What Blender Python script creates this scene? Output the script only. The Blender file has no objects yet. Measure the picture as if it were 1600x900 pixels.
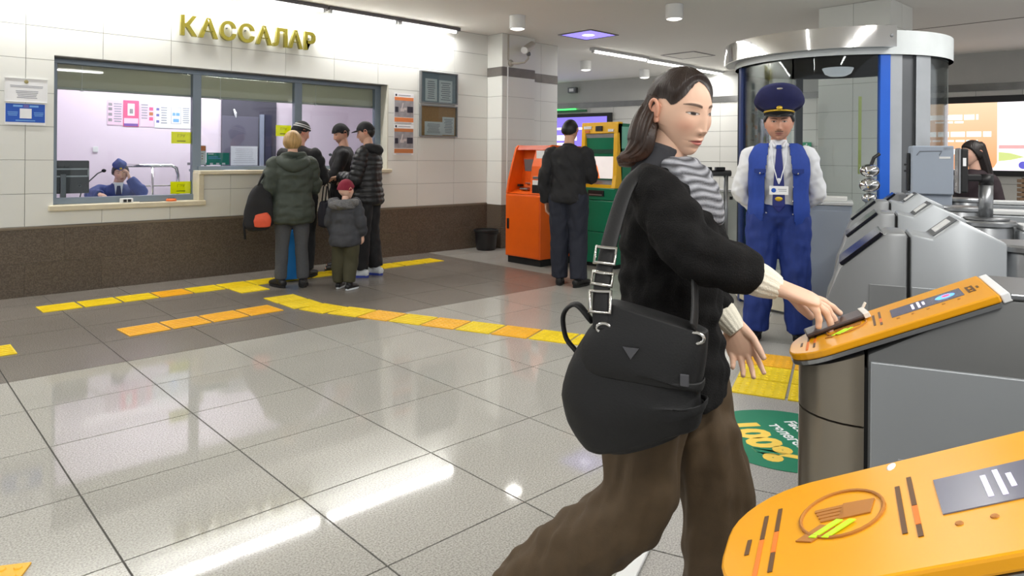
import bpy, bmesh, math, random
import numpy as np
from mathutils import Matrix, Vector

# ------------------------------------------------------------------ camera, world, exposure
scene = bpy.context.scene
COL = scene.collection
CAM_H = 1.32
CAM_A = math.radians(46.8)        # viewing direction, measured from the ticket wall (+X)
CAM_ROLL = math.radians(0.45)
FW = Vector((math.cos(CAM_A), math.sin(CAM_A), 0))
RT = Vector((math.sin(CAM_A), -math.cos(CAM_A), 0))
UP = Vector((0, 0, 1))
cam_data = bpy.data.cameras.new('camera')
cam = bpy.data.objects.new('camera', cam_data)
COL.objects.link(cam)
cam_data.sensor_width = 36
cam_data.lens = 36 * 1088 / 1600
cam_data.shift_y = -206 / 1600
cam_data.clip_start = 0.05
_r = RT * math.cos(CAM_ROLL) + UP * math.sin(CAM_ROLL)
_u = UP * math.cos(CAM_ROLL) - RT * math.sin(CAM_ROLL)
_m = Matrix((_r, _u, -FW)).transposed().to_4x4()
_m.translation = Vector((0, 0, CAM_H))
cam.matrix_world = _m
scene.camera = cam

world = bpy.data.worlds.new('world')
scene.world = world
world.use_nodes = True
world.node_tree.nodes['Background'].inputs[0].default_value = (0.95, 0.97, 1.0, 1)
world.node_tree.nodes['Background'].inputs[1].default_value = 0.55

vs = scene.view_settings
vs.view_transform = 'Standard'
vs.look = 'None'
vs.gamma = 1
vs.use_curve_mapping = False
vs.exposure = 0.6

# ------------------------------------------------------------------ helpers
def S(r, g, b):
    def f(c):
        c /= 255.0
        return c / 12.92 if c <= 0.04045 else ((c + 0.055) / 1.055) ** 2.4
    return (f(r), f(g), f(b), 1)

MATS = {}
def mat(name, rgb, rough=0.5, metal=0.0, var=0.06, scale=6.0, bump=0.0, bscale=60.0, spec=0.5, stretch=None, coat=0.0, emit=None, estr=0.0, attr=None, sheen=0.0, rvar=0.0):
    """procedural principled material: noise-varied colour, optional fine relief"""
    if name in MATS:
        return MATS[name]
    m = bpy.data.materials.new(name)
    m.use_nodes = True
    nt = m.node_tree
    N, L = nt.nodes, nt.links
    b = N['Principled BSDF']
    b.inputs['Roughness'].default_value = rough
    b.inputs['Metallic'].default_value = metal
    b.inputs['Specular IOR Level'].default_value = spec
    b.inputs['Coat Weight'].default_value = coat
    b.inputs['Coat Roughness'].default_value = 0.1
    if sheen:
        b.inputs['Sheen Weight'].default_value = sheen
        b.inputs['Sheen Roughness'].default_value = 0.5
    col = S(*rgb)
    tc = N.new('ShaderNodeTexCoord')
    mp = N.new('ShaderNodeMapping')
    L.new(tc.outputs['Object'], mp.inputs['Vector'])
    if stretch:
        mp.inputs['Scale'].default_value = stretch
    nz = N.new('ShaderNodeTexNoise')
    nz.inputs['Scale'].default_value = scale
    nz.inputs['Detail'].default_value = 4
    L.new(mp.outputs[0], nz.inputs['Vector'])
    rp = N.new('ShaderNodeMapRange')
    rp.inputs['From Min'].default_value = 0.25
    rp.inputs['From Max'].default_value = 0.75
    rp.inputs['To Min'].default_value = 1 - var
    rp.inputs['To Max'].default_value = 1 + var
    L.new(nz.outputs['Fac'], rp.inputs['Value'])
    mx = N.new('ShaderNodeVectorMath')
    mx.operation = 'SCALE'
    if attr:
        at = N.new('ShaderNodeAttribute')
        at.attribute_name = attr
        L.new(at.outputs['Color'], mx.inputs[0])
    else:
        mx.inputs[0].default_value = col[:3]
    L.new(rp.outputs[0], mx.inputs['Scale'])
    L.new(mx.outputs[0], b.inputs['Base Color'])
    if rvar:
        rr = N.new('ShaderNodeMapRange')
        rr.inputs['To Min'].default_value = max(rough - rvar, 0.02)
        rr.inputs['To Max'].default_value = rough + rvar
        L.new(nz.outputs['Fac'], rr.inputs['Value'])
        L.new(rr.outputs[0], b.inputs['Roughness'])
    if bump:
        n2 = N.new('ShaderNodeTexNoise')
        n2.inputs['Scale'].default_value = bscale
        n2.inputs['Detail'].default_value = 3
        L.new(mp.outputs[0], n2.inputs['Vector'])
        bp = N.new('ShaderNodeBump')
        bp.inputs['Strength'].default_value = bump
        bp.inputs['Distance'].default_value = 0.01
        L.new(n2.outputs['Fac'], bp.inputs['Height'])
        L.new(bp.outputs[0], b.inputs['Normal'])
    if emit:
        b.inputs['Emission Color'].default_value = S(*emit)
        b.inputs['Emission Strength'].default_value = estr
    MATS[name] = m
    return m

def granite(name, c1, c2, c3, rough, scale=140, big=1.2, jitter=0.0):
    """speckled polished stone"""
    m = bpy.data.materials.new(name)
    m.use_nodes = True
    nt = m.node_tree
    N, L = nt.nodes, nt.links
    b = N['Principled BSDF']
    b.inputs['Roughness'].default_value = rough
    b.inputs['Specular IOR Level'].default_value = 0.38
    geo = N.new('ShaderNodeNewGeometry')
    nz = N.new('ShaderNodeTexNoise')
    nz.inputs['Scale'].default_value = scale
    nz.inputs['Detail'].default_value = 2
    L.new(geo.outputs['Position'], nz.inputs['Vector'])
    cr = N.new('ShaderNodeValToRGB')
    cr.color_ramp.elements[0].position = 0.33
    cr.color_ramp.elements[0].color = S(*c1)
    cr.color_ramp.elements[1].position = 0.66
    cr.color_ramp.elements[1].color = S(*c3)
    e = cr.color_ramp.elements.new(0.5)
    e.color = S(*c2)
    L.new(nz.outputs['Fac'], cr.inputs['Fac'])
    n2 = N.new('ShaderNodeTexNoise')
    n2.inputs['Scale'].default_value = big
    n2.inputs['Detail'].default_value = 5
    L.new(geo.outputs['Position'], n2.inputs['Vector'])
    rp = N.new('ShaderNodeMapRange')
    rp.inputs['From Min'].default_value = 0.3
    rp.inputs['From Max'].default_value = 0.7
    rp.inputs['To Min'].default_value = 0.93
    rp.inputs['To Max'].default_value = 1.05
    L.new(n2.outputs['Fac'], rp.inputs['Value'])
    oi = N.new('ShaderNodeObjectInfo')
    r2 = N.new('ShaderNodeMapRange')
    r2.inputs['To Min'].default_value = 1 - jitter
    r2.inputs['To Max'].default_value = 1 + jitter
    L.new(oi.outputs['Random'], r2.inputs['Value'])
    mm = N.new('ShaderNodeMath')
    mm.operation = 'MULTIPLY'
    L.new(rp.outputs[0], mm.inputs[0])
    L.new(r2.outputs[0], mm.inputs[1])
    mx = N.new('ShaderNodeVectorMath')
    mx.operation = 'SCALE'
    L.new(cr.outputs['Color'], mx.inputs[0])
    L.new(mm.outputs[0], mx.inputs['Scale'])
    L.new(mx.outputs[0], b.inputs['Base Color'])
    r3 = N.new('ShaderNodeMapRange')
    r3.inputs['To Min'].default_value = rough * 0.93
    r3.inputs['To Max'].default_value = rough * 1.07
    L.new(n2.outputs['Fac'], r3.inputs['Value'])
    L.new(r3.outputs[0], b.inputs['Roughness'])
    MATS[name] = m
    return m

def glass(name, tint=(245, 250, 250), refl=1.0, rough=0.02):
    m = bpy.data.materials.new(name)
    m.use_nodes = True
    nt = m.node_tree
    N, L = nt.nodes, nt.links
    for n in list(N):
        N.remove(n)
    out = N.new('ShaderNodeOutputMaterial')
    tr = N.new('ShaderNodeBsdfTransparent')
    tr.inputs['Color'].default_value = S(*tint)
    gl = N.new('ShaderNodeBsdfGlossy')
    gl.inputs['Roughness'].default_value = rough
    fr = N.new('ShaderNodeFresnel')
    fr.inputs['IOR'].default_value = 1.45
    mu = N.new('ShaderNodeMath')
    mu.operation = 'MULTIPLY'
    mu.inputs[1].default_value = refl
    L.new(fr.outputs[0], mu.inputs[0])
    mx = N.new('ShaderNodeMixShader')
    L.new(mu.outputs[0], mx.inputs[0])
    L.new(tr.outputs[0], mx.inputs[1])
    L.new(gl.outputs[0], mx.inputs[2])
    L.new(mx.outputs[0], out.inputs['Surface'])
    MATS[name] = m
    return m

def translucent(name, rgb, amount=0.5):
    """paper or blind cloth that lets some light through"""
    m = bpy.data.materials.new(name)
    m.use_nodes = True
    nt = m.node_tree
    N, L = nt.nodes, nt.links
    b = N['Principled BSDF']
    b.inputs['Base Color'].default_value = S(*rgb)
    b.inputs['Roughness'].default_value = 0.8
    t = N.new('ShaderNodeBsdfTranslucent')
    t.inputs['Color'].default_value = S(*rgb)
    mx = N.new('ShaderNodeMixShader')
    nz = N.new('ShaderNodeTexNoise')
    nz.inputs['Scale'].default_value = 8
    mr = N.new('ShaderNodeMapRange')
    mr.inputs['To Min'].default_value = amount - 0.06
    mr.inputs['To Max'].default_value = amount + 0.06
    L.new(nz.outputs['Fac'], mr.inputs['Value'])
    L.new(mr.outputs[0], mx.inputs[0])
    L.new(b.outputs[0], mx.inputs[1])
    L.new(t.outputs[0], mx.inputs[2])
    L.new(mx.outputs[0], N['Material Output'].inputs['Surface'])
    MATS[name] = m
    return m

def emission(name, rgb, strength):
    m = bpy.data.materials.new(name)
    m.use_nodes = True
    b = m.node_tree.nodes['Principled BSDF']
    b.inputs['Base Color'].default_value = S(*rgb)
    b.inputs['Emission Color'].default_value = S(*rgb)
    b.inputs['Emission Strength'].default_value = strength
    MATS[name] = m
    return m

def tag(o, label=None, cat=None, group=None, kind=None):
    if label: o['label'] = label
    if cat: o['category'] = cat
    if group: o['group'] = group
    if kind: o['kind'] = kind
    return o

def empty(name, loc=(0, 0, 0), rz=0.0, label=None, cat=None, group=None, kind=None):
    o = bpy.data.objects.new(name, None)
    COL.objects.link(o)
    o.empty_display_size = 0.1
    o.location = loc
    o.rotation_euler = (0, 0, rz)
    return tag(o, label, cat, group, kind)

class MB:
    """collects shapes for ONE mesh object"""
    def __init__(s):
        s.v = []; s.f = []
    def add(s, verts, faces, M=None):
        o = len(s.v)
        for p in verts:
            p = Vector(p)
            if M is not None: p = M @ p
            s.v.append(tuple(p))
        s.f += [tuple(i + o for i in f) for f in faces]
        return s
    def box(s, x0, x1, y0, y1, z0, z1, M=None):
        v = [(x0, y0, z0), (x1, y0, z0), (x1, y1, z0), (x0, y1, z0), (x0, y0, z1), (x1, y0, z1), (x1, y1, z1), (x0, y1, z1)]
        f = [(3, 2, 1, 0), (4, 5, 6, 7), (0, 1, 5, 4), (1, 2, 6, 5), (2, 3, 7, 6), (3, 0, 4, 7)]
        return s.add(v, f, M)
    def prism(s, poly, z0, z1, M=None):
        n = len(poly)
        v = [(p[0], p[1], z0) for p in poly] + [(p[0], p[1], z1) for p in poly]
        f = [tuple(range(n - 1, -1, -1)), tuple(range(n, 2 * n))]
        f += [(i, (i + 1) % n, n + (i + 1) % n, n + i) for i in range(n)]
        return s.add(v, f, M)
    def profile(s, poly, y0, y1, M=None):
        """poly in (x,z), extruded along y"""
        n = len(poly)
        v = [(p[0], y0, p[1]) for p in poly] + [(p[0], y1, p[1]) for p in poly]
        f = [tuple(range(n)), tuple(range(2 * n - 1, n - 1, -1))]
        f += [((i + 1) % n, i, n + i, n + (i + 1) % n) for i in range(n)]
        return s.add(v, f, M)
    def lathe(s, prof, n=24, M=None, a0=0.0, a1=2 * math.pi):
        """prof: (r,z) list, turned about z"""
        full = abs(a1 - a0 - 2 * math.pi) < 1e-6
        k = n if full else n + 1
        v = []
        for r, z in prof:
            for i in range(k):
                a = a0 + (a1 - a0) * i / n
                v.append((r * math.cos(a), r * math.sin(a), z))
        f = []
        for j in range(len(prof) - 1):
            for i in range(n):
                i2 = (i + 1) % k
                f.append((j * k + i, j * k + i2, (j + 1) * k + i2, (j + 1) * k + i))
        if full:
            if prof[0][0] > 1e-5: f.append(tuple(range(k - 1, -1, -1)))
            if prof[-1][0] > 1e-5: f.append(tuple(range((len(prof) - 1) * k, len(prof) * k)))
        return s.add(v, f, M)
    def tube(s, pts, r, n=8, M=None, closed=False):
        """round bar along a polyline; r scalar or list"""
        P = [Vector(p) for p in pts]
        R = r if isinstance(r, (list, tuple)) else [r] * len(P)
        v = []
        ref = None
        for i, p in enumerate(P):
            a = P[max(i - 1, 0)]; b = P[min(i + 1, len(P) - 1)]
            if closed:
                a = P[i - 1]; b = P[(i + 1) % len(P)]
            t = (b - a).normalized()
            if ref is None:
                ref = Vector((0, 0, 1)) if abs(t.z) < 0.9 else Vector((1, 0, 0))
            u = (ref - t * ref.dot(t)).normalized()
            w = t.cross(u)
            ref = u
            for j in range(n):
                q = 2 * math.pi * j / n
                v.append(p + u * R[i] * math.cos(q) + w * R[i] * math.sin(q))
        f = []
        m = len(P)
        for i in range(m if closed else m - 1):
            i2 = (i + 1) % m
            for j in range(n):
                j2 = (j + 1) % n
                f.append((i * n + j, i * n + j2, i2 * n + j2, i2 * n + j))
        if not closed:
            f.append(tuple(range(n - 1, -1, -1)))
            f.append(tuple(range((m - 1) * n, m * n)))
        return s.add(v, f, M)
    def ball(s, c, r, n=12, m=8, M=None):
        rx, ry, rz = r if isinstance(r, (list, tuple)) else (r, r, r)
        v = [(c[0], c[1], c[2] - rz)]
        for j in range(1, m):
            q = math.pi * j / m
            for i in range(n):
                a = 2 * math.pi * i / n
                v.append((c[0] + rx * math.sin(q) * math.cos(a), c[1] + ry * math.sin(q) * math.sin(a), c[2] - rz * math.cos(q)))
        v.append((c[0], c[1], c[2] + rz))
        f = [(0, 1 + (i + 1) % n, 1 + i) for i in range(n)]
        for j in range(m - 2):
            for i in range(n):
                i2 = (i + 1) % n
                f.append((1 + j * n + i, 1 + j * n + i2, 1 + (j + 1) * n + i2, 1 + (j + 1) * n + i))
        t = len(v) - 1
        f += [(t, 1 + (m - 2) * n + i, 1 + (m - 2) * n + (i + 1) % n) for i in range(n)]
        return s.add(v, f, M)
    def mesh(s, name):
        me = bpy.data.meshes.new(name)
        me.from_pydata(s.v, [], s.f)
        me.update()
        return me
    def build(s, name, material, parent=None, bevel=0.0, smooth=False, seg=2, auto=None, recalc=True):
        me = s.mesh(name)
        if recalc or bevel:
            bm = bmesh.new()
            bm.from_mesh(me)
            if bevel:
                bmesh.ops.remove_doubles(bm, verts=bm.verts, dist=1e-5)
                es = [e for e in bm.edges if len(e.link_faces) == 2 and e.calc_face_angle(0) > 0.5]
                bmesh.ops.bevel(bm, geom=es, offset=bevel, segments=seg, affect='EDGES', clamp_overlap=True, profile=0.5)
            bmesh.ops.recalc_face_normals(bm, faces=bm.faces)
            bm.to_mesh(me)
            bm.free()
        if material is not None:
            me.materials.append(material)
        if smooth:
            me.shade_smooth()
            if auto is not None:
                me.set_sharp_from_angle(angle=auto)
        o = bpy.data.objects.new(name, me)
        COL.objects.link(o)
        if parent is not None: o.parent = parent
        return o

def link_copy(o, parent=None, loc=None):
    c = o.copy()
    COL.objects.link(c)
    if parent is not None: c.parent = parent
    if loc is not None: c.location = loc
    return c

def copy_tree(o, parent=None):
    c = o.copy()
    COL.objects.link(c)
    if parent is not None: c.parent = parent
    for ch in [k for k in bpy.data.objects if k.parent == o]:
        copy_tree(ch, c)
    return c

def area_light(name, loc, size, power, color=(1, 1, 1), rot=(0, 0, 0), parent=None, spread=None):
    d = bpy.data.lights.new(name, 'AREA')
    d.shape = 'RECTANGLE'
    d.size, d.size_y = size
    d.energy = power
    d.color = color
    if spread: d.spread = spread
    o = bpy.data.objects.new(name, d)
    COL.objects.link(o)
    o.location = loc
    o.rotation_euler = rot
    if parent is not None: o.parent = parent
    return o

def text_shape(body, size, extrude=0.0, bold=0.0, align='CENTER', space=1.0):
    """flat (x right, y up) text outline as vertices and faces"""
    cu = bpy.data.curves.new('t', 'FONT')
    cu.body = body
    cu.size = size
    cu.extrude = extrude
    cu.offset = bold
    cu.align_x = align
    cu.align_y = 'CENTER'
    cu.space_character = space
    cu.resolution_u = 3
    o = bpy.data.objects.new('t', cu)
    COL.objects.link(o)
    dg = bpy.context.evaluated_depsgraph_get()
    ev = o.evaluated_get(dg)
    me = ev.to_mesh()
    v = [tuple(p.co) for p in me.vertices]
    f = [tuple(p.vertices) for p in me.polygons]
    ev.to_mesh_clear()
    bpy.data.objects.remove(o)
    bpy.data.curves.remove(cu)
    return v, f

def frame_mat(o, ux, uy):
    """matrix from local (x=ux, y=uy, z=normal) to parent space"""
    ux, uy = Vector(ux).normalized(), Vector(uy).normalized()
    m = Matrix((ux, uy, ux.cross(uy))).transposed().to_4x4()
    m.translation = Vector(o)
    return m

def clip_poly(poly, p, n):
    """keep the part of a 2-D polygon where (q-p).n >= 0"""
    out = []
    k = len(poly)
    for i in range(k):
        a, b = poly[i], poly[(i + 1) % k]
        da = (a[0] - p[0]) * n[0] + (a[1] - p[1]) * n[1]
        db = (b[0] - p[0]) * n[0] + (b[1] - p[1]) * n[1]
        if da >= 0: out.append(a)
        if (da > 0 > db) or (da < 0 < db):
            t = da / (da - db)
            out.append((a[0] + (b[0] - a[0]) * t, a[1] + (b[1] - a[1]) * t))
    return out

def poly_area(p):
    return 0.5 * abs(sum(p[i][0] * p[(i + 1) % len(p)][1] - p[(i + 1) % len(p)][0] * p[i][1] for i in range(len(p)))) if len(p) > 2 else 0

def rect_minus(r, holes):
    """rectangle (x0,x1,z0,z1) minus holes -> list of rectangles"""
    out = [r]
    for h in holes:
        nx = []
        for (a, b, c, d) in out:
            if h[0] >= b or h[1] <= a or h[2] >= d or h[3] <= c:
                nx.append((a, b, c, d)); continue
            if h[0] > a: nx.append((a, h[0], c, d)); a = h[0]
            if h[1] < b: nx.append((h[1], b, c, d)); b = h[1]
            if h[2] > c: nx.append((a, b, c, h[2]))
            if h[3] < d: nx.append((a, b, h[3], d))
        out = nx
    return [q for q in out if q[1] - q[0] > 0.004 and q[3] - q[2] > 0.004]

def in_view(x, y, z, margin=0.12):
    q = Vector((x, y, z)) - Vector((0, 0, CAM_H))
    d = q.dot(FW)
    if d < 0.3: return False, d
    u = 0.5 + q.dot(RT) / d * 1088 / 1600
    v = (244 - q.z / d * 1088) / 900
    return (-margin < u < 1 + margin and -margin < v < 1 + margin), d

rnd = random.Random(7)

# ------------------------------------------------------------------ shared materials
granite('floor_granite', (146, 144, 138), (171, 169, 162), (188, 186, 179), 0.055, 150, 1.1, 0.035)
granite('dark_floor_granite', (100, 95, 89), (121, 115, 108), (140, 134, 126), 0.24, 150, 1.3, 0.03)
granite('gate_floor_granite', (136, 134, 130), (164, 161, 156), (188, 186, 180), 0.3, 170, 1.4, 0.03)
granite('brown_stone', (84, 74, 63), (98, 87, 75), (112, 101, 88), 0.38, 90, 2.0, 0.06)
mat('grout', (92, 90, 86), 0.9, var=0.1)
mat('wall_tile', (226, 227, 222), 0.24, var=0.012, scale=1.6)
mat('wall_grout', (150, 150, 146), 0.9)
mat('far_tile', (214, 213, 207), 0.3, var=0.012, scale=1.5)
mat('ceiling_paint', (238, 236, 231), 0.85, var=0.02, scale=0.7)
mat('cream_stone', (214, 205, 180), 0.45, var=0.08, scale=9)
mat('grey_band', (128, 124, 120), 0.35, metal=0.3, var=0.12, scale=8)
mat('window_alu', (124, 137, 150), 0.38, metal=0.35, var=0.04)
mat('pink_wall', (236, 220, 234), 0.8, var=0.01)
mat('steel', (158, 160, 162), 0.34, metal=0.9, var=0.05, scale=3, bump=0.02, bscale=200, stretch=(1, 1, 12), rvar=0.06)
mat('steel_dark', (112, 114, 116), 0.42, metal=0.8, var=0.06, scale=3)
mat('chrome', (222, 222, 222), 0.06, metal=1.0, var=0.01)
mat('black_plastic', (22, 22, 24), 0.42, var=0.1)
mat('black_rubber', (14, 14, 14), 0.75, var=0.1)
mat('white_plastic', (226, 227, 226), 0.4, var=0.02)
mat('paper', (238, 239, 242), 0.8, var=0.015)
mat('ink', (156, 158, 168), 0.8, var=0.05)
mat('dark_ink', (52, 40, 30), 0.7, var=0.05)
translucent('yellow_paper', (240, 240, 20), 0.6)
translucent('thin_paper', (240, 241, 244), 0.5)
mat('gold', (160, 150, 62), 0.26, metal=0.75, var=0.10, scale=5)
mat('grey_paint', (158, 168, 182), 0.45, var=0.02)
glass('clear_glass')
glass('booth_glass', (242, 246, 246), 0.8)
# ------------------------------------------------------------------ floor
M = MATS
WY = 7.67                                     # ticket wall plane
FX0, FDX, FY0, FDY = 0.632, 0.615, 4.88, 0.5965
EDGE_P, EDGE_N = (2.5, 1.63), (0.345, -0.94)   # border between hall floor and gate floor
DARK_X = 5.65
floor = MB().box(-4, 14.6, -4, 13, -0.2, -0.004).build('floor', M['grout'])
tag(floor, 'polished grey granite floor of the station hall', 'floor', kind='structure')
G = 0.0035
rest = {'floor_granite': MB(), 'dark_floor_granite': MB(), 'gate_floor_granite': MB()}
shared = {}
count = 0
def put_tile(poly, mname, key):
    global count
    cx = sum(p[0] for p in poly) / len(poly); cy = sum(p[1] for p in poly) / len(poly)
    vis, d = in_view(cx, cy, 0, 0.1)
    if vis and d < 9.2 and count < 298:
        count += 1
        if key is not None and (key, mname) in shared:
            o = link_copy(shared[(key, mname)], floor, (cx, cy, 0))
        else:
            o = MB().prism([(p[0] - cx, p[1] - cy) for p in poly], -0.006, 0).build('floor_tile', M[mname], floor)
            o.location = (cx, cy, 0)
            if key is not None: shared[(key, mname)] = o
    else:
        rest[mname].prism(poly, -0.006, 0)
cells = []
for i in range(-8, 24):
    for j in range(-16, 14):
        x0, y0 = FX0 + i * FDX, FY0 + j * FDY
        cells.append((in_view(x0 + 0.3, y0 + 0.3, 0)[1], i, j))
cells.sort()
for _, i, j in cells:
    x0, y0 = FX0 + i * FDX, FY0 + j * FDY
    sq = [(x0 + G, y0 + G), (x0 + FDX - G, y0 + G), (x0 + FDX - G, y0 + FDY - G), (x0 + G, y0 + FDY - G)]
    full = poly_area(sq)
    q = clip_poly(sq, EDGE_P, (-EDGE_N[0], -EDGE_N[1]))
    q = clip_poly(q, (0, 12.9), (0, -1)) if q else q
    if poly_area(q) < 1e-3: continue
    if y0 >= WY - 0.02 and x0 < 6.6: continue
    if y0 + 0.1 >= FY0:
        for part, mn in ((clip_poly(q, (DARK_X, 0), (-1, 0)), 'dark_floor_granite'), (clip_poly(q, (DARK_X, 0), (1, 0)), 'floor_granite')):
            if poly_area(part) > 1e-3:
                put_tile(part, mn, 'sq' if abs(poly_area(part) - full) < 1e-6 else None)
    else:
        put_tile(q, 'floor_granite', 'sq' if abs(poly_area(q) - full) < 1e-6 else None)
# the gate zone has its own grid, turned with the turnstiles
GA = (0.367, -0.930); GB = (0.930, 0.367)
for i in range(-4, 9):
    for j in range(-9, 20):
        o = (EDGE_P[0] + GA[0] * i * 0.6 + GB[0] * j * 0.6, EDGE_P[1] + GA[1] * i * 0.6 + GB[1] * j * 0.6)
        sq = []
        for (s, t) in ((G, G), (0.6 - G, G), (0.6 - G, 0.6 - G), (G, 0.6 - G)):
            sq.append((o[0] + GA[0] * s + GB[0] * t, o[1] + GA[1] * s + GB[1] * t))
        q = clip_poly(sq, EDGE_P, EDGE_N)
        if poly_area(q) > 1e-3 and all(-3.9 < p[0] < 14.5 and -3.9 < p[1] for p in q):
            put_tile(q, 'gate_floor_granite', 'gt' if abs(poly_area(q) - poly_area(sq)) < 1e-6 else None)
for k, mb in rest.items():
    o = mb.build('distant_tile_field', M[k], floor)
    o['kind'] = 'stuff'

# white cable cover along the border of the gate zone
c = MB()
_a = math.atan2(GB[1], GB[0])
_M = Matrix.Translation((EDGE_P[0], EDGE_P[1], 0)) @ Matrix.Rotation(_a, 4, 'Z')
c.profile([(-3.2, 0), (0.06, 0), (0.04, 0.012), (-3.2, 0.012)], -0.03, 0.03, _M)
cable = c.build('cable_cover', M['white_plastic'], bevel=0.004)
tag(cable, 'white plastic cable cover strip lying on the floor before the gates', 'cable cover')

# ------------------------------------------------------------------ ceiling
CZ = 3.08
ceiling = MB().box(-4, 14.6, -4, 13, CZ, CZ + 0.2).build('ceiling', M['ceiling_paint'])
tag(ceiling, 'plain off white painted ceiling', 'ceiling', kind='structure')
gm = mat('ceiling_gap', (96, 90, 84), 0.8)
MB().box(10.44, 10.46, -3.9, 3.6, CZ - 0.004, CZ + 0.01).build('ceiling_joint', gm, ceiling)

# ------------------------------------------------------------------ ticket wall (left)
HOLES = [(1.33, 2.68, 0.79, 2.23), (2.68, 5.0, 1.13, 2.23)]
wb = MB()
for r in rect_minus((-4, 6.70, 0, CZ), HOLES):
    wb.box(r[0], r[1], WY + 0.006, WY + 0.2, r[2], r[3])
wall = wb.build('wall_left', M['wall_grout'])
tag(wall, 'ticket office wall of white tiles over a brown stone base', 'wall', kind='structure')
xs = [1.11 + 0.622 * k for k in range(-8, 10)]
zs = [0.64, 0.94, 1.25, 1.56, 1.87, 2.18, 2.485, 2.79, CZ - 0.002]
g = 0.0022
for i in range(len(xs) - 1):
    x0, x1 = xs[i] + g, min(xs[i + 1], 6.70) - g
    if x1 - x0 < 0.02: continue
    for j in range(len(zs) - 1):
        z0, z1 = zs[j] + g, zs[j + 1] - g
        rs = rect_minus((x0, x1, z0, z1), HOLES)
        if not rs: continue
        if len(rs) == 1 and abs((rs[0][1] - rs[0][0]) * (rs[0][3] - rs[0][2]) - (x1 - x0) * (z1 - z0)) < 1e-6:
            key = ('w', round(x1 - x0, 4), round(z1 - z0, 4))
            if key in shared:
                link_copy(shared[key], wall, ((x0 + x1) / 2, WY, (z0 + z1) / 2))
                continue
            o = MB().box(-(x1 - x0) / 2, (x1 - x0) / 2, 0, 0.01, -(z1 - z0) / 2, (z1 - z0) / 2).build('wall_tile', M['wall_tile'], wall, bevel=0.001, seg=1)
            o.location = ((x0 + x1) / 2, WY, (z0 + z1) / 2)
            shared[key] = o
        else:
            t = MB()
            for r in rs: t.box(r[0], r[1], WY, WY + 0.01, r[2], r[3])
            t.build('wall_tile', M['wall_tile'], wall)
for i in range(len(xs) - 1):
    for (z0, z1) in ((0.0, 0.306), (0.3068, 0.613)):
        off = 0.0 if z0 < 0.1 else 0.31
        x0, x1 = xs[i] + off, min(xs[i + 1] + off, 6.70)
        if x1 - x0 < 0.02: continue
        key = ('b', round(x1 - x0, 3))
        if key in shared:
            link_copy(shared[key], wall, (x0, WY, z0))
        else:
            o = MB().box(0.0006, x1 - x0 - 0.0006, -0.008, 0.01, 0, 0.306).build('base_tile', M['brown_stone'], wall)
            o.location = (x0, WY, z0); shared[key] = o
MB().box(-4, 6.70, WY - 0.012, WY + 0.01, 0.613, 0.637).build('base_moulding', mat('moulding', (120, 108, 92), 0.5), wall, bevel=0.004)
# window sills and the upright step between them
sill = MB().box(1.29, 2.70, WY - 0.05, WY + 0.2, 0.775, 0.825).build('sill', M['cream_stone'], wall, bevel=0.006)
MB().box(2.63, 2.685, WY - 0.03, WY + 0.2, 0.825, 1.12).build('sill_upright', M['cream_stone'], wall, bevel=0.005)
MB().box(2.635, 5.03, WY - 0.06, WY + 0.2, 1.10, 1.14).build('sill', M['cream_stone'], wall, bevel=0.006)
# right jamb and head of the opening
MB().box(4.985, 5.0, WY - 0.001, 7.92, 1.14, 2.23).build('jamb', mat('jamb_stone', (206, 203, 190), 0.6), wall)
MB().box(1.33, 5.0, WY + 0.002, 7.92, 2.222, 2.235).build('opening_head', M['grey_band'], wall)

# ------------------------------------------------------------------ ticket office window
win = empty('window_1', (0, 7.86, 0), 0, 'long aluminium framed ticket office window', 'window', kind='structure')
A = M['window_alu']
for (x0, x1, z0) in ((1.33, 1.385, 0.825), (2.625, 2.715, 0.825), (3.79, 3.885, 1.14), (4.90, 4.985, 1.14)):
    MB().box(x0, x1, -0.035, 0.035, z0, 2.222).build('mullion', A, win, bevel=0.004)
MB().box(1.33, 4.985, -0.04, 0.035, 2.175, 2.222).build('top_rail', A, win, bevel=0.004)
MB().box(1.33, 2.66, -0.06, 0.035, 0.825, 0.885).build('bottom_rail', A, win, bevel=0.004)
MB().box(2.68, 4.985, -0.06, 0.035, 1.14, 1.185).build('bottom_rail', A, win, bevel=0.004)
for (x0, x1, z0) in ((1.385, 2.625, 0.885), (2.715, 3.79, 1.185), (3.885, 4.90, 1.185)):
    MB().box(x0, x1, -0.004, 0.004, z0, 2.175).build('pane', M['clear_glass'], win)

# roller blinds pulled a little way down behind the panes
bm_ = translucent('blind_fabric', (196, 194, 170), 0.35)
for k, (x0, x1, lab) in enumerate(((1.39, 2.66, 'over the seated cashier'), (2.74, 3.83, 'before the dark doorway'), (3.90, 4.97, 'above the customers at the right pane'))):
    t = empty('window_blind', ((x0 + x1) / 2, 7.95, 1.94), 0, 'beige roller blind ' + lab, 'blind', 'roller blinds in the ticket window')
    w = (x1 - x0) / 2
    MB().box(-w, w, 0, 0.006, 0.015, 0.27).build('fabric', bm_, t)
    MB().box(-w, w, -0.008, 0.012, -0.005, 0.018).build('bottom_bar', mat('blind_bar', (146, 146, 134), 0.4, metal=0.4), t, bevel=0.003)
    MB().tube([(-w, 0.02, 0.275), (w, 0.02, 0.275)], 0.02, 10).build('roller', bm_, t, smooth=True)
    MB().tube([(-w + 0.22, -0.012, 0.26), (-w + 0.22, -0.012, 0.0)], 0.0025, 6).build('cord', M['white_plastic'], t)
    MB().ball((-w + 0.22, -0.012, -0.006), (0.022, 0.01, 0.008)).build('cord_weight', M['white_plastic'], t, smooth=True)

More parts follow.
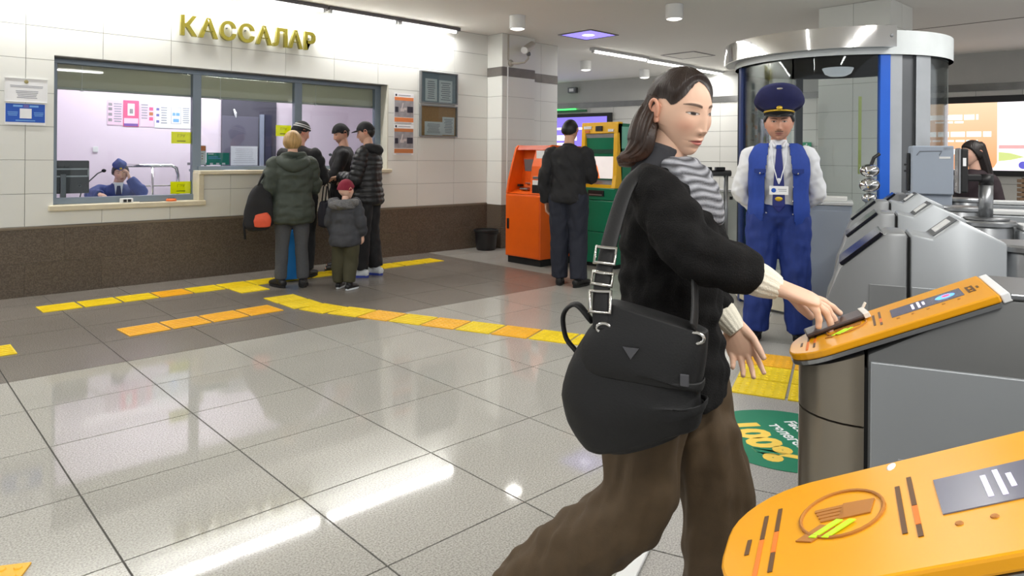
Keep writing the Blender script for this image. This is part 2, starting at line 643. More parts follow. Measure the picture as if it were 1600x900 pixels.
# ------------------------------------------------------------------ ticket office room
PW = M['pink_wall']
BY = 10.0
ob = tag(MB().box(-1, 6.6, BY, BY + 0.1, 0, CZ).build('wall_office_back', PW), 'pale pink back wall of the ticket office', 'wall', kind='structure')
tag(MB().box(1.06, 1.12, WY + 0.2, BY, 0, CZ).build('wall_office_left', PW), 'pale pink side wall left of the cashier', 'wall', kind='structure')
tag(MB().box(6.4, 6.5, WY + 0.2, BY, 0, CZ).build('wall_office_right', PW), 'pale pink right side wall of the ticket office', 'wall', kind='structure')
# doorway at the back; its shade is put into flat dark panels
dw = empty('door_1', (3.74, BY, 0), 0, 'dark doorway with a grey door in the ticket office', 'door', kind='structure')
MB().box(0.0, 0.80, -0.03, 0.0, 0, 2.10).build('opening', mat('doorway_shade', (74, 70, 84), 0.7), dw)  # solid dark panel, the shade beyond the door put into its colour
MB().box(0.0, 0.52, -0.05, -0.03, 0, 1.86).build('door_leaf', mat('door_grey', (96, 92, 110), 0.6), dw, bevel=0.004)
MB().box(0.54, 0.60, -0.07, -0.03, 0, 1.90).build('door_post', mat('door_post', (150, 156, 176), 0.4), dw, bevel=0.004)
MB().box(0.62, 0.72, -0.045, -0.03, 0, 1.90).build('door_gap_shade', mat('door_gap_shade', (56, 56, 80), 0.6), dw)  # dark strip, the shade of the gap put into its colour
MB().tube([(0.16, -0.05, 1.96), (0.18, -0.06, 1.90), (0.19, -0.05, 1.84)], [0.012, 0.02, 0.008]).build('hanging_tag', M['paper'], dw)
# desk inside
desk = empty('desk', (3.0, 8.3, 0), 0, 'long white cashier desk inside the ticket office', 'desk')
MB().box(-1.85, 2.4, -0.35, 0.45, 0.76, 0.80).build('desk_top', mat('desk_white', (226, 226, 230), 0.4), desk, bevel=0.005)
for x in (-1.8, 0.2, 2.35): MB().box(x - 0.02, x + 0.02, -0.3, 0.4, 0, 0.76).build('panel', MATS['desk_white'], desk)

# ------------------------------------------------------------------ pillar at the end of the ticket wall
PY = 7.353
def tiled_column(name, label, x0, x1, y0, y1, faces, zrows, base=True, band=None, tile='wall_tile'):
    """tiled pillar: faces is a list of 'x-' / 'y-' sides in view, each tile its own part"""
    o = MB().box(x0 + 0.006, x1, y0 + 0.006, y1, 0, CZ).build(name, M['wall_grout'])
    tag(o, label, 'pillar', kind='structure')
    for side in faces:
        w0, w1 = (y0, y1) if side == 'x-' else (x0, x1)
        n = max(1, round((w1 - w0) / 0.45))
        for k in range(n):
            a, b = w0 + (w1 - w0) * k / n + 0.002, w0 + (w1 - w0) * (k + 1) / n - 0.002
            for (z0, z1, mn, nm) in zrows:
                t = MB()
                pr = 0.006 if mn == 'grey_band' else 0.0
                if side == 'x-': t.box(x0 - pr, x0 + 0.012, a, b, z0 + 0.002, z1 - 0.002)
                else: t.box(a, b, y0 - pr, y0 + 0.012, z0 + 0.002, z1 - 0.002)
                t.build(nm, M[mn], o)
    return o
rows = [(0.0, 0.3, 'brown_stone', 'base_tile'), (0.3, 0.62, 'brown_stone', 'base_tile')]
rows += [(a, b, 'wall_tile', 'wall_tile') for a, b in ((0.62, 0.94), (0.94, 1.25), (1.25, 1.56), (1.56, 1.87), (1.87, 2.18), (2.18, 2.47))]
rows += [(2.47, 2.60, 'grey_band', 'band_tile'), (2.60, CZ - 0.002, 'wall_tile', 'wall_tile')]
tiled_column('pillar_1', 'white tiled pillar with a grey band at the end of the ticket wall', 6.70, 7.36, PY, 9.9, ('x-', 'y-'), rows)
tiled_column('pillar_2', 'white tiled pilaster set back right of the camera pillar', 7.36, 8.12, 7.60, 9.9, ('y-',), rows)

# ------------------------------------------------------------------ far wall
FP0, FP1 = Vector((11.95, 12.95, 0)), Vector((14.5, -3.95, 0))
fd = (FP1 - FP0); FL = fd.length; fd.normalize()
far = empty('wall_back', FP0, math.atan2(fd.y, fd.x), 'white tiled far wall with a steel band behind the gates', 'wall', kind='structure')
# local x along the wall, local -y... the room lies on local -y side? (normal = (-fd.y, fd.x)) -> room is at local y<0
MB().box(0, FL, 0.006, 0.2, 0, CZ).build('backing', M['wall_grout'], far)
proto = None
nz_ = [0.0, 0.31, 0.62, 0.93, 1.24, 1.55, 1.86, 2.17, 2.45]
k = 0
for i in range(int(FL / 0.62)):
    for j in range(len(nz_) - 1):
        px = FP0 + fd * (i + 0.5) * 0.62
        if not in_view(px.x, px.y, nz_[j] + 0.15, 0.05)[0]: continue
        if proto is None:
            proto = MB().box(0.003, 0.617, 0, 0.01, 0.003, 0.304).build('wall_tile', M['far_tile'], far)
            proto.location = (i * 0.62, 0, nz_[j])
        else:
            link_copy(proto, far, (i * 0.62, 0, nz_[j]))
MB().box(0, FL, -0.02, 0.006, 2.45, 2.57).build('steel_band', mat('band_steel', (128, 128, 126), 0.25, metal=0.8, var=0.2, scale=3), far)
MB().box(0, FL, -0.004, 0.006, 2.57, CZ).build('upper_panel', mat('upper_wall', (176, 176, 172), 0.7, var=0.02), far)
# ------------------------------------------------------------------ lamps
TUBE = emission('lamp_tube', (255, 252, 246), 9.0)
LENS = emission('downlight_lens', (255, 250, 240), 2.2)
HOUS = mat('lamp_housing', (196, 198, 200), 0.5)
def tube_lamp(x0, y0, length, label, group, power, rz=0.0, tubes=2, dark=False):
    t = empty('ceiling_lamp', (x0, y0, CZ), rz, label, 'lamp', group)
    MB().box(0, length, -0.05, 0.05, -0.045, -0.001).build('housing', mat('dark_channel', (92, 90, 96), 0.5) if dark else HOUS, t, bevel=0.004)
    seg = length / tubes
    for k in range(tubes):
        MB().tube([(k * seg + 0.05, 0, -0.062), ((k + 1) * seg - 0.05, 0, -0.062)], 0.018, 10).build('tube', TUBE, t, smooth=True)
        for e in (k * seg + 0.035, (k + 1) * seg - 0.035):
            MB().box(e - 0.015, e + 0.015, -0.02, 0.02, -0.08, -0.04).build('socket', HOUS, t)
    area_light('lamp_light', (length / 2, 0, -0.085), (length - 0.1, 0.06), power, (1.0, 0.985, 0.96), parent=t)
    return t
# along the ticket wall
for k in range(4):
    tube_lamp(6.05 - 2.0 * (k + 1), 7.52, 1.98, ('rightmost length of the bright lamp row above the ticket wall', 'lamp length above the gold sign on the ticket wall', 'lamp length above the left end of the ticket window', 'lamp length left of the ticket window')[k], 'lamp row above the ticket wall', 19, dark=True)
# row on the ceiling behind the pillar
for k in range(3):
    tube_lamp(8.6 + 1.52 * k, 7.30 + 0.06 * k, 1.5, ('nearest tube lamp of the row beyond the white pillar', 'middle tube lamp of the row beyond the white pillar', 'farthest tube lamp of the row, over the young woman')[k], 'tube lamps beyond the pillar', 20, tubes=1)
# unseen rows added above the picture to light the foreground and the gates
for k in range(3):
    tube_lamp(-2.6 + 2.6 * k, 2.9, 2.4, ('added unseen hall tube lamp left of the camera', 'added unseen hall tube lamp over the middle of the floor', 'added unseen hall tube lamp before the gates')[k], 'added unseen tube lamps over the hall', 15)
for k in range(2):
    tube_lamp(-1.2 + 2.6 * k, -0.9, 2.4, ('added unseen gate tube lamp behind the camera', 'added unseen gate tube lamp over the orange gates')[k], 'added unseen tube lamps over the gates', 44)
tube_lamp(4.9, 0.3, 2.4, 'added unseen gate tube lamp over the grey gates', 'added unseen tube lamps over the gates', 40)
def downlight(x, y, label):
    t = empty('downlight', (x, y, CZ), 0, label, 'lamp', 'round ceiling downlights')
    MB().lathe([(0.092, -0.02), (0.092, 0.0), (0.105, 0.0)], 28).build('collar', HOUS, t)
    MB().lathe([(0.098, -0.165), (0.10, -0.16), (0.10, -0.001), (0.0, -0.001)], 32).build('body', M['white_plastic'], t, smooth=True, auto=0.6)
    MB().lathe([(0.0, -0.185), (0.05, -0.178), (0.09, -0.164), (0.09, -0.16)], 28).build('lens', LENS, t, smooth=True)
    area_light('lamp_light', (0, 0, -0.2), (0.16, 0.16), 2, (1, 0.97, 0.92), parent=t)
downlight(6.02, 6.33, 'white round downlight in front of the security camera')
downlight(6.85, 4.58, 'white round downlight at the top above the gap before the glass cabin')
downlight(9.75, 8.42, 'small white round downlight beyond the pillar')
downlight(11.5, 8.38, 'far white round downlight partly behind the young woman')

# square ceiling fittings
t = empty('ceiling_panel', (7.66, 6.57, CZ), 0, 'square ceiling recess glowing violet', 'ceiling panel')
MB().box(-0.31, 0.31, -0.31, -0.28, -0.012, -0.001).box(-0.31, 0.31, 0.28, 0.31, -0.012, -0.001).box(-0.31, -0.28, -0.28, 0.28, -0.012, -0.001).box(0.28, 0.31, -0.28, 0.28, -0.012, -0.001).build('frame', mat('panel_frame', (120, 116, 120), 0.5), t)
MB().box(-0.28, 0.28, -0.28, 0.28, -0.008, -0.001).build('diffuser', emission('violet_glow', (142, 128, 240), 0.9), t)
MB().lathe([(0.0, -0.02), (0.06, -0.018), (0.09, -0.009)], 20).build('bulb', emission('violet_bulb', (214, 208, 255), 2.0), t, smooth=True)
t = empty('ceiling_hatch', (10.38, 6.66, CZ), 0, 'plain square access hatch in the ceiling', 'hatch')
MB().box(-0.3, 0.3, -0.3, 0.3, -0.006, -0.001).build('hatch_door', M['ceiling_paint'], t)
MB().box(-0.33, 0.33, -0.33, -0.30, -0.01, -0.001).box(-0.33, 0.33, 0.30, 0.33, -0.01, -0.001).box(-0.33, -0.30, -0.3, 0.3, -0.01, -0.001).box(0.30, 0.33, -0.3, 0.3, -0.01, -0.001).build('frame', MATS['panel_frame'], t)

# office ceiling lamp
t = empty('office_lamp', (3.2, 9.2, CZ), 0, 'white panel lamp on the ticket office ceiling', 'lamp')
MB().box(-1.4, 1.4, -0.25, 0.25, -0.04, -0.001).build('housing', HOUS, t)
MB().box(-1.35, 1.35, -0.2, 0.2, -0.05, -0.041).build('diffuser', emission('office_diffuser', (255, 250, 252), 4.0), t)
area_light('lamp_light', (0, 0, -0.06), (2.6, 0.4), 42, (1, 0.975, 1.0), parent=t)

# ------------------------------------------------------------------ gold sign on the ticket wall
sg = empty('sign', (3.19, WY, 2.655), 0, 'gold raised letters of the sign over the ticket window', 'sign')
adv = [('К', 2.42, 2.60), ('А', 2.60, 2.815), ('С', 2.82, 3.01), ('С', 3.02, 3.215), ('А', 3.215, 3.415), ('Л', 3.415, 3.60), ('А', 3.60, 3.785), ('Р', 3.795, 3.95)]
for ch, x0, x1 in adv:
    v, f = text_shape(ch, 0.29, 0.022, 0.008)
    vx = [p[0] for p in v]; vy = [p[1] for p in v]
    mx0, mx1, my0, my1 = min(vx), max(vx), min(vy), max(vy)
    vv = []
    for p in v:
        X = x0 + 0.008 + (p[0] - mx0) / (mx1 - mx0) * (x1 - x0 - 0.016) - 3.19
        Z = (p[1] - my0) / (my1 - my0) * 0.215 - 0.107
        vv.append((X, -0.045 - p[2], Z))
    o = MB().add(vv, f).build('letter', M['gold'], sg)
    cx = (x0 + x1) / 2 - 3.19
    MB().tube([(cx, -0.03, 0.03), (cx, 0, 0.03)], 0.006, 6).build('standoff_pin', M['steel_dark'], sg)

# ------------------------------------------------------------------ flat prints
def sheet(name, label, cat, o, ux, uy, w, h, base, prints=(), group=None, thick=0.002, frame=None):
    """a flat print at o (centre), axes ux/uy; prints: (x0,x1,y0,y1,material) in 0..1 of the sheet; each colour one part"""
    n = Vector(ux).cross(Vector(uy))
    t = empty(name, o, 0, label, cat, group)
    F = frame_mat((0, 0, 0), ux, uy)
    MB().box(-w / 2, w / 2, -h / 2, h / 2, 0, thick, F).build('sheet', M[base], t)
    by = {}
    for (x0, x1, y0, y1, m) in prints:
        by.setdefault(m, MB()).box((x0 - .5) * w, (x1 - .5) * w, (y0 - .5) * h, (y1 - .5) * h, thick, thick + 0.0006 + 0.0004 * list(by).index(m), F)
    for i, (m, mb) in enumerate(by.items()):
        mb.build('print', M[m], t)['kind'] = 'stuff'
    if frame:
        fr = MB()
        e = frame[1]
        fr.box(-w / 2 - e, w / 2 + e, -h / 2 - e, -h / 2, 0, frame[2], F).box(-w / 2 - e, w / 2 + e, h / 2, h / 2 + e, 0, frame[2], F)
        fr.box(-w / 2 - e, -w / 2, -h / 2, h / 2, 0, frame[2], F).box(w / 2, w / 2 + e, -h / 2, h / 2, 0, frame[2], F)
        fr.build('frame', M[frame[0]], t)
    return t, F
def lines(x0, x1, y0, y1, n, m='ink', fill=0.45, seed=0):
    r = random.Random(seed)
    out = []
    for i in range(n):
        yy = y1 - (y1 - y0) * (i + 0.5) / n
        hh = (y1 - y0) / n * fill / 2
        c = (x0 + x1) / 2; hw = (x1 - x0) / 2 * r.uniform(0.7, 1.0)
        out.append((c - hw, c + hw, yy - hh, yy + hh, m))
    return out
def put_text(t, F, body, x, y, size, m, bold=0.0, z=0.003):
    v, f = text_shape(body, size, 0.0004, bold)
    MB().add([F @ Vector((p[0] + x, p[1] + y, z + p[2])) for p in v], f).build('lettering', m, t)

UX, UZ = (1, 0, 0), (0, 0, 1)
mat('blue_print', (18, 82, 186), 0.5, var=0.12, scale=4)
mat('light_blue_print', (120, 172, 232), 0.6)
mat('violet_print', (110, 104, 176), 0.6)
mat('orange_print', (222, 130, 74), 0.7)
mat('brown_print', (190, 118, 70), 0.7)
mat('photo_grey', (150, 146, 150), 0.7, var=0.25, scale=14)
mat('suit_print', (46, 44, 58), 0.7)
mat('hand_print', (196, 186, 186), 0.7)
mat('pink_print', (232, 96, 140), 0.7)
mat('pale_pink', (240, 206, 228), 0.7)
mat('deep_violet', (124, 86, 170), 0.7)
mat('cork', (188, 142, 92), 0.85, var=0.12, scale=40)
mat('case_backing', (150, 160, 170), 0.7)
mat('teal_print', (20, 134, 118), 0.6)
mat('crest_gold', (150, 140, 92), 0.5)
t, F = sheet('notice', 'white framed notice with a small crest left of the ticket window', 'notice', (1.115, WY - 0.004, 1.885), UX, UZ, 0.32, 0.21, 'paper',
      lines(0.1, 0.92, 0.60, 0.72, 2) + lines(0.24, 0.8, 0.14, 0.5, 5) , frame=('white_plastic', 0.004, 0.006))
MB().lathe([(0, 0.004), (0.014, 0.003), (0.017, 0)], 14, F @ Matrix.Translation((0, 0.078, 0.002))).build('crest', M['crest_gold'], t)
sheet('notice', 'blue notice card below the white crested notice', 'notice', (1.11, WY - 0.004, 1.668), UX, UZ, 0.31, 0.195, 'paper',
      [(0.02, 0.98, 0.12, 0.98, 'blue_print'), (0.2, 0.43, 0.83, 0.92, 'light_blue_print'), (0.60, 0.82, 0.83, 0.92, 'light_blue_print'), (0.45, 0.58, 0.80, 0.94, 'violet_print'),
       (0.36, 0.65, 0.30, 0.76, 'paper')] + lines(0.06, 0.32, 0.4, 0.62, 3, 'light_blue_print') + lines(0.70, 0.95, 0.4, 0.62, 3, 'light_blue_print') + lines(0.25, 0.75, 0.15, 0.25, 1, 'light_blue_print'))
for k, (zc, lab) in enumerate(((1.935, 'upper of two handshake posters right of the ticket window'), (1.525, 'lower of two handshake posters right of the ticket window'))):
    t, F = sheet('poster', lab, 'poster', (5.24, WY - 0.004, zc), UX, UZ, 0.31, 0.40, 'paper',
      [(0.06, 0.14, 0.90, 0.97, 'suit_print')] + lines(0.2, 0.85, 0.91, 0.96, 1) + [(0.02, 0.98, 0.76, 0.87, 'orange_print' if k == 0 else 'brown_print'), (0.02, 0.98, 0.22, 0.76, 'photo_grey')] + [(0.02, 0.98, 0.06, 0.2, 'orange_print' if k == 0 else 'brown_print')] + lines(0.1, 0.9, 0.01, 0.04, 1), 'handshake posters by the window')
    d = MB()
    d.box(-0.005, 0.04, -0.02, 0.012, 0.003, 0.005, F).box(-0.06, 0.0, -0.04, 0.0, 0.003, 0.005, F)
    d.prism([(-0.055, -0.035), (-0.035, -0.04), (-0.01, 0.07), (-0.025, 0.075)], 0.003, 0.0055, F)
    d.build('printed_hands', M['hand_print'], t)
    MB().box(0.05, 0.14, -0.05, 0.03, 0.003, 0.005, F).box(-0.14, -0.09, -0.05, 0.02, 0.003, 0.005, F).build('printed_sleeves', M['suit_print'], t)['kind'] = 'stuff'
# two glazed notice boards
for zc, base, lab, papers in ((2.245, 'case_backing', 'glazed grey notice case on the wall, the upper of two', [(0.13, 0.46, 0.04, 0.80), (0.52, 0.90, 0.02, 0.78)]),
                              (1.79, 'cork', 'brown cork notice board on the wall under the grey case', [(0.12, 0.62, 0.02, 0.48), (0.62, 0.97, 0.04, 0.66)])):
    t, F = sheet('notice_board', lab, 'notice board', (5.80, WY - 0.003, zc), UX, UZ, 0.60, 0.40, base, (), 'notice boards by the pillar', 0.004, ('steel', 0.016, 0.04))
    for (x0, x1, y0, y1) in papers:
        p = MB().box((x0 - .5) * 0.6, (x1 - .5) * 0.6, (y0 - .5) * 0.4, (y1 - .5) * 0.4, 0.005, 0.0065, F).build('pinned_sheet', M['paper'], t)
        l = MB()
        for q in lines(x0 + 0.05, x1 - 0.05, y0 + 0.06, y1 - 0.06, 9, seed=int(x0 * 100)):
            l.box((q[0] - .5) * .6, (q[1] - .5) * .6, (q[2] - .5) * .4, (q[3] - .5) * .4, 0.0066, 0.0072, F)
        l.build('print', M['ink'], p)['kind'] = 'stuff'
    MB().box(-0.3, 0.3, -0.2, 0.2, 0.03, 0.033, F).build('glass_door', M['clear_glass'], t)

# office prints
OY = BY - 0.004
t, F = sheet('wall_poster', 'pale pink price sheet left of the red poster in the office', 'poster', (2.40, OY, 1.84), UX, UZ, 0.175, 0.32, 'pale_pink',
      [(0.05, 0.3, y, y + 0.12, 'photo_grey') for y in (0.14, 0.36, 0.58, 0.76)] + lines(0.38, 0.95, 0.1, 0.9, 8), 'posters on the office wall')
t, F = sheet('wall_poster', 'bright red poster in the middle of the office wall', 'poster', (2.585, OY, 1.835), UX, UZ, 0.185, 0.34, 'pink_print',
      [(0.28, 0.72, 0.42, 0.88, 'paper'), (0.05, 0.95, 0.02, 0.12, 'deep_violet'), (0.05, 0.95, 0.12, 0.32, 'pale_pink'), (0.4, 0.62, 0.5, 0.68, 'photo_grey')], 'posters on the office wall')
t, F = sheet('wall_poster', 'pink and white leaflet right of the red office poster', 'poster', (2.775, OY, 1.83), UX, UZ, 0.165, 0.32, 'pale_pink',
      [(0.66, 0.95, y, y + 0.14, c) for y, c in ((0.26, 'pink_print'), (0.47, 'brown_print'), (0.67, 'pink_print'))] + lines(0.05, 0.58, 0.3, 0.95, 6), 'posters on the office wall')
t, F = sheet('wall_poster', 'wide white sheet of line diagrams on the office wall', 'poster', (3.10, OY, 1.83), UX, UZ, 0.46, 0.34, 'paper',
      [(0.04, 0.12, y, y + 0.1, 'violet_print') for y in (0.2, 0.45, 0.68)] + lines(0.16, 0.34, 0.15, 0.85, 7) + [(0.44, 0.72, 0.82, 0.835, 'ink'), (0.44, 0.72, 0.18, 0.195, 'ink'), (0.44, 0.45, 0.18, 0.835, 'ink'), (0.71, 0.72, 0.18, 0.835, 'ink'), (0.48, 0.56, 0.5, 0.62, 'light_blue_print'), (0.58, 0.68, 0.5, 0.62, 'light_blue_print'), (0.5, 0.66, 0.25, 0.38, 'light_blue_print')] + lines(0.76, 0.96, 0.2, 0.85, 8), 'posters on the office wall')
sw = tag(MB().box(2.15, 2.21, OY - 0.01, OY, 1.33, 1.40).build('light_switch', M['white_plastic'], bevel=0.003), 'small white switch on the pink office wall', 'switch')
for k, (xc, zc, w, h, lab) in enumerate(((2.525, 1.49, 0.20, 0.125, 'yellow sign on the left pane level with the posters'), (2.525, 0.955, 0.21, 0.13, 'yellow sign low on the left pane beside the cashier'), (3.675, 1.60, 0.19, 0.13, 'yellow sign on the middle pane beside the dark doorway'))):
    t, F = sheet('yellow_sign', lab, 'sign', (xc, 7.874 if k < 2 else 7.874, zc), UX, UZ, w, h, 'yellow_paper', (), 'yellow signs on the ticket window')
    put_text(t, F, 'ГЭУ', 0.0, 0.018, 0.042, mat('olive_ink', (150, 150, 20), 0.7))
    MB().box(-0.045, 0.045, -0.041, -0.031, 0.002, 0.003, F).build('small_print', mat('olive_ink', (150, 150, 20), 0.7), t)
sheet('leaflet', 'narrow white leaflet with an orange head at the middle pane', 'leaflet', (2.755, 7.90, 1.305), UX, UZ, 0.075, 0.21, 'paper', [(0.05, 0.95, 0.72, 0.98, 'orange_print'), (0.4, 0.55, 0.42, 0.47, 'brown_print'), (0.4, 0.55, 0.28, 0.33, 'brown_print'), (0.3, 0.65, 0.56, 0.60, 'ink')])
sheet('leaflet', 'green card standing behind the middle pane', 'leaflet', (2.935, 7.93, 1.265), UX, UZ, 0.25, 0.135, 'teal_print', [(0.05, 0.3, 0.86, 0.93, 'paper'), (0.08, 0.5, 0.62, 0.68, 'light_blue_print'), (0.08, 0.62, 0.5, 0.55, 'light_blue_print'), (0.15, 0.28, 0.02, 0.16, 'paper'), (0.42, 0.56, 0.02, 0.16, 'paper'), (0.68, 0.82, 0.02, 0.16, 'paper')])
sheet('leaflet', 'blank white sheet standing behind the middle pane', 'leaflet', (3.235, 7.94, 1.30), UX, UZ, 0.31, 0.22, 'thin_paper', lines(0.08, 0.92, 0.1, 0.9, 8, seed=4, fill=0.15))
sheet('leaflet', 'white sheet lying on the high counter ledge', 'leaflet', (3.06, 7.735, 1.142), UX, (0, 1, 0), 0.24, 0.10, 'paper')

# things on the desk and ledges
t = empty('monitor', (1.60, 8.34, 0.80), 0, 'black computer monitor seen from behind at the left of the office desk', 'monitor')
MB().box(-0.20, 0.16, -0.03, 0.0, 0.10, 0.44).build('shell', M['black_plastic'], t, bevel=0.01)
MB().box(-0.2, 0.15, -0.042, -0.032, 0.345, 0.36).box(-0.2, 0.15, -0.042, -0.032, 0.27, 0.285).box(0.142, 0.152, -0.042, -0.032, 0.27, 0.36).build('bracket', M['steel'], t)
MB().box(-0.10, -0.05, -0.05, -0.01, 0.02, 0.30).build('stand', M['steel_dark'], t, bevel=0.005)
MB().box(-0.16, 0.06, -0.12, 0.08, 0.001, 0.02).build('foot', M['black_plastic'], t, bevel=0.005)
MB().lathe([(0.012, 0.0), (0.012, 0.004), (0.016, 0.004), (0.016, 0.0)], 14, Matrix.Translation((0.07, -0.03, 0.18)) @ Matrix.Rotation(math.pi / 2, 4, 'X')).build('badge', M['steel_dark'], t)
def microphone(x, y, z, dx, dz, label, pts=None):
    t = empty('microphone', (x, y, z), 0, label, 'microphone', 'gooseneck microphones')
    MB().lathe([(0.045, 0.001), (0.045, 0.012), (0.02, 0.02), (0.008, 0.03), (0, 0.03)], 16).build('base', M['black_plastic'], t, smooth=True)
    P = [(0, 0, 0.02), (0.02 * (1 if dx > 0 else -1), 0, dz * 0.35), (dx * 0.35, 0, dz * 0.65), (dx * 0.75, 0, dz * 0.92), (dx, 0, dz)]
    MB().tube(P, 0.006, 8).build('gooseneck', M['black_plastic'], t, smooth=True)
    MB().ball((dx, 0, dz), (0.022, 0.02, 0.018)).build('capsule', M['black_rubber'], t, smooth=True)
microphone(1.60, 7.99, 0.80, 0.22, 0.34, 'black gooseneck microphone before the seated cashier')
microphone(4.72, 8.15, 1.02, -0.28, 0.30, 'black gooseneck microphone before the man in the black knit cap')
rs = empty('riser', (4.45, 8.3, 0.80), 0, 'white counter block inside the right pane', 'counter')
MB().box(-0.5, 0.45, -0.3, 0.35, 0.001, 0.22).build('body', MATS['desk_white'], rs, bevel=0.01)
t = empty('card_reader', (4.36, 8.1, 1.021), 0.3, 'flat grey card reader on the white counter block', 'card reader')
MB().profile([(-0.06, 0), (0.06, 0), (0.06, 0.05), (-0.06, 0.02)], -0.045, 0.045).build('body', M['steel_dark'], t, bevel=0.006)
MB().box(-0.03, 0.03, -0.03, 0.03, 0.036, 0.042).build('screen', M['black_plastic'], t)
t = empty('counter_bowl', (1.46, 8.04, 0.801), 0, 'small green box beside the monitor on the office desk', 'box')
MB().box(-0.05, 0.06, -0.05, 0.05, 0, 0.05).build('body', mat('lime_box', (156, 196, 96), 0.5), t, bevel=0.006)
MB().box(-0.05, 0.06, -0.05, 0.05, 0.051, 0.06).build('lid', mat('lime_lid', (190, 216, 150), 0.5), t, bevel=0.004)
t = empty('stapler', (1.98, 8.10, 0.801), 0.4, 'grey and blue stapler on the desk by the cashier hand', 'stapler')
MB().profile([(-0.07, 0), (0.07, 0), (0.07, 0.012), (-0.07, 0.012)], -0.02, 0.02).build('base', M['steel_dark'], t)
MB().profile([(-0.07, 0.018), (0.06, 0.03), (0.05, 0.055), (-0.05, 0.05), (-0.07, 0.04)], -0.018, 0.018).build('arm', mat('violet_plastic', (120, 120, 190), 0.4), t, bevel=0.004)
t = empty('call_button', (1.95, 7.68, 0.826), 0, 'small white two key call box on the low sill', 'call box')
MB().profile([(-0.055, 0), (0.055, 0), (0.055, 0.045), (-0.055, 0.045)], -0.03, 0.03).build('case', M['white_plastic'], t, bevel=0.006)
for s in (-0.02, 0.02): MB().box(s - 0.015, s + 0.015, -0.036, -0.029, 0.008, 0.036).build('key', M['black_plastic'], t, bevel=0.002)
t = empty('card_terminal', (2.37, 7.68, 0.826), 0, 'orange card tapper on the low sill under the yellow sign', 'card terminal')
MB().lathe([(0.0, 0.03), (0.04, 0.028), (0.05, 0.015), (0.05, 0.001), (0, 0.001)], 20).build('case', mat('orange_plastic', (226, 110, 50), 0.4), t, smooth=True)
MB().lathe([(0.0, 0.034), (0.03, 0.032), (0.036, 0.0285)], 20).build('pad', M['black_plastic'], t, smooth=True)
MB().tube([(-0.05, 0, 0.006), (-0.15, -0.01, 0.005), (-0.3, 0.0, 0.005)], 0.004, 6).build('cable', M['steel_dark'], t)
# chrome rail in the office
t = empty('chair_rail', (2.76, 9.28, 0.0), 0, 'chrome tube rail standing behind the cashier', 'rail')
MB().tube([(-0.5, 0, 1.17), (0.10, 0, 1.17), (0.16, 0, 1.14), (0.18, 0, 1.05), (0.18, 0, 0.02)], 0.022, 10).build('top_tube', M['chrome'], t, smooth=True)
MB().tube([(-0.12, 0, 1.15), (-0.12, 0, 0.02)], 0.02, 10).build('post', M['chrome'], t, smooth=True)
MB().tube([(-0.5, 0, 1.15), (-0.5, 0, 0.02)], 0.02, 10).build('post', M['chrome'], t, smooth=True)
MB().tube([(-0.5, 0, 0.92), (0.17, 0, 0.92)], 0.008, 8).build('cross_wire', M['chrome'], t)
for x in (-0.5, -0.12, 0.18): MB().lathe([(0.05, 0.0), (0.05, 0.01), (0.024, 0.014)], 14, Matrix.Translation((x, 0, 0))).build('foot_plate', M['chrome'], t)
t = empty('counter_bracket', (3.06, 8.9, 0), 0, 'small grey shelf unit in the office behind the mullion', 'shelf')
MB().box(-0.08, 0.10, -0.1, 0.1, 1.10, 1.13).build('shelf_board', M['grey_paint'], t)
MB().box(-0.1, 0.1, -0.1, 0.1, 1.18, 1.21).build('shelf_board', M['steel_dark'], t)
for x in (-0.06, 0.08): MB().box(x - 0.01, x + 0.01, -0.01, 0.01, 0, 1.18).build('post', M['steel_dark'], t)

# ------------------------------------------------------------------ security camera on the pillar
t = empty('security_camera', (6.86, PY, 2.58), 0, 'white bullet security camera on a bracket on the pillar', 'camera')
mat('camera_shell', (176, 170, 158), 0.45, var=0.05)
MB().lathe([(0.05, 0.0), (0.05, 0.015), (0.02, 0.03), (0.0, 0.03)], 18, Matrix.Translation((0, -0.001, 0.08)) @ Matrix.Rotation(math.pi / 2, 4, 'X')).build('wall_plate', MATS['camera_shell'], t, smooth=True)
MB().tube([(0, -0.02, 0.08), (0.05, -0.10, 0.075), (0.13, -0.16, 0.09), (0.175, -0.19, 0.15), (0.18, -0.19, 0.20)], 0.014, 10).build('arm', MATS['camera_shell'], t, smooth=True)
MB().ball((0.18, -0.19, 0.215), (0.035, 0.03, 0.035)).build('joint', M['steel_dark'], t, smooth=True)
_c0, _c1 = Vector((0.03, -0.26, 0.245)), Vector((0.32, -0.12, 0.37))
_d = (_c1 - _c0).normalized()
_R = Matrix.Translation(_c0) @ _d.to_track_quat('Z', 'Y').to_matrix().to_4x4()
MB().lathe([(0.0, 0.004), (0.042, 0.004), (0.052, -0.012), (0.056, 0.0), (0.056, 0.34), (0.0, 0.34)], 24, _R).build('housing', MATS['camera_shell'], t, smooth=True, auto=0.6)
MB().lathe([(0.0, -0.006), (0.03, -0.006), (0.034, 0.003)], 20, _R).build('lens', M['black_plastic'], t, smooth=True)
MB().lathe([(0.036, -0.014), (0.05, -0.016), (0.053, -0.01)], 24, _R).build('lens_ring', M['white_plastic'], t, smooth=True)
t = empty('cable_conduit', (6.80, PY - 0.008, 0.0), 0, 'thin white cable conduit running down the pillar', 'conduit')
MB().tube([(0.0, 0, 0.64), (0.0, 0, 2.62)], 0.010, 8).build('lower_run', M['white_plastic'], t)
MB().tube([(0.012, 0, 2.70), (0.012, 0, CZ - 0.01)], 0.012, 8).build('upper_run', MATS['camera_shell'], t)

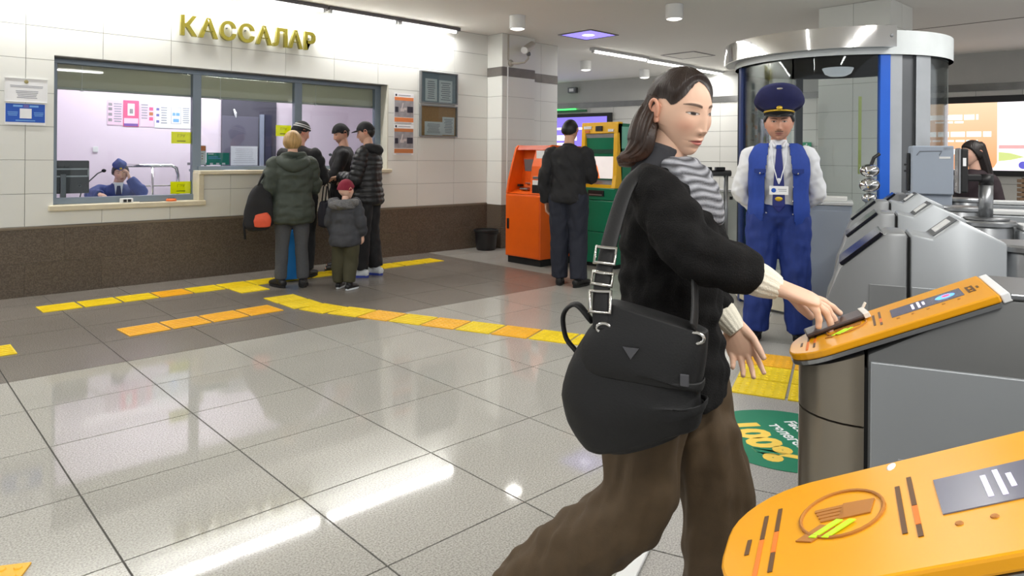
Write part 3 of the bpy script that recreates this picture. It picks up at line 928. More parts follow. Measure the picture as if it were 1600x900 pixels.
# waste bin
t = empty('waste_bin', (6.46, 7.40, 0), 0, 'black plastic waste bin at the foot of the pillar', 'bin')
MB().lathe([(0.13, 0.0), (0.14, 0.03), (0.165, 0.27), (0.155, 0.27), (0.13, 0.04), (0.0, 0.04)], 24).build('bucket', M['black_plastic'], t, smooth=True, auto=0.7)
MB().lathe([(0.168, 0.255), (0.176, 0.26), (0.176, 0.285), (0.16, 0.29), (0.156, 0.27)], 24).build('rim', M['black_rubber'], t, smooth=True, auto=0.7)
MB().tube([(-0.17, 0, 0.27), (-0.12, -0.13, 0.24), (0.0, -0.185, 0.22), (0.12, -0.13, 0.24), (0.17, 0, 0.27)], 0.006, 6).build('handle', M['black_rubber'], t, smooth=True)

# ------------------------------------------------------------------ things on the far wall (placed in the wall's own frame)
FA = math.atan2(fd.y, fd.x)
def far_at(p, z, off=0.0):
    q = Vector((p[0], p[1], 0)) - FP0
    s = q.dot(fd)
    n = Vector((fd.y, -fd.x, 0))
    return FP0 + fd * s + n * off + Vector((0, 0, z))
n_far = Vector((fd.y, -fd.x, 0))
if n_far.x > 0: n_far = -n_far
def far_pos(p, z, off=0.0):
    q = Vector((p[0], p[1], 0)) - FP0
    return FP0 + fd * q.dot(fd) + n_far * off + Vector((0, 0, z))
# violet screen
tv = empty('wall_screen', far_pos((12.3, 10.6), 0, 0.02), FA, 'wide violet display screen behind the cash machines', 'screen')
sgn = -1
def fbox(x0, x1, z0, z1, d0, d1, mb=None):
    """box on the far wall, local x along the wall, depth towards the room"""
    mb = mb or MB()
    return mb.box(x0, x1, -d1, -d0, z0, z1)
fbox(-1.3, 0.72, 1.30, 2.32, 0, 0.06).build('case', M['black_plastic'], tv, bevel=0.01)
fbox(-1.24, 0.60, 1.38, 2.24, 0.061, 0.066).build('display', emission('violet_display', (128, 112, 226), 0.75), tv)
wt = MB(); fbox(-1.1, 0.1, 1.95, 2.0, 0.0665, 0.068, wt); fbox(-1.15, -0.2, 1.70, 1.82, 0.0665, 0.068, wt); fbox(-1.1, -0.3, 1.48, 1.64, 0.0665, 0.068, wt)
wt.build('display_lettering', emission('violet_white', (226, 220, 255), 1.4), tv)
# green lit strip
gs = empty('light_strip', far_pos((12.25, 10.9), 2.36, 0.03), FA, 'green lit strip above the violet screen', 'light strip')
fbox(-0.9, 0.35, 0, 0.05, 0, 0.06).build('housing', mat('strip_green', (40, 110, 66), 0.4), gs)
fbox(-0.6, 0.05, 0.052, 0.085, 0.01, 0.05).build('glow', emission('green_glow', (60, 220, 90), 2.2), gs)
# small box high on the wall
bx = empty('wall_sensor', far_pos((12.25, 10.93), 2.88, 0.0), FA, 'small grey sensor box high on the far wall', 'sensor')
fbox(-0.11, 0.11, -0.07, 0.06, 0.005, 0.12).build('case', M['steel_dark'], bx, bevel=0.01)
fbox(-0.06, 0.06, -0.04, 0.03, 0.121, 0.13).build('front', M['white_plastic'], bx, bevel=0.004)
# exit sign
ex = empty('exit_sign', far_pos((13.03, 5.78), 1.53, 0.01), FA, 'small green exit sign with a white running figure', 'sign')
fbox(-0.1, 0.1, -0.095, 0.095, 0, 0.02).build('plate', mat('exit_green', (20, 120, 84), 0.5, emit=(20, 120, 84), estr=0.25), ex)
rn = MB()
for (x, z, r) in ((0.02, 0.06, 0.014),): rn.lathe([(0, 0.004), (r, 0.002), (r, 0)], 10, Matrix.Translation((x, -0.021, z)) @ Matrix.Rotation(math.pi / 2, 4, 'X'))
for P in ([(0.015, 0.042), (-0.01, 0.0)], [(-0.01, 0.0), (0.02, -0.03), (0.0, -0.065)], [(-0.01, 0.0), (-0.03, -0.03), (-0.065, -0.035)], [(0.012, 0.036), (0.04, 0.015), (0.06, 0.03)], [(0.012, 0.036), (-0.03, 0.03), (-0.045, 0.005)]):
    rn.tube([(p[0], -0.022, p[1]) for p in P], 0.007, 6)
rn.build('running_figure', M['paper'], ex)
# lit advertising screen
ad = empty('advert_screen', far_pos((13.43, 3.16), 0, 0.02), FA, 'large lit orange and white advertising screen on the far wall', 'screen')
fbox(-0.95, 3.2, 1.06, 2.36, 0, 0.08).build('case', M['black_plastic'], ad, bevel=0.01)
fbox(-0.90, 3.1, 1.15, 2.25, 0.081, 0.086).build('display', emission('ad_white', (246, 240, 246), 0.72), ad)
mO = bpy.data.materials.new('ad_orange'); mO.use_nodes = True
_b = mO.node_tree.nodes['Principled BSDF']
_tc = mO.node_tree.nodes.new('ShaderNodeTexCoord'); _sp = mO.node_tree.nodes.new('ShaderNodeSeparateXYZ'); _cr = mO.node_tree.nodes.new('ShaderNodeValToRGB'); _mr = mO.node_tree.nodes.new('ShaderNodeMapRange')
_mr.inputs['From Min'].default_value = 1.15; _mr.inputs['From Max'].default_value = 2.25
mO.node_tree.links.new(_tc.outputs['Object'], _sp.inputs[0]); mO.node_tree.links.new(_sp.outputs['Z'], _mr.inputs['Value']); mO.node_tree.links.new(_mr.outputs[0], _cr.inputs['Fac'])
_cr.color_ramp.elements[0].color = S(246, 160, 104); _cr.color_ramp.elements[1].color = S(250, 226, 192)
mO.node_tree.links.new(_cr.outputs[0], _b.inputs['Emission Color']); _b.inputs['Emission Strength'].default_value = 0.62; _b.inputs['Base Color'].default_value = S(240, 170, 120)
pn = MB()
pn.prism([(-0.90, 1.16), (0.20, 1.16), (0.28, 1.2), (0.32, 1.28), (0.32, 2.25), (-0.90, 2.25)], 0.0865, 0.089, Matrix(((1, 0, 0, 0), (0, 0, -1, 0), (0, 1, 0, 0), (0, 0, 0, 1))))
pn.build('orange_field', mO, ad)
ADW = emission('ad_letter', (255, 255, 255), 0.8)
def ad_bar(x, z, w, hh, seed):
    """a line of lettering too blurred to read: a row of word-long bars"""
    r = random.Random(seed)
    mb = MB()
    p = x - w / 2
    while p < x + w / 2 - 0.02:
        q = min(p + r.uniform(0.10, 0.26), x + w / 2)
        fbox(p, q, z - hh / 2, z + hh / 2, 0.0895, 0.0905, mb)
        p = q + 0.025
    mb.build('lettering', ADW, ad)['kind'] = 'stuff'
ad_bar(-0.36, 2.02, 0.85, 0.085, 1)
ad_bar(-0.34, 1.94, 0.4, 0.03, 2)
ad_bar(-0.30, 1.74, 1.15, 0.085, 3)
ad_bar(-0.34, 1.63, 0.8, 0.03, 4)
ad_bar(-0.26, 1.45, 0.52, 0.085, 5)
ad_bar(-0.45, 1.36, 0.25, 0.03, 6)
e1 = MB(); fbox(0.34, 0.78, 1.50, 1.56, 0.0865, 0.089, e1); e1.build('red_shape', emission('ad_red', (232, 176, 176), 0.6), ad)
MB().prism([(0.34, 1.30), (0.34, 1.45), (0.5, 1.43), (0.68, 1.37), (0.5, 1.32)], 0.0865, 0.089, Matrix(((1, 0, 0, 0), (0, 0, -1, 0), (0, 1, 0, 0), (0, 0, 0, 1)))).build('green_shape', emission('ad_green', (206, 220, 140), 0.6), ad)
MB().lathe([(0, 0.003), (0.06, 0.002), (0.06, 0)], 16, Matrix.Translation((0.66, -0.087, 1.24)) @ Matrix.Rotation(math.pi / 2, 4, 'X')).build('blue_dot', emission('ad_blue', (86, 84, 176), 0.9), ad)
# ------------------------------------------------------------------ tactile paving
mat('tactile_yellow', (236, 206, 22), 0.45, var=0.08, scale=7)
mat('tactile_orange', (240, 178, 32), 0.45, var=0.08, scale=7)
TS = 0.292
def tactile_mesh(kind):
    mb = MB()
    h = TS / 2 - 0.004
    mb.box(-h, h, -h, h, 0, 0.006)
    if kind == 'bars':
        for k in range(5):
            y = (k - 2) * 0.052
            mb.profile([(-h + 0.01, 0.006), (h - 0.01, 0.006), (h - 0.015, 0.010), (-h + 0.015, 0.010)], y - 0.012, y + 0.012)
    else:
        for i in range(6):
            for j in range(6):
                mb.lathe([(0.014, 0.006), (0.011, 0.0095), (0.0, 0.010)], 6, Matrix.Translation(((i - 2.5) * 0.046, (j - 2.5) * 0.046, 0)))
    return mb
TP = {}
for kind in ('bars', 'domes'):
    for m in ('tactile_yellow', 'tactile_orange'):
        o = tactile_mesh(kind).build('tactile_tile', M[m])
        TP[(kind, m)] = o.data
        bpy.data.objects.remove(o)
def tactile_path(label, tiles):
    """tiles: (x, y, angle, kind, material)"""
    x0, y0 = tiles[0][0], tiles[0][1]
    t = empty('tactile_path', (x0, y0, 0.0), 0, label, 'tactile paving', 'yellow tactile paving on the floor')
    for (x, y, a, kind, m) in tiles:
        o = bpy.data.objects.new('tactile_tile', TP[(kind, m)])
        COL.objects.link(o)
        o.parent = t
        o.location = (x - x0, y - y0, 0.0005)
        o.rotation_euler = (0, 0, a)
Yl, Or = 'tactile_yellow', 'tactile_orange'
ta = []
for k in range(14):
    x = 1.255 + k * 0.304
    ta.append((x, 6.955 + 0.028 * (x - 1.25), 0.028, 'bars', Or if k in (3,) else Yl))
ta.append((2.79, 6.70, 0.028, 'domes', Yl))
tactile_path('yellow tactile strip running along the foot of the ticket wall', ta)
tb = []
for k in range(4):
    tb.append((1.565 + k * 0.304, 5.675 + 0.055 * k * 0.304 * 1.2, 0.06, 'bars', Or))
tactile_path('orange tactile strip of four plates in front of the ticket window', tb)
tc_ = [(2.85, 6.04, 0.0, 'domes', Yl), (2.86, 5.74, 0.0, 'domes', Yl)]
ga = math.atan2(GA[1], GA[0])
P0 = Vector((2.915, 5.45))
for k in range(11):
    p = P0 + Vector(GA) * k * 0.300 + Vector((0.005, 0)) * k
    aa = ga if k > 0 else ga - 0.12
    tc_.append((p.x, p.y, aa, 'bars' if k in (0, 1, 3) else 'domes', Yl if k in (0, 1, 3, 7, 8) else ('tactile_yellow' if k % 2 else 'tactile_orange')))
tactile_path('long yellow tactile path crossing the hall towards the gates', tc_)
tactile_path('short piece of yellow tactile strip at the left edge of the picture', [(0.625 - 0.304 * k, 5.675, 0.0, 'bars', Yl) for k in range(3)])
tactile_path('yellow domed tactile plates at the bottom left corner', [(0.22 - 0.30 * GA[0] * k + 0.0, 2.62 - 0.30 * GA[1] * k * 0 - 0.12 * k, -0.5, 'domes', Or) for k in range(2)])
tf = []
for r in range(3):
    for c in range(2):
        p = Vector((4.36, 2.08)) - Vector(GB) * 0.3 * r + Vector(GA) * 0.3 * (c - 0.25)
        tf.append((p.x, p.y, ga, 'domes', Or if r == 0 else Yl))
tactile_path('block of yellow tactile plates between the guard and the gates', tf)

# floor sticker
st = empty('floor_sticker', (3.19, 1.50, 0), 0, 'round green floor sticker with yellow 100% lettering', 'sticker')
MB().lathe([(0.0, 0.0025), (0.37, 0.0025), (0.37, 0.001)], 56).build('disc', mat('sticker_green', (10, 122, 88), 0.5, var=0.05), st)
down = Vector((-0.66, -0.75, 0))
down = Vector((-FW.x, -FW.y, 0)) * 0.99 - Vector((RT.x, RT.y, 0)) * -0.14
down.normalize()
rgt = Vector((-down.y, down.x, 0))
Fs = frame_mat((0, 0, 0.003), down, rgt)
mat('sticker_yellow', (244, 206, 84), 0.5)
def floor_text(s, x, y, size, m, bold=0.0):
    v, f = text_shape(s, size, 0.0003, bold)
    MB().add([Fs @ Vector((p[0] + x, p[1] + y, p[2])) for p in v], f).build('lettering', M[m], st)
floor_text('100%', 0.0, -0.135, 0.21, 'sticker_yellow', 0.012)
floor_text('төлегенде', 0.03, 0.025, 0.08, 'paper', 0.002)
floor_text('Face Pay-мен', 0.03, 0.125, 0.08, 'paper', 0.002)

# ------------------------------------------------------------------ cash machines
mat('atm_orange', (236, 98, 12), 0.38, var=0.04)
mat('atm_orange_dark', (196, 74, 24), 0.45, var=0.05)
mat('atm_green', (0, 118, 84), 0.35, var=0.05)
mat('atm_green_pale', (128, 200, 176), 0.3, var=0.08)
mat('atm_yellow', (240, 184, 20), 0.4, var=0.04)
mat('screen_dark', (60, 56, 58), 0.15, emit=(120, 112, 108), estr=0.25)
mat('screen_lit', (210, 206, 206), 0.2, emit=(236, 226, 222), estr=0.4)
mat('screen_orange', (230, 120, 60), 0.2, emit=(240, 124, 60), estr=0.5)
def orange_atm():
    """local: front faces -x, width along y"""
    t = empty('cash_machine', (5.905, 6.095, 0), 0, 'orange cash machine standing left of the man in black', 'cash machine')
    w = 0.305
    MB().box(0.03, 0.78, -w + 0.02, w - 0.02, 0, 0.09).build('plinth', M['black_rubber'], t)
    MB().box(0.0, 0.80, -w, w, 0.085, 0.855).build('lower_body', M['atm_orange'], t, bevel=0.012)
    d = MB().box(-0.006, 0.002, -w + 0.015, w - 0.015, 0.10, 0.835).build('door', M['atm_orange'], t, bevel=0.003)
    MB().box(-0.014, -0.005, w - 0.075, w - 0.04, 0.42, 0.55).build('handle', M['black_plastic'], d, bevel=0.004)
    side = [(0.0, 0.855), (0.80, 0.855), (0.80, 1.45), (0.20, 1.46), (0.16, 1.43), (0.10, 1.25), (0.03, 1.02)]
    for s in (1, -1):
        y = w if s > 0 else -w + 0.03
        MB().profile(side, y - 0.03, y).build('side_panel', M['atm_orange'], t, bevel=0.006)
    MB().box(0.34, 0.80, -w + 0.03, w - 0.03, 0.855, 1.45).build('upper_body', M['atm_orange'], t)
    MB().profile([(0.16, 1.40), (0.34, 1.40), (0.34, 1.455), (0.20, 1.455)], -w + 0.03, w - 0.03).build('hood', M['atm_orange_dark'], t)
    MB().profile([(0.005, 0.86), (0.34, 0.86), (0.34, 0.95)], -w + 0.03, w - 0.03).build('shelf', M['atm_orange'], t)
    cn = MB().profile([(0.34, 0.93), (0.34, 1.40), (0.30, 1.40), (0.24, 1.0), (0.2, 0.93)], -0.05, w - 0.03).build('screen_panel', M['atm_orange'], t)
    R = Matrix.Translation((0.262, 0.12, 1.21)) @ Matrix.Rotation(math.radians(-8), 4, 'Y')
    MB().box(-0.012, -0.002, -0.12, 0.12, -0.09, 0.09, R).build('bezel', M['atm_orange_dark'], cn, bevel=0.003)
    MB().box(-0.016, -0.011, -0.10, 0.10, -0.075, 0.075, R).build('screen', M['screen_dark'], cn)
    kp = MB().box(0.10, 0.22, 0.02, 0.16, 0.905, 0.925, Matrix.Rotation(0.0, 4, 'Y')).build('keypad', M['steel'], t, bevel=0.004)
    rc = MB().profile([(0.34, 0.9), (0.34, 1.44), (0.17, 1.40), (0.10, 1.2), (0.07, 0.9)], -w + 0.03, -0.055).build('reader_column', M['atm_orange'], t, bevel=0.004)
    for (z, dz, m, nm) in ((1.33, 0.06, 'white_plastic', 'notice_plate'), (1.06, 0.015, 'steel', 'card_slot'), (1.0, 0.03, 'white_plastic', 'receipt_slot'), (0.925, 0.05, 'black_plastic', 'cash_slot')):
        xx = 0.07 + max(0, (z - 0.9)) * (0.17 - 0.07) / 0.5 + (0.0)
        xx = np.interp(z, [0.9, 1.2, 1.40], [0.07, 0.10, 0.17])
        MB().box(xx - 0.012, xx + 0.01, -w + 0.06, -0.10, z - dz, z + dz).build(nm, M[m], rc, bevel=0.002)
    MB().box(0.19, 0.25, 0.03, 0.15, 0.975, 0.99).build('deposit_slot', M['steel'], t, bevel=0.002)
    MB().box(0.15, 0.21, 0.20, 0.25, 0.94, 0.97).build('finger_reader', M['black_plastic'], t, bevel=0.003)
    return t
orange_atm()
def green_atm():
    t = empty('cash_machine', (6.44, 5.38, 0), 0, 'green cash machine with a yellow fascia in front of the man in black', 'cash machine')
    w = 0.28
    MB().box(0.05, 0.78, -w + 0.03, w - 0.03, 0.0, 0.05).build('plinth', M['black_rubber'], t)
    for (z0, z1) in ((0.05, 0.42), (0.425, 0.80)):
        MB().box(0.0, 0.80, -w, w, z0, z1).build('lower_drawer', M['atm_green'], t, bevel=0.008)
    MB().box(0.0, 0.80, -w, w, 0.805, 0.95).build('shelf_body', M['atm_green'], t, bevel=0.008)
    MB().profile([(0.12, 0.95), (0.80, 0.95), (0.80, 1.72), (0.10, 1.72), (0.06, 1.70)], -w, w).build('upper_body', M['atm_green'], t, bevel=0.012)
    MB().box(0.12, 0.72, -w - 0.006, -w + 0.001, 1.42, 1.68).build('side_panel', M['atm_green_pale'], t, bevel=0.003)
    fr = MB()
    xs_ = lambda z: np.interp(z, [0.95, 1.1, 1.72], [0.0, 0.03, 0.05])
    for (y0, y1) in ((-w, -w + 0.06), (w - 0.06, w)):
        fr = MB().profile([(0.0, 0.95), (0.14, 0.95), (0.14, 1.72), (0.05, 1.72), (0.03, 1.1)], y0, y1).build('fascia_side', M['atm_yellow'], t, bevel=0.006)
    top = MB().profile([(0.047, 1.60), (0.14, 1.60), (0.14, 1.735), (0.055, 1.735)], -w, w).build('fascia_top', M['atm_yellow'], t, bevel=0.006)
    MB().box(0.036, 0.05, -0.05, 0.05, 1.63, 1.69).build('camera_window', M['black_plastic'], top)
    MB().box(0.040, 0.05, 0.12, 0.24, 1.655, 1.69).build('sticker', M['paper'], top)
    MB().box(0.038, 0.05, 0.15, 0.22, 1.61, 1.64).build('sticker', M['orange_print'], top)
    MB().box(0.038, 0.05, -0.22, -0.14, 1.62, 1.65).build('sticker', M['paper'], top)
    MB().profile([(0.03, 0.95), (0.14, 0.95), (0.14, 0.99), (0.03, 0.99)], -w + 0.06, w - 0.06).build('fascia_sill', M['atm_yellow'], t)
    MB().profile([(0.055, 1.595), (0.12, 1.595), (0.12, 1.42)], -w + 0.06, w - 0.06).build('header_panel', mat('header_grey', (150, 152, 156), 0.4), t)  # plain grey header, no glow
    hd = MB().box(0.08, 0.122, -w + 0.06, w - 0.06, 1.36, 1.41).build('inner_band', mat('atm_green_dark', (10, 70, 54), 0.4), t)
    sc = MB().box(0.09, 0.121, -w + 0.07, w - 0.07, 1.06, 1.34).build('screen', M['screen_lit'], t)
    MB().prism([(0.205, 0.0), (0.02, 0.0), (0.06, 0.14), (0.16, 0.28), (0.205, 0.28)], 0, 0.004, Matrix(((0, 0, -1, 0.0895), (1, 0, 0, 0), (0, 1, 0, 1.06), (0, 0, 0, 1)))).build('screen_image', M['screen_orange'], sc)
    MB().profile([(0.03, 0.99), (0.12, 0.99), (0.12, 1.05)], -w + 0.06, w - 0.06).build('key_ledge', M['steel_dark'], t)
    MB().box(-0.012, 0.002, -0.12, 0.12, 0.85, 0.92).build('cash_slot', M['black_plastic'], t, bevel=0.003)
    MB().box(-0.018, -0.011, -0.10, 0.10, 0.86, 0.875).build('slot_lip', M['steel'], t)
green_atm()
bt = empty('bottle', (6.36, 5.60, 0), 0, 'white plastic bottle standing at the foot of the green cash machine', 'bottle')
MB().lathe([(0.0, 0), (0.03, 0.0), (0.032, 0.02), (0.03, 0.10), (0.012, 0.13), (0.012, 0.14)], 14).build('body', M['white_plastic'], bt, smooth=True)
MB().lathe([(0.014, 0.14), (0.014, 0.16), (0, 0.16)], 12).build('cap', M['white_plastic'], bt)

# ------------------------------------------------------------------ round glass cabin
mat('post_blue', (22, 96, 208), 0.4, var=0.03)
mat('post_navy', (40, 58, 112), 0.4, var=0.04)
mat('cabin_white', (224, 230, 230), 0.4)
mat('cabin_dark', (40, 42, 50), 0.4)
mat('cabin_grey', (176, 180, 184), 0.35, metal=0.3)
BC = Vector((6.56, 2.62, 0)); BR = 0.86
cb = empty('glass_cabin', BC, 0, 'round glass walk-through cabin with a chrome canopy behind the guard', 'cabin')
def th(u_deg): return math.radians(u_deg)
CA = 226.8                                           # direction towards the camera
# canopy
ring = MB()
ring.lathe([(BR + 0.04, 2.15), (BR + 0.04, 2.34), (BR - 0.02, 2.34), (BR - 0.02, 2.15), (BR + 0.04, 2.15)], 64)
cn = ring.build('canopy_ring', M['cabin_white'], cb, smooth=True, auto=0.6)
MB().lathe([(0.0, 2.36), (BR + 0.02, 2.341), (BR + 0.02, 2.335), (0.0, 2.335)], 48).build('roof', M['cabin_white'], cb)
MB().lathe([(0.0, 2.165), (BR - 0.022, 2.165), (BR - 0.022, 2.155), (0.0, 2.155)], 48).build('inner_ceiling', M['cabin_dark'], cb)
fa = MB()
a0_, a1_ = th(104), th(226.2)
pr = [(1.0, 2.195), (1.0, 2.36), (0.985, 2.36), (0.985, 2.195), (1.0, 2.195)]
fa.lathe(pr, 48, None, a0_, a1_)
fas = fa.build('chrome_fascia', M['chrome'], cb, smooth=True, auto=0.6)
MB().lathe([(1.0, 2.198), (BR + 0.04, 2.198)], 48, None, a0_, a1_).build('fascia_soffit', M['steel'], cb)
_e = th(224)
MB().lathe([(0.0, 0.006), (0.012, 0.005), (0.014, 0)], 12, Matrix.Translation((1.0 * math.cos(_e), 1.0 * math.sin(_e), 2.28)) @ Matrix.Rotation(_e, 4, 'Z') @ Matrix.Rotation(math.pi / 2, 4, 'Y')).build('lock', M['steel_dark'], fas)
# spots and dome lamp under the canopy
for k, (r, a) in enumerate(((0.6, 200), (0.62, 222), (0.6, 250), (0.35, 180), (0.4, 270), (0.6, 300), (0.62, 60), (0.6, 110))):
    MB().lathe([(0.0, 2.150), (0.012, 2.151), (0.016, 2.155)], 12, Matrix.Translation((r * math.cos(th(a)), r * math.sin(th(a)), 0))).build('spot_lamp', LENS, cb, smooth=True)
MB().lathe([(0.0, 2.075), (0.07, 2.08), (0.11, 2.10), (0.13, 2.14), (0.135, 2.155)], 28).build('dome_lamp', mat('dome_white', (210, 214, 218), 0.35, emit=(220, 224, 230), estr=0.25), cb, smooth=True)
# posts
def post(a, m, w=0.085, d=0.05, r=BR):
    Rm = Matrix.Rotation(th(a), 4, 'Z')
    return MB().box(r - d / 2, r + d / 2, -w / 2, w / 2, 0.0, 2.15, Rm).build('post', M[m], cb, bevel=0.004)
post(224.6, 'post_blue', 0.08)
post(134, 'post_navy', 0.07)
post(108, 'cabin_dark', 0.05)
post(47, 'cabin_dark', 0.07)
# curved glass
def arc(name, m, r, a, b, z0, z1, t=0.008, n=18):
    return MB().lathe([(r - t / 2, z0), (r + t / 2, z0), (r + t / 2, z1), (r - t / 2, z1), (r - t / 2, z0)], n, None, th(a), th(b)).build(name, M[m], cb, smooth=True, auto=0.6)
for (a, b) in ((136, 178), (179, 222), (50, 106), (254, 300)):
    arc('glass_pane', 'booth_glass', BR, a, b, 0.16, 2.15)
# metal wall on the right hand side
arc('metal_panel', 'cabin_grey', BR, 227.3, 233.8, 0.02, 2.15, 0.03)
arc('metal_panel', 'steel_dark', BR - 0.02, 234, 242, 0.02, 2.15, 0.03)
arc('metal_panel', 'cabin_grey', BR, 242.2, 252.6, 0.02, 2.15, 0.03)
arc('base_ring', 'cream_stone', BR, 110, 254, 0.03, 0.16, 0.05, 40)
MB().lathe([(0.0, 0.012), (BR - 0.03, 0.012), (BR - 0.03, 0.0)], 40).build('floor_disc', M['steel_dark'], cb)
# notice stickers on the glass
for a, z, h, m in ((212, 1.2, 0.62, 'lime'),):
    MB().lathe([(BR - 0.008, z), (BR - 0.007, z + h)], 3, None, th(a), th(a + 1.6)).build('lime_tape', mat('lime', (198, 206, 120), 0.5), cb)
# tiled column behind the cabin
tiled_column('pillar_3', 'white tiled square column behind the glass cabin', 8.205, 8.92, 2.72, 3.50, ('x-', 'y-'), [(0.31 * k, 0.31 * (k + 1), 'wall_tile', 'wall_tile') for k in range(9)] + [(2.79, CZ - 0.002, 'wall_tile', 'wall_tile')])

AX = math.atan2(GA[1], GA[0])
# chrome tap-like lock inside, grey cabinet beside the guard
cbt = empty('grey_cabinet', (5.45, 2.25, 0), AX, 'pale grey metal cabinet standing behind the guard', 'cabinet')
MB().box(-0.17, 0.17, -0.17, 0.19, 0.02, 0.97).build('body', M['grey_paint'], cbt, bevel=0.008)
MB().box(-0.18, 0.18, -0.18, 0.20, 0.972, 0.995).build('top', mat('pale_top', (206, 208, 208), 0.4), cbt, bevel=0.004)
MB().box(-0.165, 0.165, -0.176, -0.171, 0.06, 0.93).build('door', M['grey_paint'], cbt, bevel=0.002)
MB().box(-0.16, 0.16, -0.15, 0.17, 0.0, 0.02).build('plinth', M['black_rubber'], cbt)
MB().box(-0.06, 0.14, -0.10, 0.1, 0.996, 1.03).build('tray', mat('tray_white', (214, 214, 210), 0.5), cbt, bevel=0.004)
cf = empty('chrome_valve', (5.64, 2.01, 0.0), 0, 'chrome stand with stacked chrome balls before the blue cabin post', 'stand')
MB().tube([(0, 0, 0.02), (0, 0, 1.05)], 0.03, 12).build('column', M['chrome'], cf, smooth=True)
MB().lathe([(0.12, 0.0), (0.12, 0.015), (0.03, 0.03)], 20).build('foot', M['chrome'], cf, smooth=True)
for z, r in ((1.02, 0.055), (1.12, 0.075), (1.23, 0.07)):
    MB().ball((0, 0, z), (r, r, r * 0.75), 16, 10).build('ball', M['chrome'], cf, smooth=True)
MB().tube([(0.02, 0, 1.26), (0.03, -0.02, 1.33), (0.06, -0.05, 1.36)], 0.014, 8).build('lever', M['black_plastic'], cf)

# steel barrier beyond the young woman
ba = empty('steel_barrier', (8.0, 4.85, 0), math.radians(-43.2), 'steel waist-high barrier with black clips beyond the young woman', 'barrier')
MB().box(-0.30, 0.17, -0.08, 0.12, 0.06, 0.98).build('side_panel', M['steel'], ba, bevel=0.05, smooth=True, auto=0.6)
MB().tube([(-0.5, 0.0, 1.12), (0.32, 0.0, 1.12)], 0.04, 12).build('rail', M['steel_dark'], ba, smooth=True)
for x in (-0.45, -0.2, -0.05, 0.12): MB().box(x, x + 0.12, -0.04, 0.04, 1.155, 1.20).build('clip', M['black_plastic'], ba, bevel=0.008)
for x in (-0.42, 0.26): MB().tube([(x, 0, 0.0), (x, 0, 1.1)], 0.03, 10).build('post', M['steel'], ba, smooth=True)
ba2 = empty('pale_cabinet', (8.75, 4.75, 0), math.radians(-43.2), 'pale low cabinet between the barrier and the guard', 'cabinet')
MB().box(-0.28, 0.34, -0.1, 0.2, 0.06, 0.86).build('body', mat('pale_metal', (196, 200, 192), 0.45), ba2, bevel=0.01)
MB().box(-0.3, 0.36, -0.12, 0.22, 0.861, 0.89).build('top', MATS['pale_top'], ba2, bevel=0.005)
MB().box(-0.26, 0.32, -0.08, 0.18, 0.0, 0.06).build('plinth', M['black_rubber'], ba2)
MB().box(-0.2, -0.16, -0.106, -0.1, 0.76, 0.8).build('lock', M['black_plastic'], ba2)

# ------------------------------------------------------------------ turnstiles
T2 = Vector((1.513, 0.691, 0)); A3 = Vector((GA[0], GA[1], 0)); B3 = Vector((GB[0], GB[1], 0))
def gate_pos(a, b): return T2 + A3 * a + B3 * b
mat('gate_side', (140, 142, 143), 0.4, metal=0.45, var=0.05, scale=2.5, rvar=0.05)
mat('gate_panel', (164, 168, 171), 0.38, metal=0.4, var=0.04, scale=2, rvar=0.05)
mat('gate_front', (142, 134, 120), 0.28, metal=0.6, var=0.08, scale=5, stretch=(1, 1, 0.05))
mat('gate_dark', (106, 107, 106), 0.42, metal=0.4, var=0.05, scale=3)
mat('gate_orange', (226, 156, 10), 0.3, var=0.05, scale=3)
mat('gate_lcd', (92, 92, 104), 0.2, emit=(92, 92, 110), estr=0.25)
mat('print_brown', (170, 110, 40), 0.5)
mat('print_dark', (92, 60, 26), 0.5)
mat('print_orange', (228, 116, 24), 0.5)
mat('print_green', (168, 226, 30), 0.5, emit=(168, 226, 30), estr=0.3)
mat('lcd_glow', (210, 200, 230), 0.4, emit=(226, 214, 246), estr=0.9)
mat('lcd_blue', (80, 150, 240), 0.4, emit=(90, 160, 250), estr=0.9)
mat('lcd_red', (220, 70, 100), 0.4, emit=(230, 80, 110), estr=0.9)
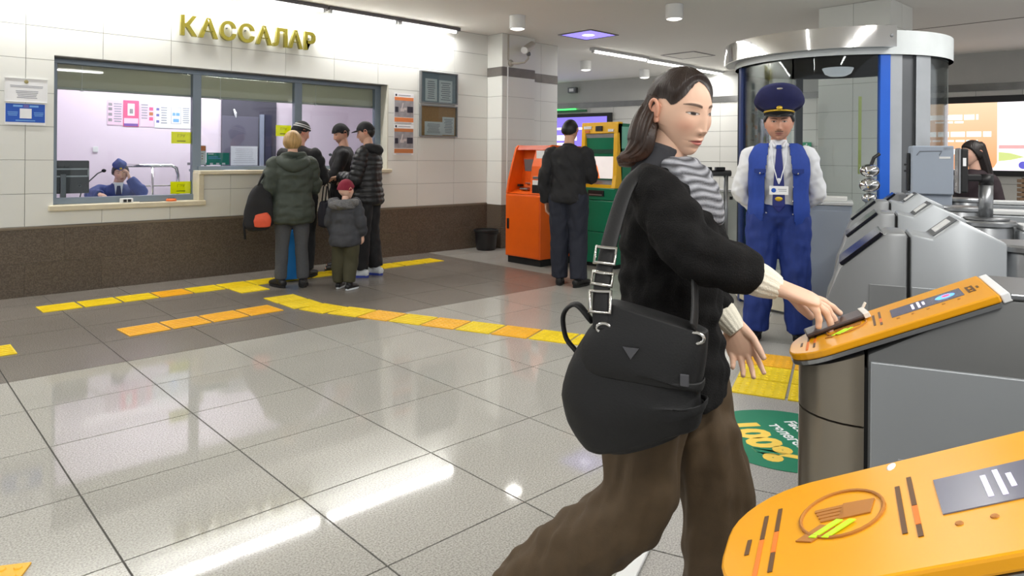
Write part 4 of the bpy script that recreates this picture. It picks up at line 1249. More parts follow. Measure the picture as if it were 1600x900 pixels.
# grey gates: profile in (along, height)
def grey_gate(label, a, b, pole=False, parts=True, wid=0.21):
    p = gate_pos(a, b)
    t = empty('turnstile', p, AX, label, 'turnstile', 'grey steel turnstiles')
    # front body piece with the slanted reader
    f1 = [(-0.075, 0.0), (0.198, 0.0), (0.198, 1.084), (0.138, 1.084), (0.003, 0.962), (-0.035, 0.86), (-0.07, 0.62)]
    MB().profile(f1, 0, wid).build('front_housing', M['gate_side'], t, bevel=0.012, smooth=True, auto=0.5)
    f2 = [(0.206, 0.0), (0.462, 0.0), (0.462, 1.066), (0.337, 1.132), (0.266, 1.072), (0.206, 1.084)]
    MB().profile(f2, 0, wid).build('rear_housing', M['gate_panel'], t, bevel=0.01, smooth=True, auto=0.5)
    MB().box(0.196, 0.208, 0.012, wid - 0.012, 0.0, 1.07).build('joint_gap', M['black_rubber'], t)
    # reader glass on the front slope
    d = Vector((0.135, 0, 0.122)).normalized()
    R = frame_mat((0.003, 0, 0.962), d, (0, 1, 0))
    MB().box(0.008, 0.172, -0.002, wid + 0.002, 0.0, 0.012, R).build('reader_glass', mat('reader_black', (16, 17, 28), 0.12, spec=0.6), t, bevel=0.003)
    d2 = Vector((0.071, 0, 0.060)).normalized()
    R2 = frame_mat((0.266, 0, 1.072), d2, (0, 1, 0))
    ip = MB().box(0.006, 0.09, 0.02, wid - 0.02, 0.0, 0.003, R2).build('indicator_plate', M['steel_dark'], t)
    MB().box(0.02, 0.075, 0.06, wid - 0.06, 0.003, 0.006, R2).build('slot_label', M['white_plastic'], ip)
    # access door on the side
    MB().box(0.09, 0.195, -0.004, 0.0, 0.10, 0.915).build('side_door', M['gate_side'], t, bevel=0.0015)
    MB().box(0.21, 0.45, -0.004, 0.0, 0.10, 0.915).build('side_door', M['gate_panel'], t, bevel=0.0015)
    # round end post and low rail behind it
    yy = wid / 2
    MB().lathe([(0.10, 0.0), (0.10, 1.03), (0.095, 1.04), (0.0, 1.04)], 32, Matrix.Translation((0.545, yy, 0))).build('end_post', M['steel'], t, smooth=True, auto=0.6)
    MB().lathe([(0.112, 1.041), (0.112, 1.055), (0.106, 1.062), (0.0, 1.062)], 32, Matrix.Translation((0.545, yy, 0))).build('end_cap', M['steel'], t, smooth=True, auto=0.6)
    rl = MB().box(0.65, 1.5, yy - 0.075, yy + 0.075, 0.0, 1.028).build('tail_housing', M['gate_panel'], t, bevel=0.01)
    MB().box(0.66, 1.5, yy - 0.085, yy + 0.085, 1.029, 1.05).build('tail_top', M['pale_top'] if 'pale_top' in M else M['steel'], t, bevel=0.004)
    return t
grey_gate('grey turnstile nearest the orange gates', 0.084, 0.880)
grey_gate('grey turnstile carrying the face reader on a pole', 0.108, 1.809)
grey_gate('grey turnstile in front of the guard, third grey one from the orange gates', 0.139, 2.786)
t6 = grey_gate('farthest grey turnstile beside the pale grey cabinet', 0.30, 3.80)
# orange topped gates
def orange_gate(label, a, b, tail=1.25, icons=True):
    p = gate_pos(a, b)
    t = empty('turnstile', p, AX, label, 'turnstile', 'turnstiles with orange tops')
    W = 0.21
    zt = lambda s: 0.900 + 0.46 * s
    # rounded front in two stacked pieces
    n = 14
    arcp = [(0.117 - 0.105 * math.sin(q), 0.105 + 0.105 * math.cos(q)) for q in [math.pi * k / n for k in range(n + 1)]]
    foot = [(x, y) for x, y in arcp] + [(0.130, 0.0), (0.130, W)]
    MB().prism(foot, 0.0, 0.818).build('front_lower', M['gate_front'], t, smooth=True, auto=0.5)
    up = MB()
    k = len(foot)
    v = [(x, y, 0.822) for x, y in foot] + [(x, y, zt(x) - 0.004) for x, y in foot]
    up.add(v, [tuple(range(k - 1, -1, -1)), tuple(range(k, 2 * k))] + [(i, (i + 1) % k, k + (i + 1) % k, k + i) for i in range(k)])
    up.build('front_upper', M['gate_front'], t, smooth=True, auto=0.5)
    MB().box(0.1285, 0.1365, 0.006, W - 0.006, 0.0, 0.93).build('joint_gap', M['black_rubber'], t)
    sd = [(0.135, 0.0), (tail, 0.0), (tail, 1.078), (0.345, 1.078), (0.135, zt(0.135) - 0.006)]
    MB().profile(sd, 0.004, W - 0.004).build('main_housing', M['gate_dark'], t, bevel=0.006, smooth=True, auto=0.5)
    dr = MB().box(0.14, 0.95, -0.004, 0.004, 0.08, 0.945).build('side_door', M['gate_panel'], t, bevel=0.002)
    MB().box(0.185, 0.228, -0.0055, -0.0035, 0.72, 0.775).build('lock_plate', M['gate_panel'], dr, bevel=0.001)
    MB().box(0.352, tail, 0.0, W, 1.0785, 1.09).build('top_plate', M['steel'], t, bevel=0.003)
    # orange slanted plate, rounded towards the user
    d = Vector((0.34, 0, 0.16)).normalized()
    R = frame_mat((0.0, 0, 0.914), d, (0, 1, 0))
    Lp = 0.378
    pts = []
    rr = 0.085
    for c, q0 in (((rr, W - rr), 90), ((rr, rr), 180)):
        for k in range(9):
            q = math.radians(q0 + k * 90 / 8)
            pts.append((c[0] + rr * math.cos(q), c[1] + rr * math.sin(q)))
    pts += [(Lp, 0.0), (Lp, W)]
    pts = [(x, -0.004 + y * (W + 0.008) / W) for x, y in pts]
    pl = MB().prism(pts, 0.0, 0.014, R).build('reader_plate', M['gate_orange'], t, bevel=0.003)
    MB().prism([(x * 0.995 - 0.002, y) for x, y in pts], -0.008, -0.0005, R).build('plate_edge', M['steel'], t)
    MB().box(Lp + 0.001, Lp + 0.016, 0.0, W, -0.004, 0.012, R).build('edge_trim', M['white_plastic'], t, bevel=0.002)
    z = 0.0142
    def flat(name, m, mb): mb.build(name, M[m], pl)
    lc = MB().box(0.205, 0.335, 0.075, 0.145, z, z + 0.001, R).build('display', M['gate_lcd'], pl)
    # hand symbol in a ring, pass card, captions
    rgp = [(0.118 + 0.040 * math.cos(q), 0.120 + 0.046 * math.sin(q), z + 0.0006) for q in [2 * math.pi * k / 28 for k in range(28)]]
    MB().tube(rgp, 0.0018, 6, R, closed=True).build('ring_print', M['print_brown'], pl)
    h = MB()
    h.prism([(0.115, 0.108), (0.145, 0.108), (0.15, 0.135), (0.12, 0.138)], z, z + 0.0012, R)
    for kx, yy in enumerate((0.112, 0.119, 0.126, 0.133)):
        h.box(0.098 - 0.002 * kx, 0.12, yy - 0.0026, yy + 0.0026, z, z + 0.0012, R)
    h.build('hand_print', M['print_brown'], pl)['kind'] = 'stuff'
    MB().prism([(0.075, 0.082), (0.09, 0.074), (0.112, 0.095), (0.098, 0.104)], z, z + 0.0012, R).build('card_print', M['print_brown'], pl)
    for o_ in (0.0, 0.012):
        MB().prism([(0.088 + o_, 0.082 - o_ * .4), (0.094 + o_, 0.079 - o_ * .4), (0.120 + o_, 0.102 - o_ * .4), (0.114 + o_, 0.106 - o_ * .4)], z + 0.0014, z + 0.0022, R).build('arrow_print', M['print_green'], pl)
    def cap(x, y0, y1, segs):
        """a caption line: dark and orange print, words run together at this distance"""
        p = y1
        for (ln, m) in segs:
            q = p - (y1 - y0) * ln
            MB().box(x - 0.0022, x + 0.0022, q + 0.001, p, z, z + 0.0006, R).build('caption_print', M[m], pl)
            p = q
    cap(0.054, 0.035, 0.160, ((.40, 'print_dark'), (.32, 'print_orange'), (.28, 'print_dark')))
    cap(0.040, 0.030, 0.150, ((.42, 'print_dark'), (.58, 'print_orange')))
    cap(0.027, 0.075, 0.105, ((1.0, 'print_dark'),))
    cap(0.172, 0.055, 0.150, ((1.0, 'print_dark'),))
    cap(0.184, 0.045, 0.165, ((.52, 'print_dark'), (.30, 'print_orange'), (.18, 'print_dark')))
    for i in range(5):
        MB().lathe([(0.0, 0.0012), (0.003, 0.001), (0.0035, 0)], 10, R @ Matrix.Translation((0.215 + i * 0.027, 0.055, z))).build('indicator_dot', M['print_brown'], pl)
    for i, (x, y0, y1) in enumerate(((0.246, 0.088, 0.130), (0.257, 0.086, 0.136), (0.266, 0.098, 0.124))):
        MB().box(x - 0.0022, x + 0.0022, y0, y1, z + 0.0011, z + 0.0016, R).build('display_text', M['lcd_glow'], lc)
    MB().lathe([(0.0, 0.001), (0.016, 0.0008), (0.018, 0)], 18, R @ Matrix.Translation((0.305, 0.110, z + 0.001))).build('display_symbol', M['lcd_blue'], lc)
    MB().lathe([(0.0, 0.001), (0.007, 0.0008), (0.008, 0)], 14, R @ Matrix.Translation((0.307, 0.108, z + 0.0021))).build('display_heart', M['lcd_red'], lc)
    g_ = MB()
    for k, (x0, x1, y0, y1) in enumerate(((0.343, 0.347, 0.080, 0.135), (0.352, 0.356, 0.080, 0.135), (0.347, 0.352, 0.082, 0.088), (0.347, 0.352, 0.100, 0.106), (0.347, 0.352, 0.127, 0.133), (0.360, 0.364, 0.100, 0.118))):
        g_.box(x0, x1, y0, y1, z, z + 0.0006, R)
    g_.build('label_print', M['print_dark'], pl)['kind'] = 'stuff'
    return t
orange_gate('orange topped turnstile under the hand of the young woman', 0.0, -0.21)
orange_gate('orange topped turnstile nearest the camera at the bottom right corner', -0.01, -1.035)
sc = tag(MB().ball((0, 0, 0), (0.012, 0.006, 0.004)).build('paper_scrap', M['paper'], smooth=True), 'white crumpled scrap on the edge of the nearest orange gate', 'paper scrap')
sc.location = gate_pos(0.14, -0.832) + Vector((0, 0, 0.997))

# face reader on its pole
fr = empty('face_reader', gate_pos(0.108 + 0.545, 1.809 + 0.105) + Vector((0, 0, 1.0625)), AX, 'black face reader tablet on a short steel pole', 'face reader')
MB().lathe([(0.085, 0.0), (0.085, 0.008), (0.033, 0.012)], 28).build('base_flange', M['steel_dark'], fr, smooth=True)
MB().tube([(0, 0, 0.008), (0, 0, 0.15)], 0.027, 20).build('pole', M['steel'], fr, smooth=True)
MB().tube([(0, 0, 0.15), (0, 0, 0.195)], 0.0275, 20).build('pole_collar', M['black_plastic'], fr, smooth=True)
MB().box(-0.075, 0.01, -0.02, 0.02, 0.165, 0.195).build('arm', M['black_plastic'], fr, bevel=0.006)
tb_ = MB().box(-0.10, -0.072, -0.055, 0.055, 0.115, 0.305).build('tablet', M['black_plastic'], fr, bevel=0.006)
MB().box(-0.107, -0.099, -0.058, 0.058, 0.112, 0.308).build('bezel', M['steel'], tb_, bevel=0.003)
MB().box(-0.109, -0.1065, -0.05, 0.05, 0.12, 0.30).build('screen', M['screen_dark'], tb_)
MB().box(-0.092, -0.08, -0.0575, -0.0545, 0.23, 0.265).build('sticker', M['paper'], tb_)

# grey control box between the gates
gb = empty('control_box', (4.95, 1.40, 0), AX, 'pale grey locked control box on a pedestal among the gates', 'control box')
MB().box(-0.09, 0.11, -0.07, 0.11, 0.0, 1.10).build('pedestal', M['grey_paint'], gb, bevel=0.006)
MB().box(-0.114, 0.114, -0.10, 0.12, 1.101, 1.405).build('case', M['grey_paint'], gb, bevel=0.008)
dr = MB().box(-0.108, 0.108, -0.106, -0.101, 1.107, 1.40).build('door', M['grey_paint'], gb, bevel=0.002)
MB().tube([(-0.085, -0.108, 1.345), (-0.07, -0.109, 1.37), (0.05, -0.109, 1.372), (0.035, -0.108, 1.345)], 0.0022, 6).build('pressed_edge', M['steel_dark'], dr)
MB().box(0.035, 0.095, -0.108, -0.105, 1.325, 1.338).build('name_plate', M['white_plastic'], dr)
v, f = text_shape('№1', 0.022, 0.0003)
MB().add([(p[0] + 0.075, -0.1075 - p[2], p[1] + 1.385) for p in v], f).build('number', M['ink'], dr)
MB().box(-0.135, -0.116, -0.06, 0.02, 1.12, 1.36).build('cable_cover', M['black_plastic'], gb, bevel=0.006)
for z in (1.24, 1.28): MB().box(-0.15, -0.134, -0.06, -0.04, z, z + 0.012).build('plug', M['black_plastic'], gb)

# slatted wooden stack at the right edge
sl = empty('slatted_bench', (9.95, 1.55, 0), math.radians(-43.2), 'brown slatted wooden stand at the right edge beyond the gates', 'bench')
mat('slat_wood', (140, 112, 84), 0.55, var=0.15, scale=12, stretch=(1, 6, 6))
for k in range(13):
    z = 0.44 + k * 0.052
    MB().box(-0.42, 0.5, -0.04 - 0.004 * (k % 2), 0.02, z, z + 0.040).build('slat', M['slat_wood'], sl, bevel=0.006)
for x in (-0.3, 0.32): MB().box(x - 0.03, x + 0.03, 0.021, 0.06, 0.0, 1.12).build('upright', mat('dark_wood', (84, 66, 50), 0.6), sl)
# ------------------------------------------------------------------ people: toolkit
def catmull(K, sub):
    K = np.asarray(K, float)
    n = len(K)
    if n < 3: 
        t = np.linspace(0, 1, sub + 1)[:, None]
        return K[0] * (1 - t) + K[-1] * t
    out = []
    for i in range(n - 1):
        p0 = K[max(i - 1, 0)] if i > 0 else 2 * K[0] - K[1]
        p1, p2 = K[i], K[i + 1]
        p3 = K[i + 2] if i + 2 < n else 2 * K[-1] - K[-2]
        for t in np.linspace(0, 1, sub, endpoint=False):
            out.append(0.5 * ((2 * p1) + (-p0 + p2) * t + (2 * p0 - 5 * p1 + 4 * p2 - p3) * t * t + (-p0 + 3 * p1 - 3 * p2 + p3) * t ** 3))
    out.append(K[-1])
    return np.array(out)

def nrm(v):
    v = np.asarray(v, float)
    return v / (np.linalg.norm(v) + 1e-12)

def limb(keys, ref=(1, 0, 0), n=18, sub=5, cap=(1, 1), bands=None, ridge=None, square=2.0):
    """smooth closed tube; keys (x,y,z,r1[,r2]): r1 along ref, r2 across"""
    K = [tuple(k) if len(k) == 5 else tuple(k) + (k[3],) for k in keys]
    C = catmull(K, sub)
    P, R1, R2 = C[:, :3], np.maximum(C[:, 3], 0.002), np.maximum(C[:, 4], 0.002)
    T = np.gradient(P, axis=0)
    T /= np.linalg.norm(T, axis=1)[:, None] + 1e-12
    ref = nrm(ref)
    if bands:
        s = np.concatenate([[0], np.cumsum(np.linalg.norm(np.diff(P, axis=0), axis=1))])
        w = np.abs(np.sin(np.pi * s / bands[0])) ** 0.55
        R1 = R1 + bands[1] * (w - 0.6); R2 = R2 + bands[1] * (w - 0.6)
    rings = []
    u = None
    ang = np.linspace(0, 2 * np.pi, n, endpoint=False)
    ca = np.sign(np.cos(ang)) * np.abs(np.cos(ang)) ** (2 / square)
    sa = np.sign(np.sin(ang)) * np.abs(np.sin(ang)) ** (2 / square)
    rid = np.ones(n) if ridge is None else 1 + ridge
    fr = []
    for i in range(len(P)):
        base = ref if u is None else u
        uu = base - T[i] * np.dot(base, T[i])
        if np.linalg.norm(uu) < 0.15 and u is not None: uu = u
        u = nrm(uu)
        w_ = np.cross(T[i], u)
        fr.append((u, w_))
    def ringat(p, uu, ww, a, b):
        return p + np.outer(ca * rid, uu) * a + np.outer(sa * rid, ww) * b
    if cap[0]:
        for q in (0.25, 0.65, 0.9):
            k = math.sqrt(1 - (1 - q) ** 2)
            rings.append(ringat(P[0] - T[0] * (1 - q) * min(R1[0], R2[0]) * cap[0], fr[0][0], fr[0][1], R1[0] * k, R2[0] * k))
    for i in range(len(P)):
        rings.append(ringat(P[i], fr[i][0], fr[i][1], R1[i], R2[i]))
    if cap[1]:
        for q in (0.9, 0.65, 0.25):
            k = math.sqrt(1 - (1 - q) ** 2)
            rings.append(ringat(P[-1] + T[-1] * (1 - q) * min(R1[-1], R2[-1]) * cap[1], fr[-1][0], fr[-1][1], R1[-1] * k, R2[-1] * k))
    V = np.concatenate(rings)
    m = len(rings)
    F = []
    for i in range(m - 1):
        for j in range(n):
            j2 = (j + 1) % n
            F.append((i * n + j, i * n + j2, (i + 1) * n + j2, (i + 1) * n + j))
    F.append(tuple(range(n - 1, -1, -1)))
    F.append(tuple(range((m - 1) * n, m * n)))
    return V, F

def blob(c, r, M=None, n=20, m=14):
    mb = MB().ball((0, 0, 0), r, n, m)
    V = np.array(mb.v)
    if M is not None:
        V = V @ np.array(M.to_3x3()).T
    return V + np.array(c), mb.f

def merge(shapes):
    V, F, o = [], [], 0
    for v, f in shapes:
        V.append(np.asarray(v, float)); F += [tuple(i + o for i in q) for q in f]; o += len(v)
    return np.concatenate(V), F

def voxel(shapes, size, smooth=4):
    """union of closed shapes as one continuous skin"""
    V, F = merge(shapes)
    me = bpy.data.meshes.new('tmp')
    me.from_pydata(V.tolist(), [], F)
    o = bpy.data.objects.new('tmp', me)
    COL.objects.link(o)
    r = o.modifiers.new('r', 'REMESH'); r.mode = 'VOXEL'; r.voxel_size = size
    if smooth:
        s = o.modifiers.new('s', 'SMOOTH'); s.factor = 0.5; s.iterations = smooth
    dg = bpy.context.evaluated_depsgraph_get()
    ev = o.evaluated_get(dg)
    m2 = ev.to_mesh()
    nv = len(m2.vertices)
    A = np.empty(nv * 3, np.float32); m2.vertices.foreach_get('co', A)
    A = A.reshape(-1, 3).astype(float)
    nl = len(m2.loops); L = np.empty(nl, np.int32); m2.loops.foreach_get('vertex_index', L)
    npl = len(m2.polygons); st = np.empty(npl, np.int32); m2.polygons.foreach_get('loop_start', st)
    ct = np.empty(npl, np.int32); m2.polygons.foreach_get('loop_total', ct)
    Fq = [tuple(L[a:a + b]) for a, b in zip(st.tolist(), ct.tolist())]
    ev.to_mesh_clear()
    bpy.data.objects.remove(o); bpy.data.meshes.remove(me)
    return A, Fq

def wrinkle(V, seed, amp, freq, stretch=(1, 1, 1)):
    """soft pseudo-noise offset used for cloth folds"""
    r = np.random.RandomState(seed)
    s = np.zeros(len(V))
    Q = V * np.array(stretch)
    for k in range(7):
        d = nrm(r.normal(size=3)); f = freq * (0.6 + 1.1 * r.rand()); ph = r.rand() * 6.28
        d2 = nrm(r.normal(size=3))
        s += np.sin(Q @ d * f + ph + 1.3 * np.sin(Q @ d2 * f * 0.7 + ph))
    return amp * s / 3.0

def vnormals(V, F):
    me = bpy.data.meshes.new('tmp')
    me.from_pydata(V.tolist(), [], F); me.update()
    N = np.empty(len(V) * 3, np.float32); me.vertex_normals.foreach_get('vector', N)
    bpy.data.meshes.remove(me)
    return N.reshape(-1, 3).astype(float)

def mesh_obj(name, V, F, material, parent=None, col=None, smooth=True):
    me = bpy.data.meshes.new(name)
    me.from_pydata(np.asarray(V).tolist(), [], F)
    me.update()
    if material is not None: me.materials.append(material)
    if col is not None:
        at = me.color_attributes.new('Col', 'FLOAT_COLOR', 'POINT')
        buf = np.ones((len(V), 4), np.float32); buf[:, :3] = col
        at.data.foreach_set('color', buf.ravel())
    if smooth: me.shade_smooth()
    o = bpy.data.objects.new(name, me)
    COL.objects.link(o)
    if parent is not None: o.parent = parent
    return o

def cloth(name, shapes, material, parent, vox=0.008, smooth=4, seed=1, amp=0.004, freq=26, stretch=(1, 1, 1), col=None):
    V, F = voxel(shapes, vox, smooth)
    if amp:
        V = V + vnormals(V, F) * wrinkle(V, seed, amp, freq, stretch)[:, None]
    return mesh_obj(name, V, F, material, parent, None if col is None else col(V))

def sstep(x, a, b):
    t = np.clip((x - a) / (b - a), 0, 1)
    return t * t * (3 - 2 * t)

SKIN = mat('skin', (220, 180, 155), 0.5, var=0.03, scale=30, attr='Col', spec=0.35)
SKIN.node_tree.nodes['Principled BSDF'].inputs['Subsurface Weight'].default_value = 0.08
SKIN.node_tree.nodes['Principled BSDF'].inputs['Subsurface Radius'].default_value = (0.01, 0.005, 0.003)
HAIRM = mat('hair', (30, 24, 20), 0.42, var=0.18, scale=60, attr='Col', spec=0.4, bump=0.25, bscale=220, stretch=(1, 1, 0.15))
def G2(x, z, cx, cz, sx, sz): return np.exp(-((x - cx) / sx) ** 2 - ((z - cz) / sz) ** 2)

def head_grid(nlat, nlon, lean=0.0, jaw=0.30, wide=1.0, nose=1.0):
    """a sculpted head, chin to crown 0.225, face towards +y; returns V,F and lon"""
    la = np.linspace(0, np.pi, nlat)
    t = np.linspace(-1, 1, nlon, endpoint=False)
    lo = np.pi * (0.45 * t + 0.55 * t ** 3)            # denser at the front
    LA, LO = np.meshgrid(la, lo, indexing='ij')
    dx, dy, dz = np.sin(LA) * np.sin(LO), np.sin(LA) * np.cos(LO), np.cos(LA)
    x, y, z = 0.074 * wide * dx, 0.094 * dy, 0.1125 * dz
    k = np.clip(-dz, 0, 1)
    fr = sstep(dy, -0.15, 0.45)
    # straighter face below the eyes
    ell = np.sqrt(np.clip(1 - k ** 2, 1e-4, 1)); sup = np.clip(1 - k ** 3.4, 1e-4, 1) ** (1 / 3.4)
    y = np.where(dy > 0, y * (1 + fr * (np.minimum(sup / ell, 2.6) - 1)), y)
    y = np.where(dy > 0, np.minimum(y, 0.094), y)
    y = y - fr * 0.004 * (k > 0) * k
    xs = np.minimum(sup / ell, 1.9)
    x = x * (1 + (xs - 1) * 0.55 * fr) * (1 - jaw * k ** 1.7)
    back = 1 - fr
    y = y * (1 - 0.45 * back * k ** 1.2)
    z = np.where(back > 0, z * (1 - 0.30 * back * k), z)
    x = x * (1 + 0.05 * back * (1 - k) * (dz > -0.3))
    f2 = sstep(dy, 0.1, 0.5)
    # features, all along +y
    d = np.zeros_like(x)
    prof = np.interp(z, [-0.045, -0.038, -0.028, -0.01, 0.012, 0.03], [0.0, 0.012, 0.0225, 0.015, 0.006, 0.0]) * nose
    sgx = np.interp(z, [-0.04, -0.028, 0.02], [0.013, 0.0115, 0.008])
    d += prof * np.exp(-(x / sgx) ** 2)
    for s in (-1, 1):
        d += 0.0055 * G2(x, z, s * 0.0125, -0.031, 0.0055, 0.006)
        d += -0.0095 * G2(x, z, s * 0.031, 0.016, 0.018, 0.012)
        d += 0.0055 * G2(x, z, s * 0.031, 0.0145, 0.0125, 0.0085)
        d += 0.003 * G2(x, z, s * 0.031, 0.036, 0.018, 0.006)
        d += 0.004 * G2(x, z, s * 0.044, -0.016, 0.02, 0.018)
        d += -0.003 * G2(x, z, s * 0.032, -0.055, 0.012, 0.02)
    d += 0.005 * G2(x, z, 0, -0.0545, 0.019, 0.0048) + 0.0058 * G2(x, z, 0, -0.0655, 0.016, 0.0052) - 0.0042 * G2(x, z, 0, -0.0597, 0.021, 0.0018)
    d += -0.003 * G2(x, z, 0, -0.077, 0.02, 0.005) + 0.006 * G2(x, z, 0, -0.096, 0.02, 0.014)
    d += -0.002 * G2(x, z, 0, -0.045, 0.004, 0.006)
    y = y + d * f2
    V = np.stack([x, y, z], -1).reshape(-1, 3)
    F = []
    for i in range(nlat - 1):
        for j in range(nlon):
            j2 = (j + 1) % nlon
            F.append((i * nlon + j, i * nlon + j2, (i + 1) * nlon + j2, (i + 1) * nlon + j))
    return V, F, LO.reshape(-1)

def ear_shapes(sc=1.0):
    out = []
    for s in (-1, 1):
        c = np.array((s * 0.073, -0.010, 0.0))
        pts = []
        for q in np.linspace(-0.5, 4.4, 12):
            pts.append((c[0] + s * (0.010 + 0.004 * math.sin(q)), c[1] - 0.003 + 0.0165 * math.cos(q) , c[2] + 0.003 + 0.027 * math.sin(q), 0.0048))
        out.append(limb(pts, (1, 0, 0), 8, 2))
        out.append(limb([(c[0] + s * 0.002, c[1] + 0.006, c[2] + 0.02, 0.004, 0.012), (c[0] + s * 0.006, c[1] - 0.002, c[2], 0.005, 0.016), (c[0] + s * 0.004, c[1] + 0.008, c[2] - 0.026, 0.005, 0.008)], (1, 0, 0), 10, 3))
    return out

def paint_face(V, skin, lips=(178, 104, 96), brow=(50, 38, 32), eye_open=0.8, iris=(38, 24, 18), stache=None, blush=0.25, brow_drop=0.0, shadow_beard=None):
    """colours of skin, lips, brows and eyes, plus painted shade in creases and nostrils, at head coordinates"""
    lin = lambda c: np.array(S(*c)[:3])
    x, y, z = V[:, 0], V[:, 1], V[:, 2]
    C = np.tile(lin(skin), (len(V), 1))
    fr = sstep(y, 0.03, 0.06)
    def lay(mask, c):
        nonlocal C
        m = np.clip(mask, 0, 1)[:, None]
        C = C * (1 - m) + lin(c) * m
    ax = np.abs(x)
    pk = tuple(int(a * b) for a, b in zip(skin, (1.0, 0.80, 0.78)))
    lay(blush * fr * np.exp(-((ax - 0.045) / 0.02) ** 2 - ((z + 0.02) / 0.02) ** 2), pk)
    if shadow_beard: lay(0.5 * fr * sstep(-z, 0.035, 0.06) * (1 - sstep(ax, 0.045, 0.06)), shadow_beard)
    w = 0.0235
    up = -0.0597 + 0.0068 * np.clip(1 - (ax / w) ** 2, 0, 1) - 0.0012 * np.exp(-(x / 0.004) ** 2)
    lo_ = -0.0597 - 0.0098 * np.clip(1 - (ax / w) ** 2, 0, 1)
    lay(fr * sstep(up - z, -0.0008, 0.0012) * sstep(z - lo_, -0.0008, 0.0012) * (ax < w), lips)
    lay(fr * 0.75 * np.exp(-((z + 0.0597 + 0.001 * (ax / w)) / 0.0013) ** 2) * (ax < w + 0.002), tuple(int(c * 0.45) for c in lips))  # shade between the lips, painted as a darker line
    bz = 0.0375 - brow_drop - 9.0 * (ax - 0.034) ** 2
    th_ = np.interp(ax, [0.012, 0.02, 0.04, 0.052], [0.0034, 0.0040, 0.0032, 0.0012])
    lay(fr * 0.9 * sstep(th_ - np.abs(z - bz), -0.001, 0.0012) * (ax > 0.011) * (ax < 0.053), brow)
    ex, ez = (ax - 0.031) / 0.0150, (z - 0.0145)
    lidu = 0.0068 * eye_open * np.clip(1 - ex ** 2, 0, 1); lidl = -0.0042 * np.clip(1 - ex ** 2, 0, 1)
    inside = fr * sstep(lidu - ez, -0.0006, 0.0008) * sstep(ez - lidl, -0.0006, 0.0008) * (np.abs(ex) < 1)
    lay(inside, (214, 206, 200))
    ir = np.sqrt((ax - 0.031) ** 2 + (ez - 0.0005) ** 2)
    lay(inside * sstep(0.0066 - ir, -0.0008, 0.0008), iris)
    lay(fr * 0.95 * np.exp(-((ez - lidu - 0.0004) / 0.0014) ** 2) * (np.abs(ex) < 1.08), (30, 22, 20))
    lay(fr * 0.4 * np.exp(-((ez - lidl) / 0.0012) ** 2) * (np.abs(ex) < 1.0), (70, 48, 40))
    lay(fr * 0.3 * np.exp(-((ez - lidu - 0.005) / 0.0012) ** 2) * (np.abs(ex) < 1.0), tuple(int(c * 0.6) for c in skin))  # shade of the lid crease, painted in
    for s in (-1, 1): lay(fr * 0.8 * np.exp(-((x - s * 0.0075) / 0.0035) ** 2 - ((z + 0.0385) / 0.002) ** 2), tuple(int(c * 0.35) for c in skin))  # shade inside the nostrils, painted in
    if stache: lay(fr * 0.85 * sstep(z, -0.0535, -0.050) * (1 - sstep(z, -0.0455, -0.043)) * (1 - sstep(ax, 0.020, 0.028)), stache)
    return C

def fingers(wrist, d, n, side, curls, spread=0.03, sc=1.0, thumb=(0.5, 0.5, 0.25), fr=0.0085, palm_t=0.0135):
    """hand with palm, four fingers and a thumb. d: pointing direction, n: palm normal (out of the palm)"""
    d = nrm(d); n = nrm(np.asarray(n, float) - d * np.dot(n, d))
    t = np.cross(d, n) * (1 if side == 'R' else -1)      # thumb side
    w = np.asarray(wrist, float)
    sh = []
    sh.append(limb([tuple(w - d * 0.03 * sc) + (0.026 * sc, 0.019 * sc), tuple(w + d * 0.012 * sc) + (0.027 * sc, 0.018 * sc), tuple(w + d * 0.045 * sc) + (0.037 * sc, palm_t * 1.15 * sc), tuple(w + d * 0.080 * sc) + (0.040 * sc, palm_t * sc), tuple(w + d * 0.092 * sc) + (0.038 * sc, palm_t * 0.8 * sc)], t, 18, 4))
    L = [0.070, 0.078, 0.072, 0.056]
    off = [0.028, 0.0095, -0.009, -0.0265]
    for i in range(4):
        root = w + d * (0.082 - 0.004 * (i == 0) - 0.010 * (i == 3)) * sc + t * off[i] * sc
        dd = nrm(d + t * spread * (1.5 - i))
        pts = [tuple(root - dd * 0.015 * sc) + (fr * 1.15 * sc,), tuple(root) + (fr * 1.12 * sc,)]
        p = root; ang = 0.0
        for sgm, (fl, cu) in enumerate(zip((0.45, 0.30, 0.25), curls[i])):
            ang += cu
            v = dd * math.cos(ang) + n * math.sin(ang)
            q = p + v * L[i] * fl * sc
            mid = (p + q) / 2
            pts.append(tuple(mid) + (fr * (1.0 - 0.10 * sgm) * sc * 0.97,))
            pts.append(tuple(q) + (fr * (1.03 - 0.12 * sgm) * sc,))
            p = q
        sh.append(limb(pts, t, 10, 3))
    # thumb
    root = w + d * 0.022 * sc + t * 0.024 * sc
    a, bnd, into = thumb
    v = nrm(d * math.cos(a) + t * math.sin(a) + n * into)
    v2 = nrm(d * math.cos(a - bnd) + t * math.sin(a - bnd) + n * (into + 0.15))
    p1 = root + v * 0.040 * sc; p2 = p1 + v2 * 0.030 * sc; p3 = p2 + nrm(v2 + d * 0.2) * 0.024 * sc
    sh.append(limb([tuple(root - v * 0.01) + (0.015 * sc,), tuple(root + v * 0.02 * sc) + (0.0135 * sc,), tuple(p1) + (0.0105 * sc,), tuple((p1 + p2) / 2) + (0.0098 * sc,), tuple(p2) + (0.0100 * sc,), tuple(p3) + (0.0078 * sc,)], n, 10, 3))
    return sh
RELAX = [(0.25, 0.3, 0.2), (0.3, 0.35, 0.22), (0.35, 0.4, 0.25), (0.42, 0.4, 0.25)]

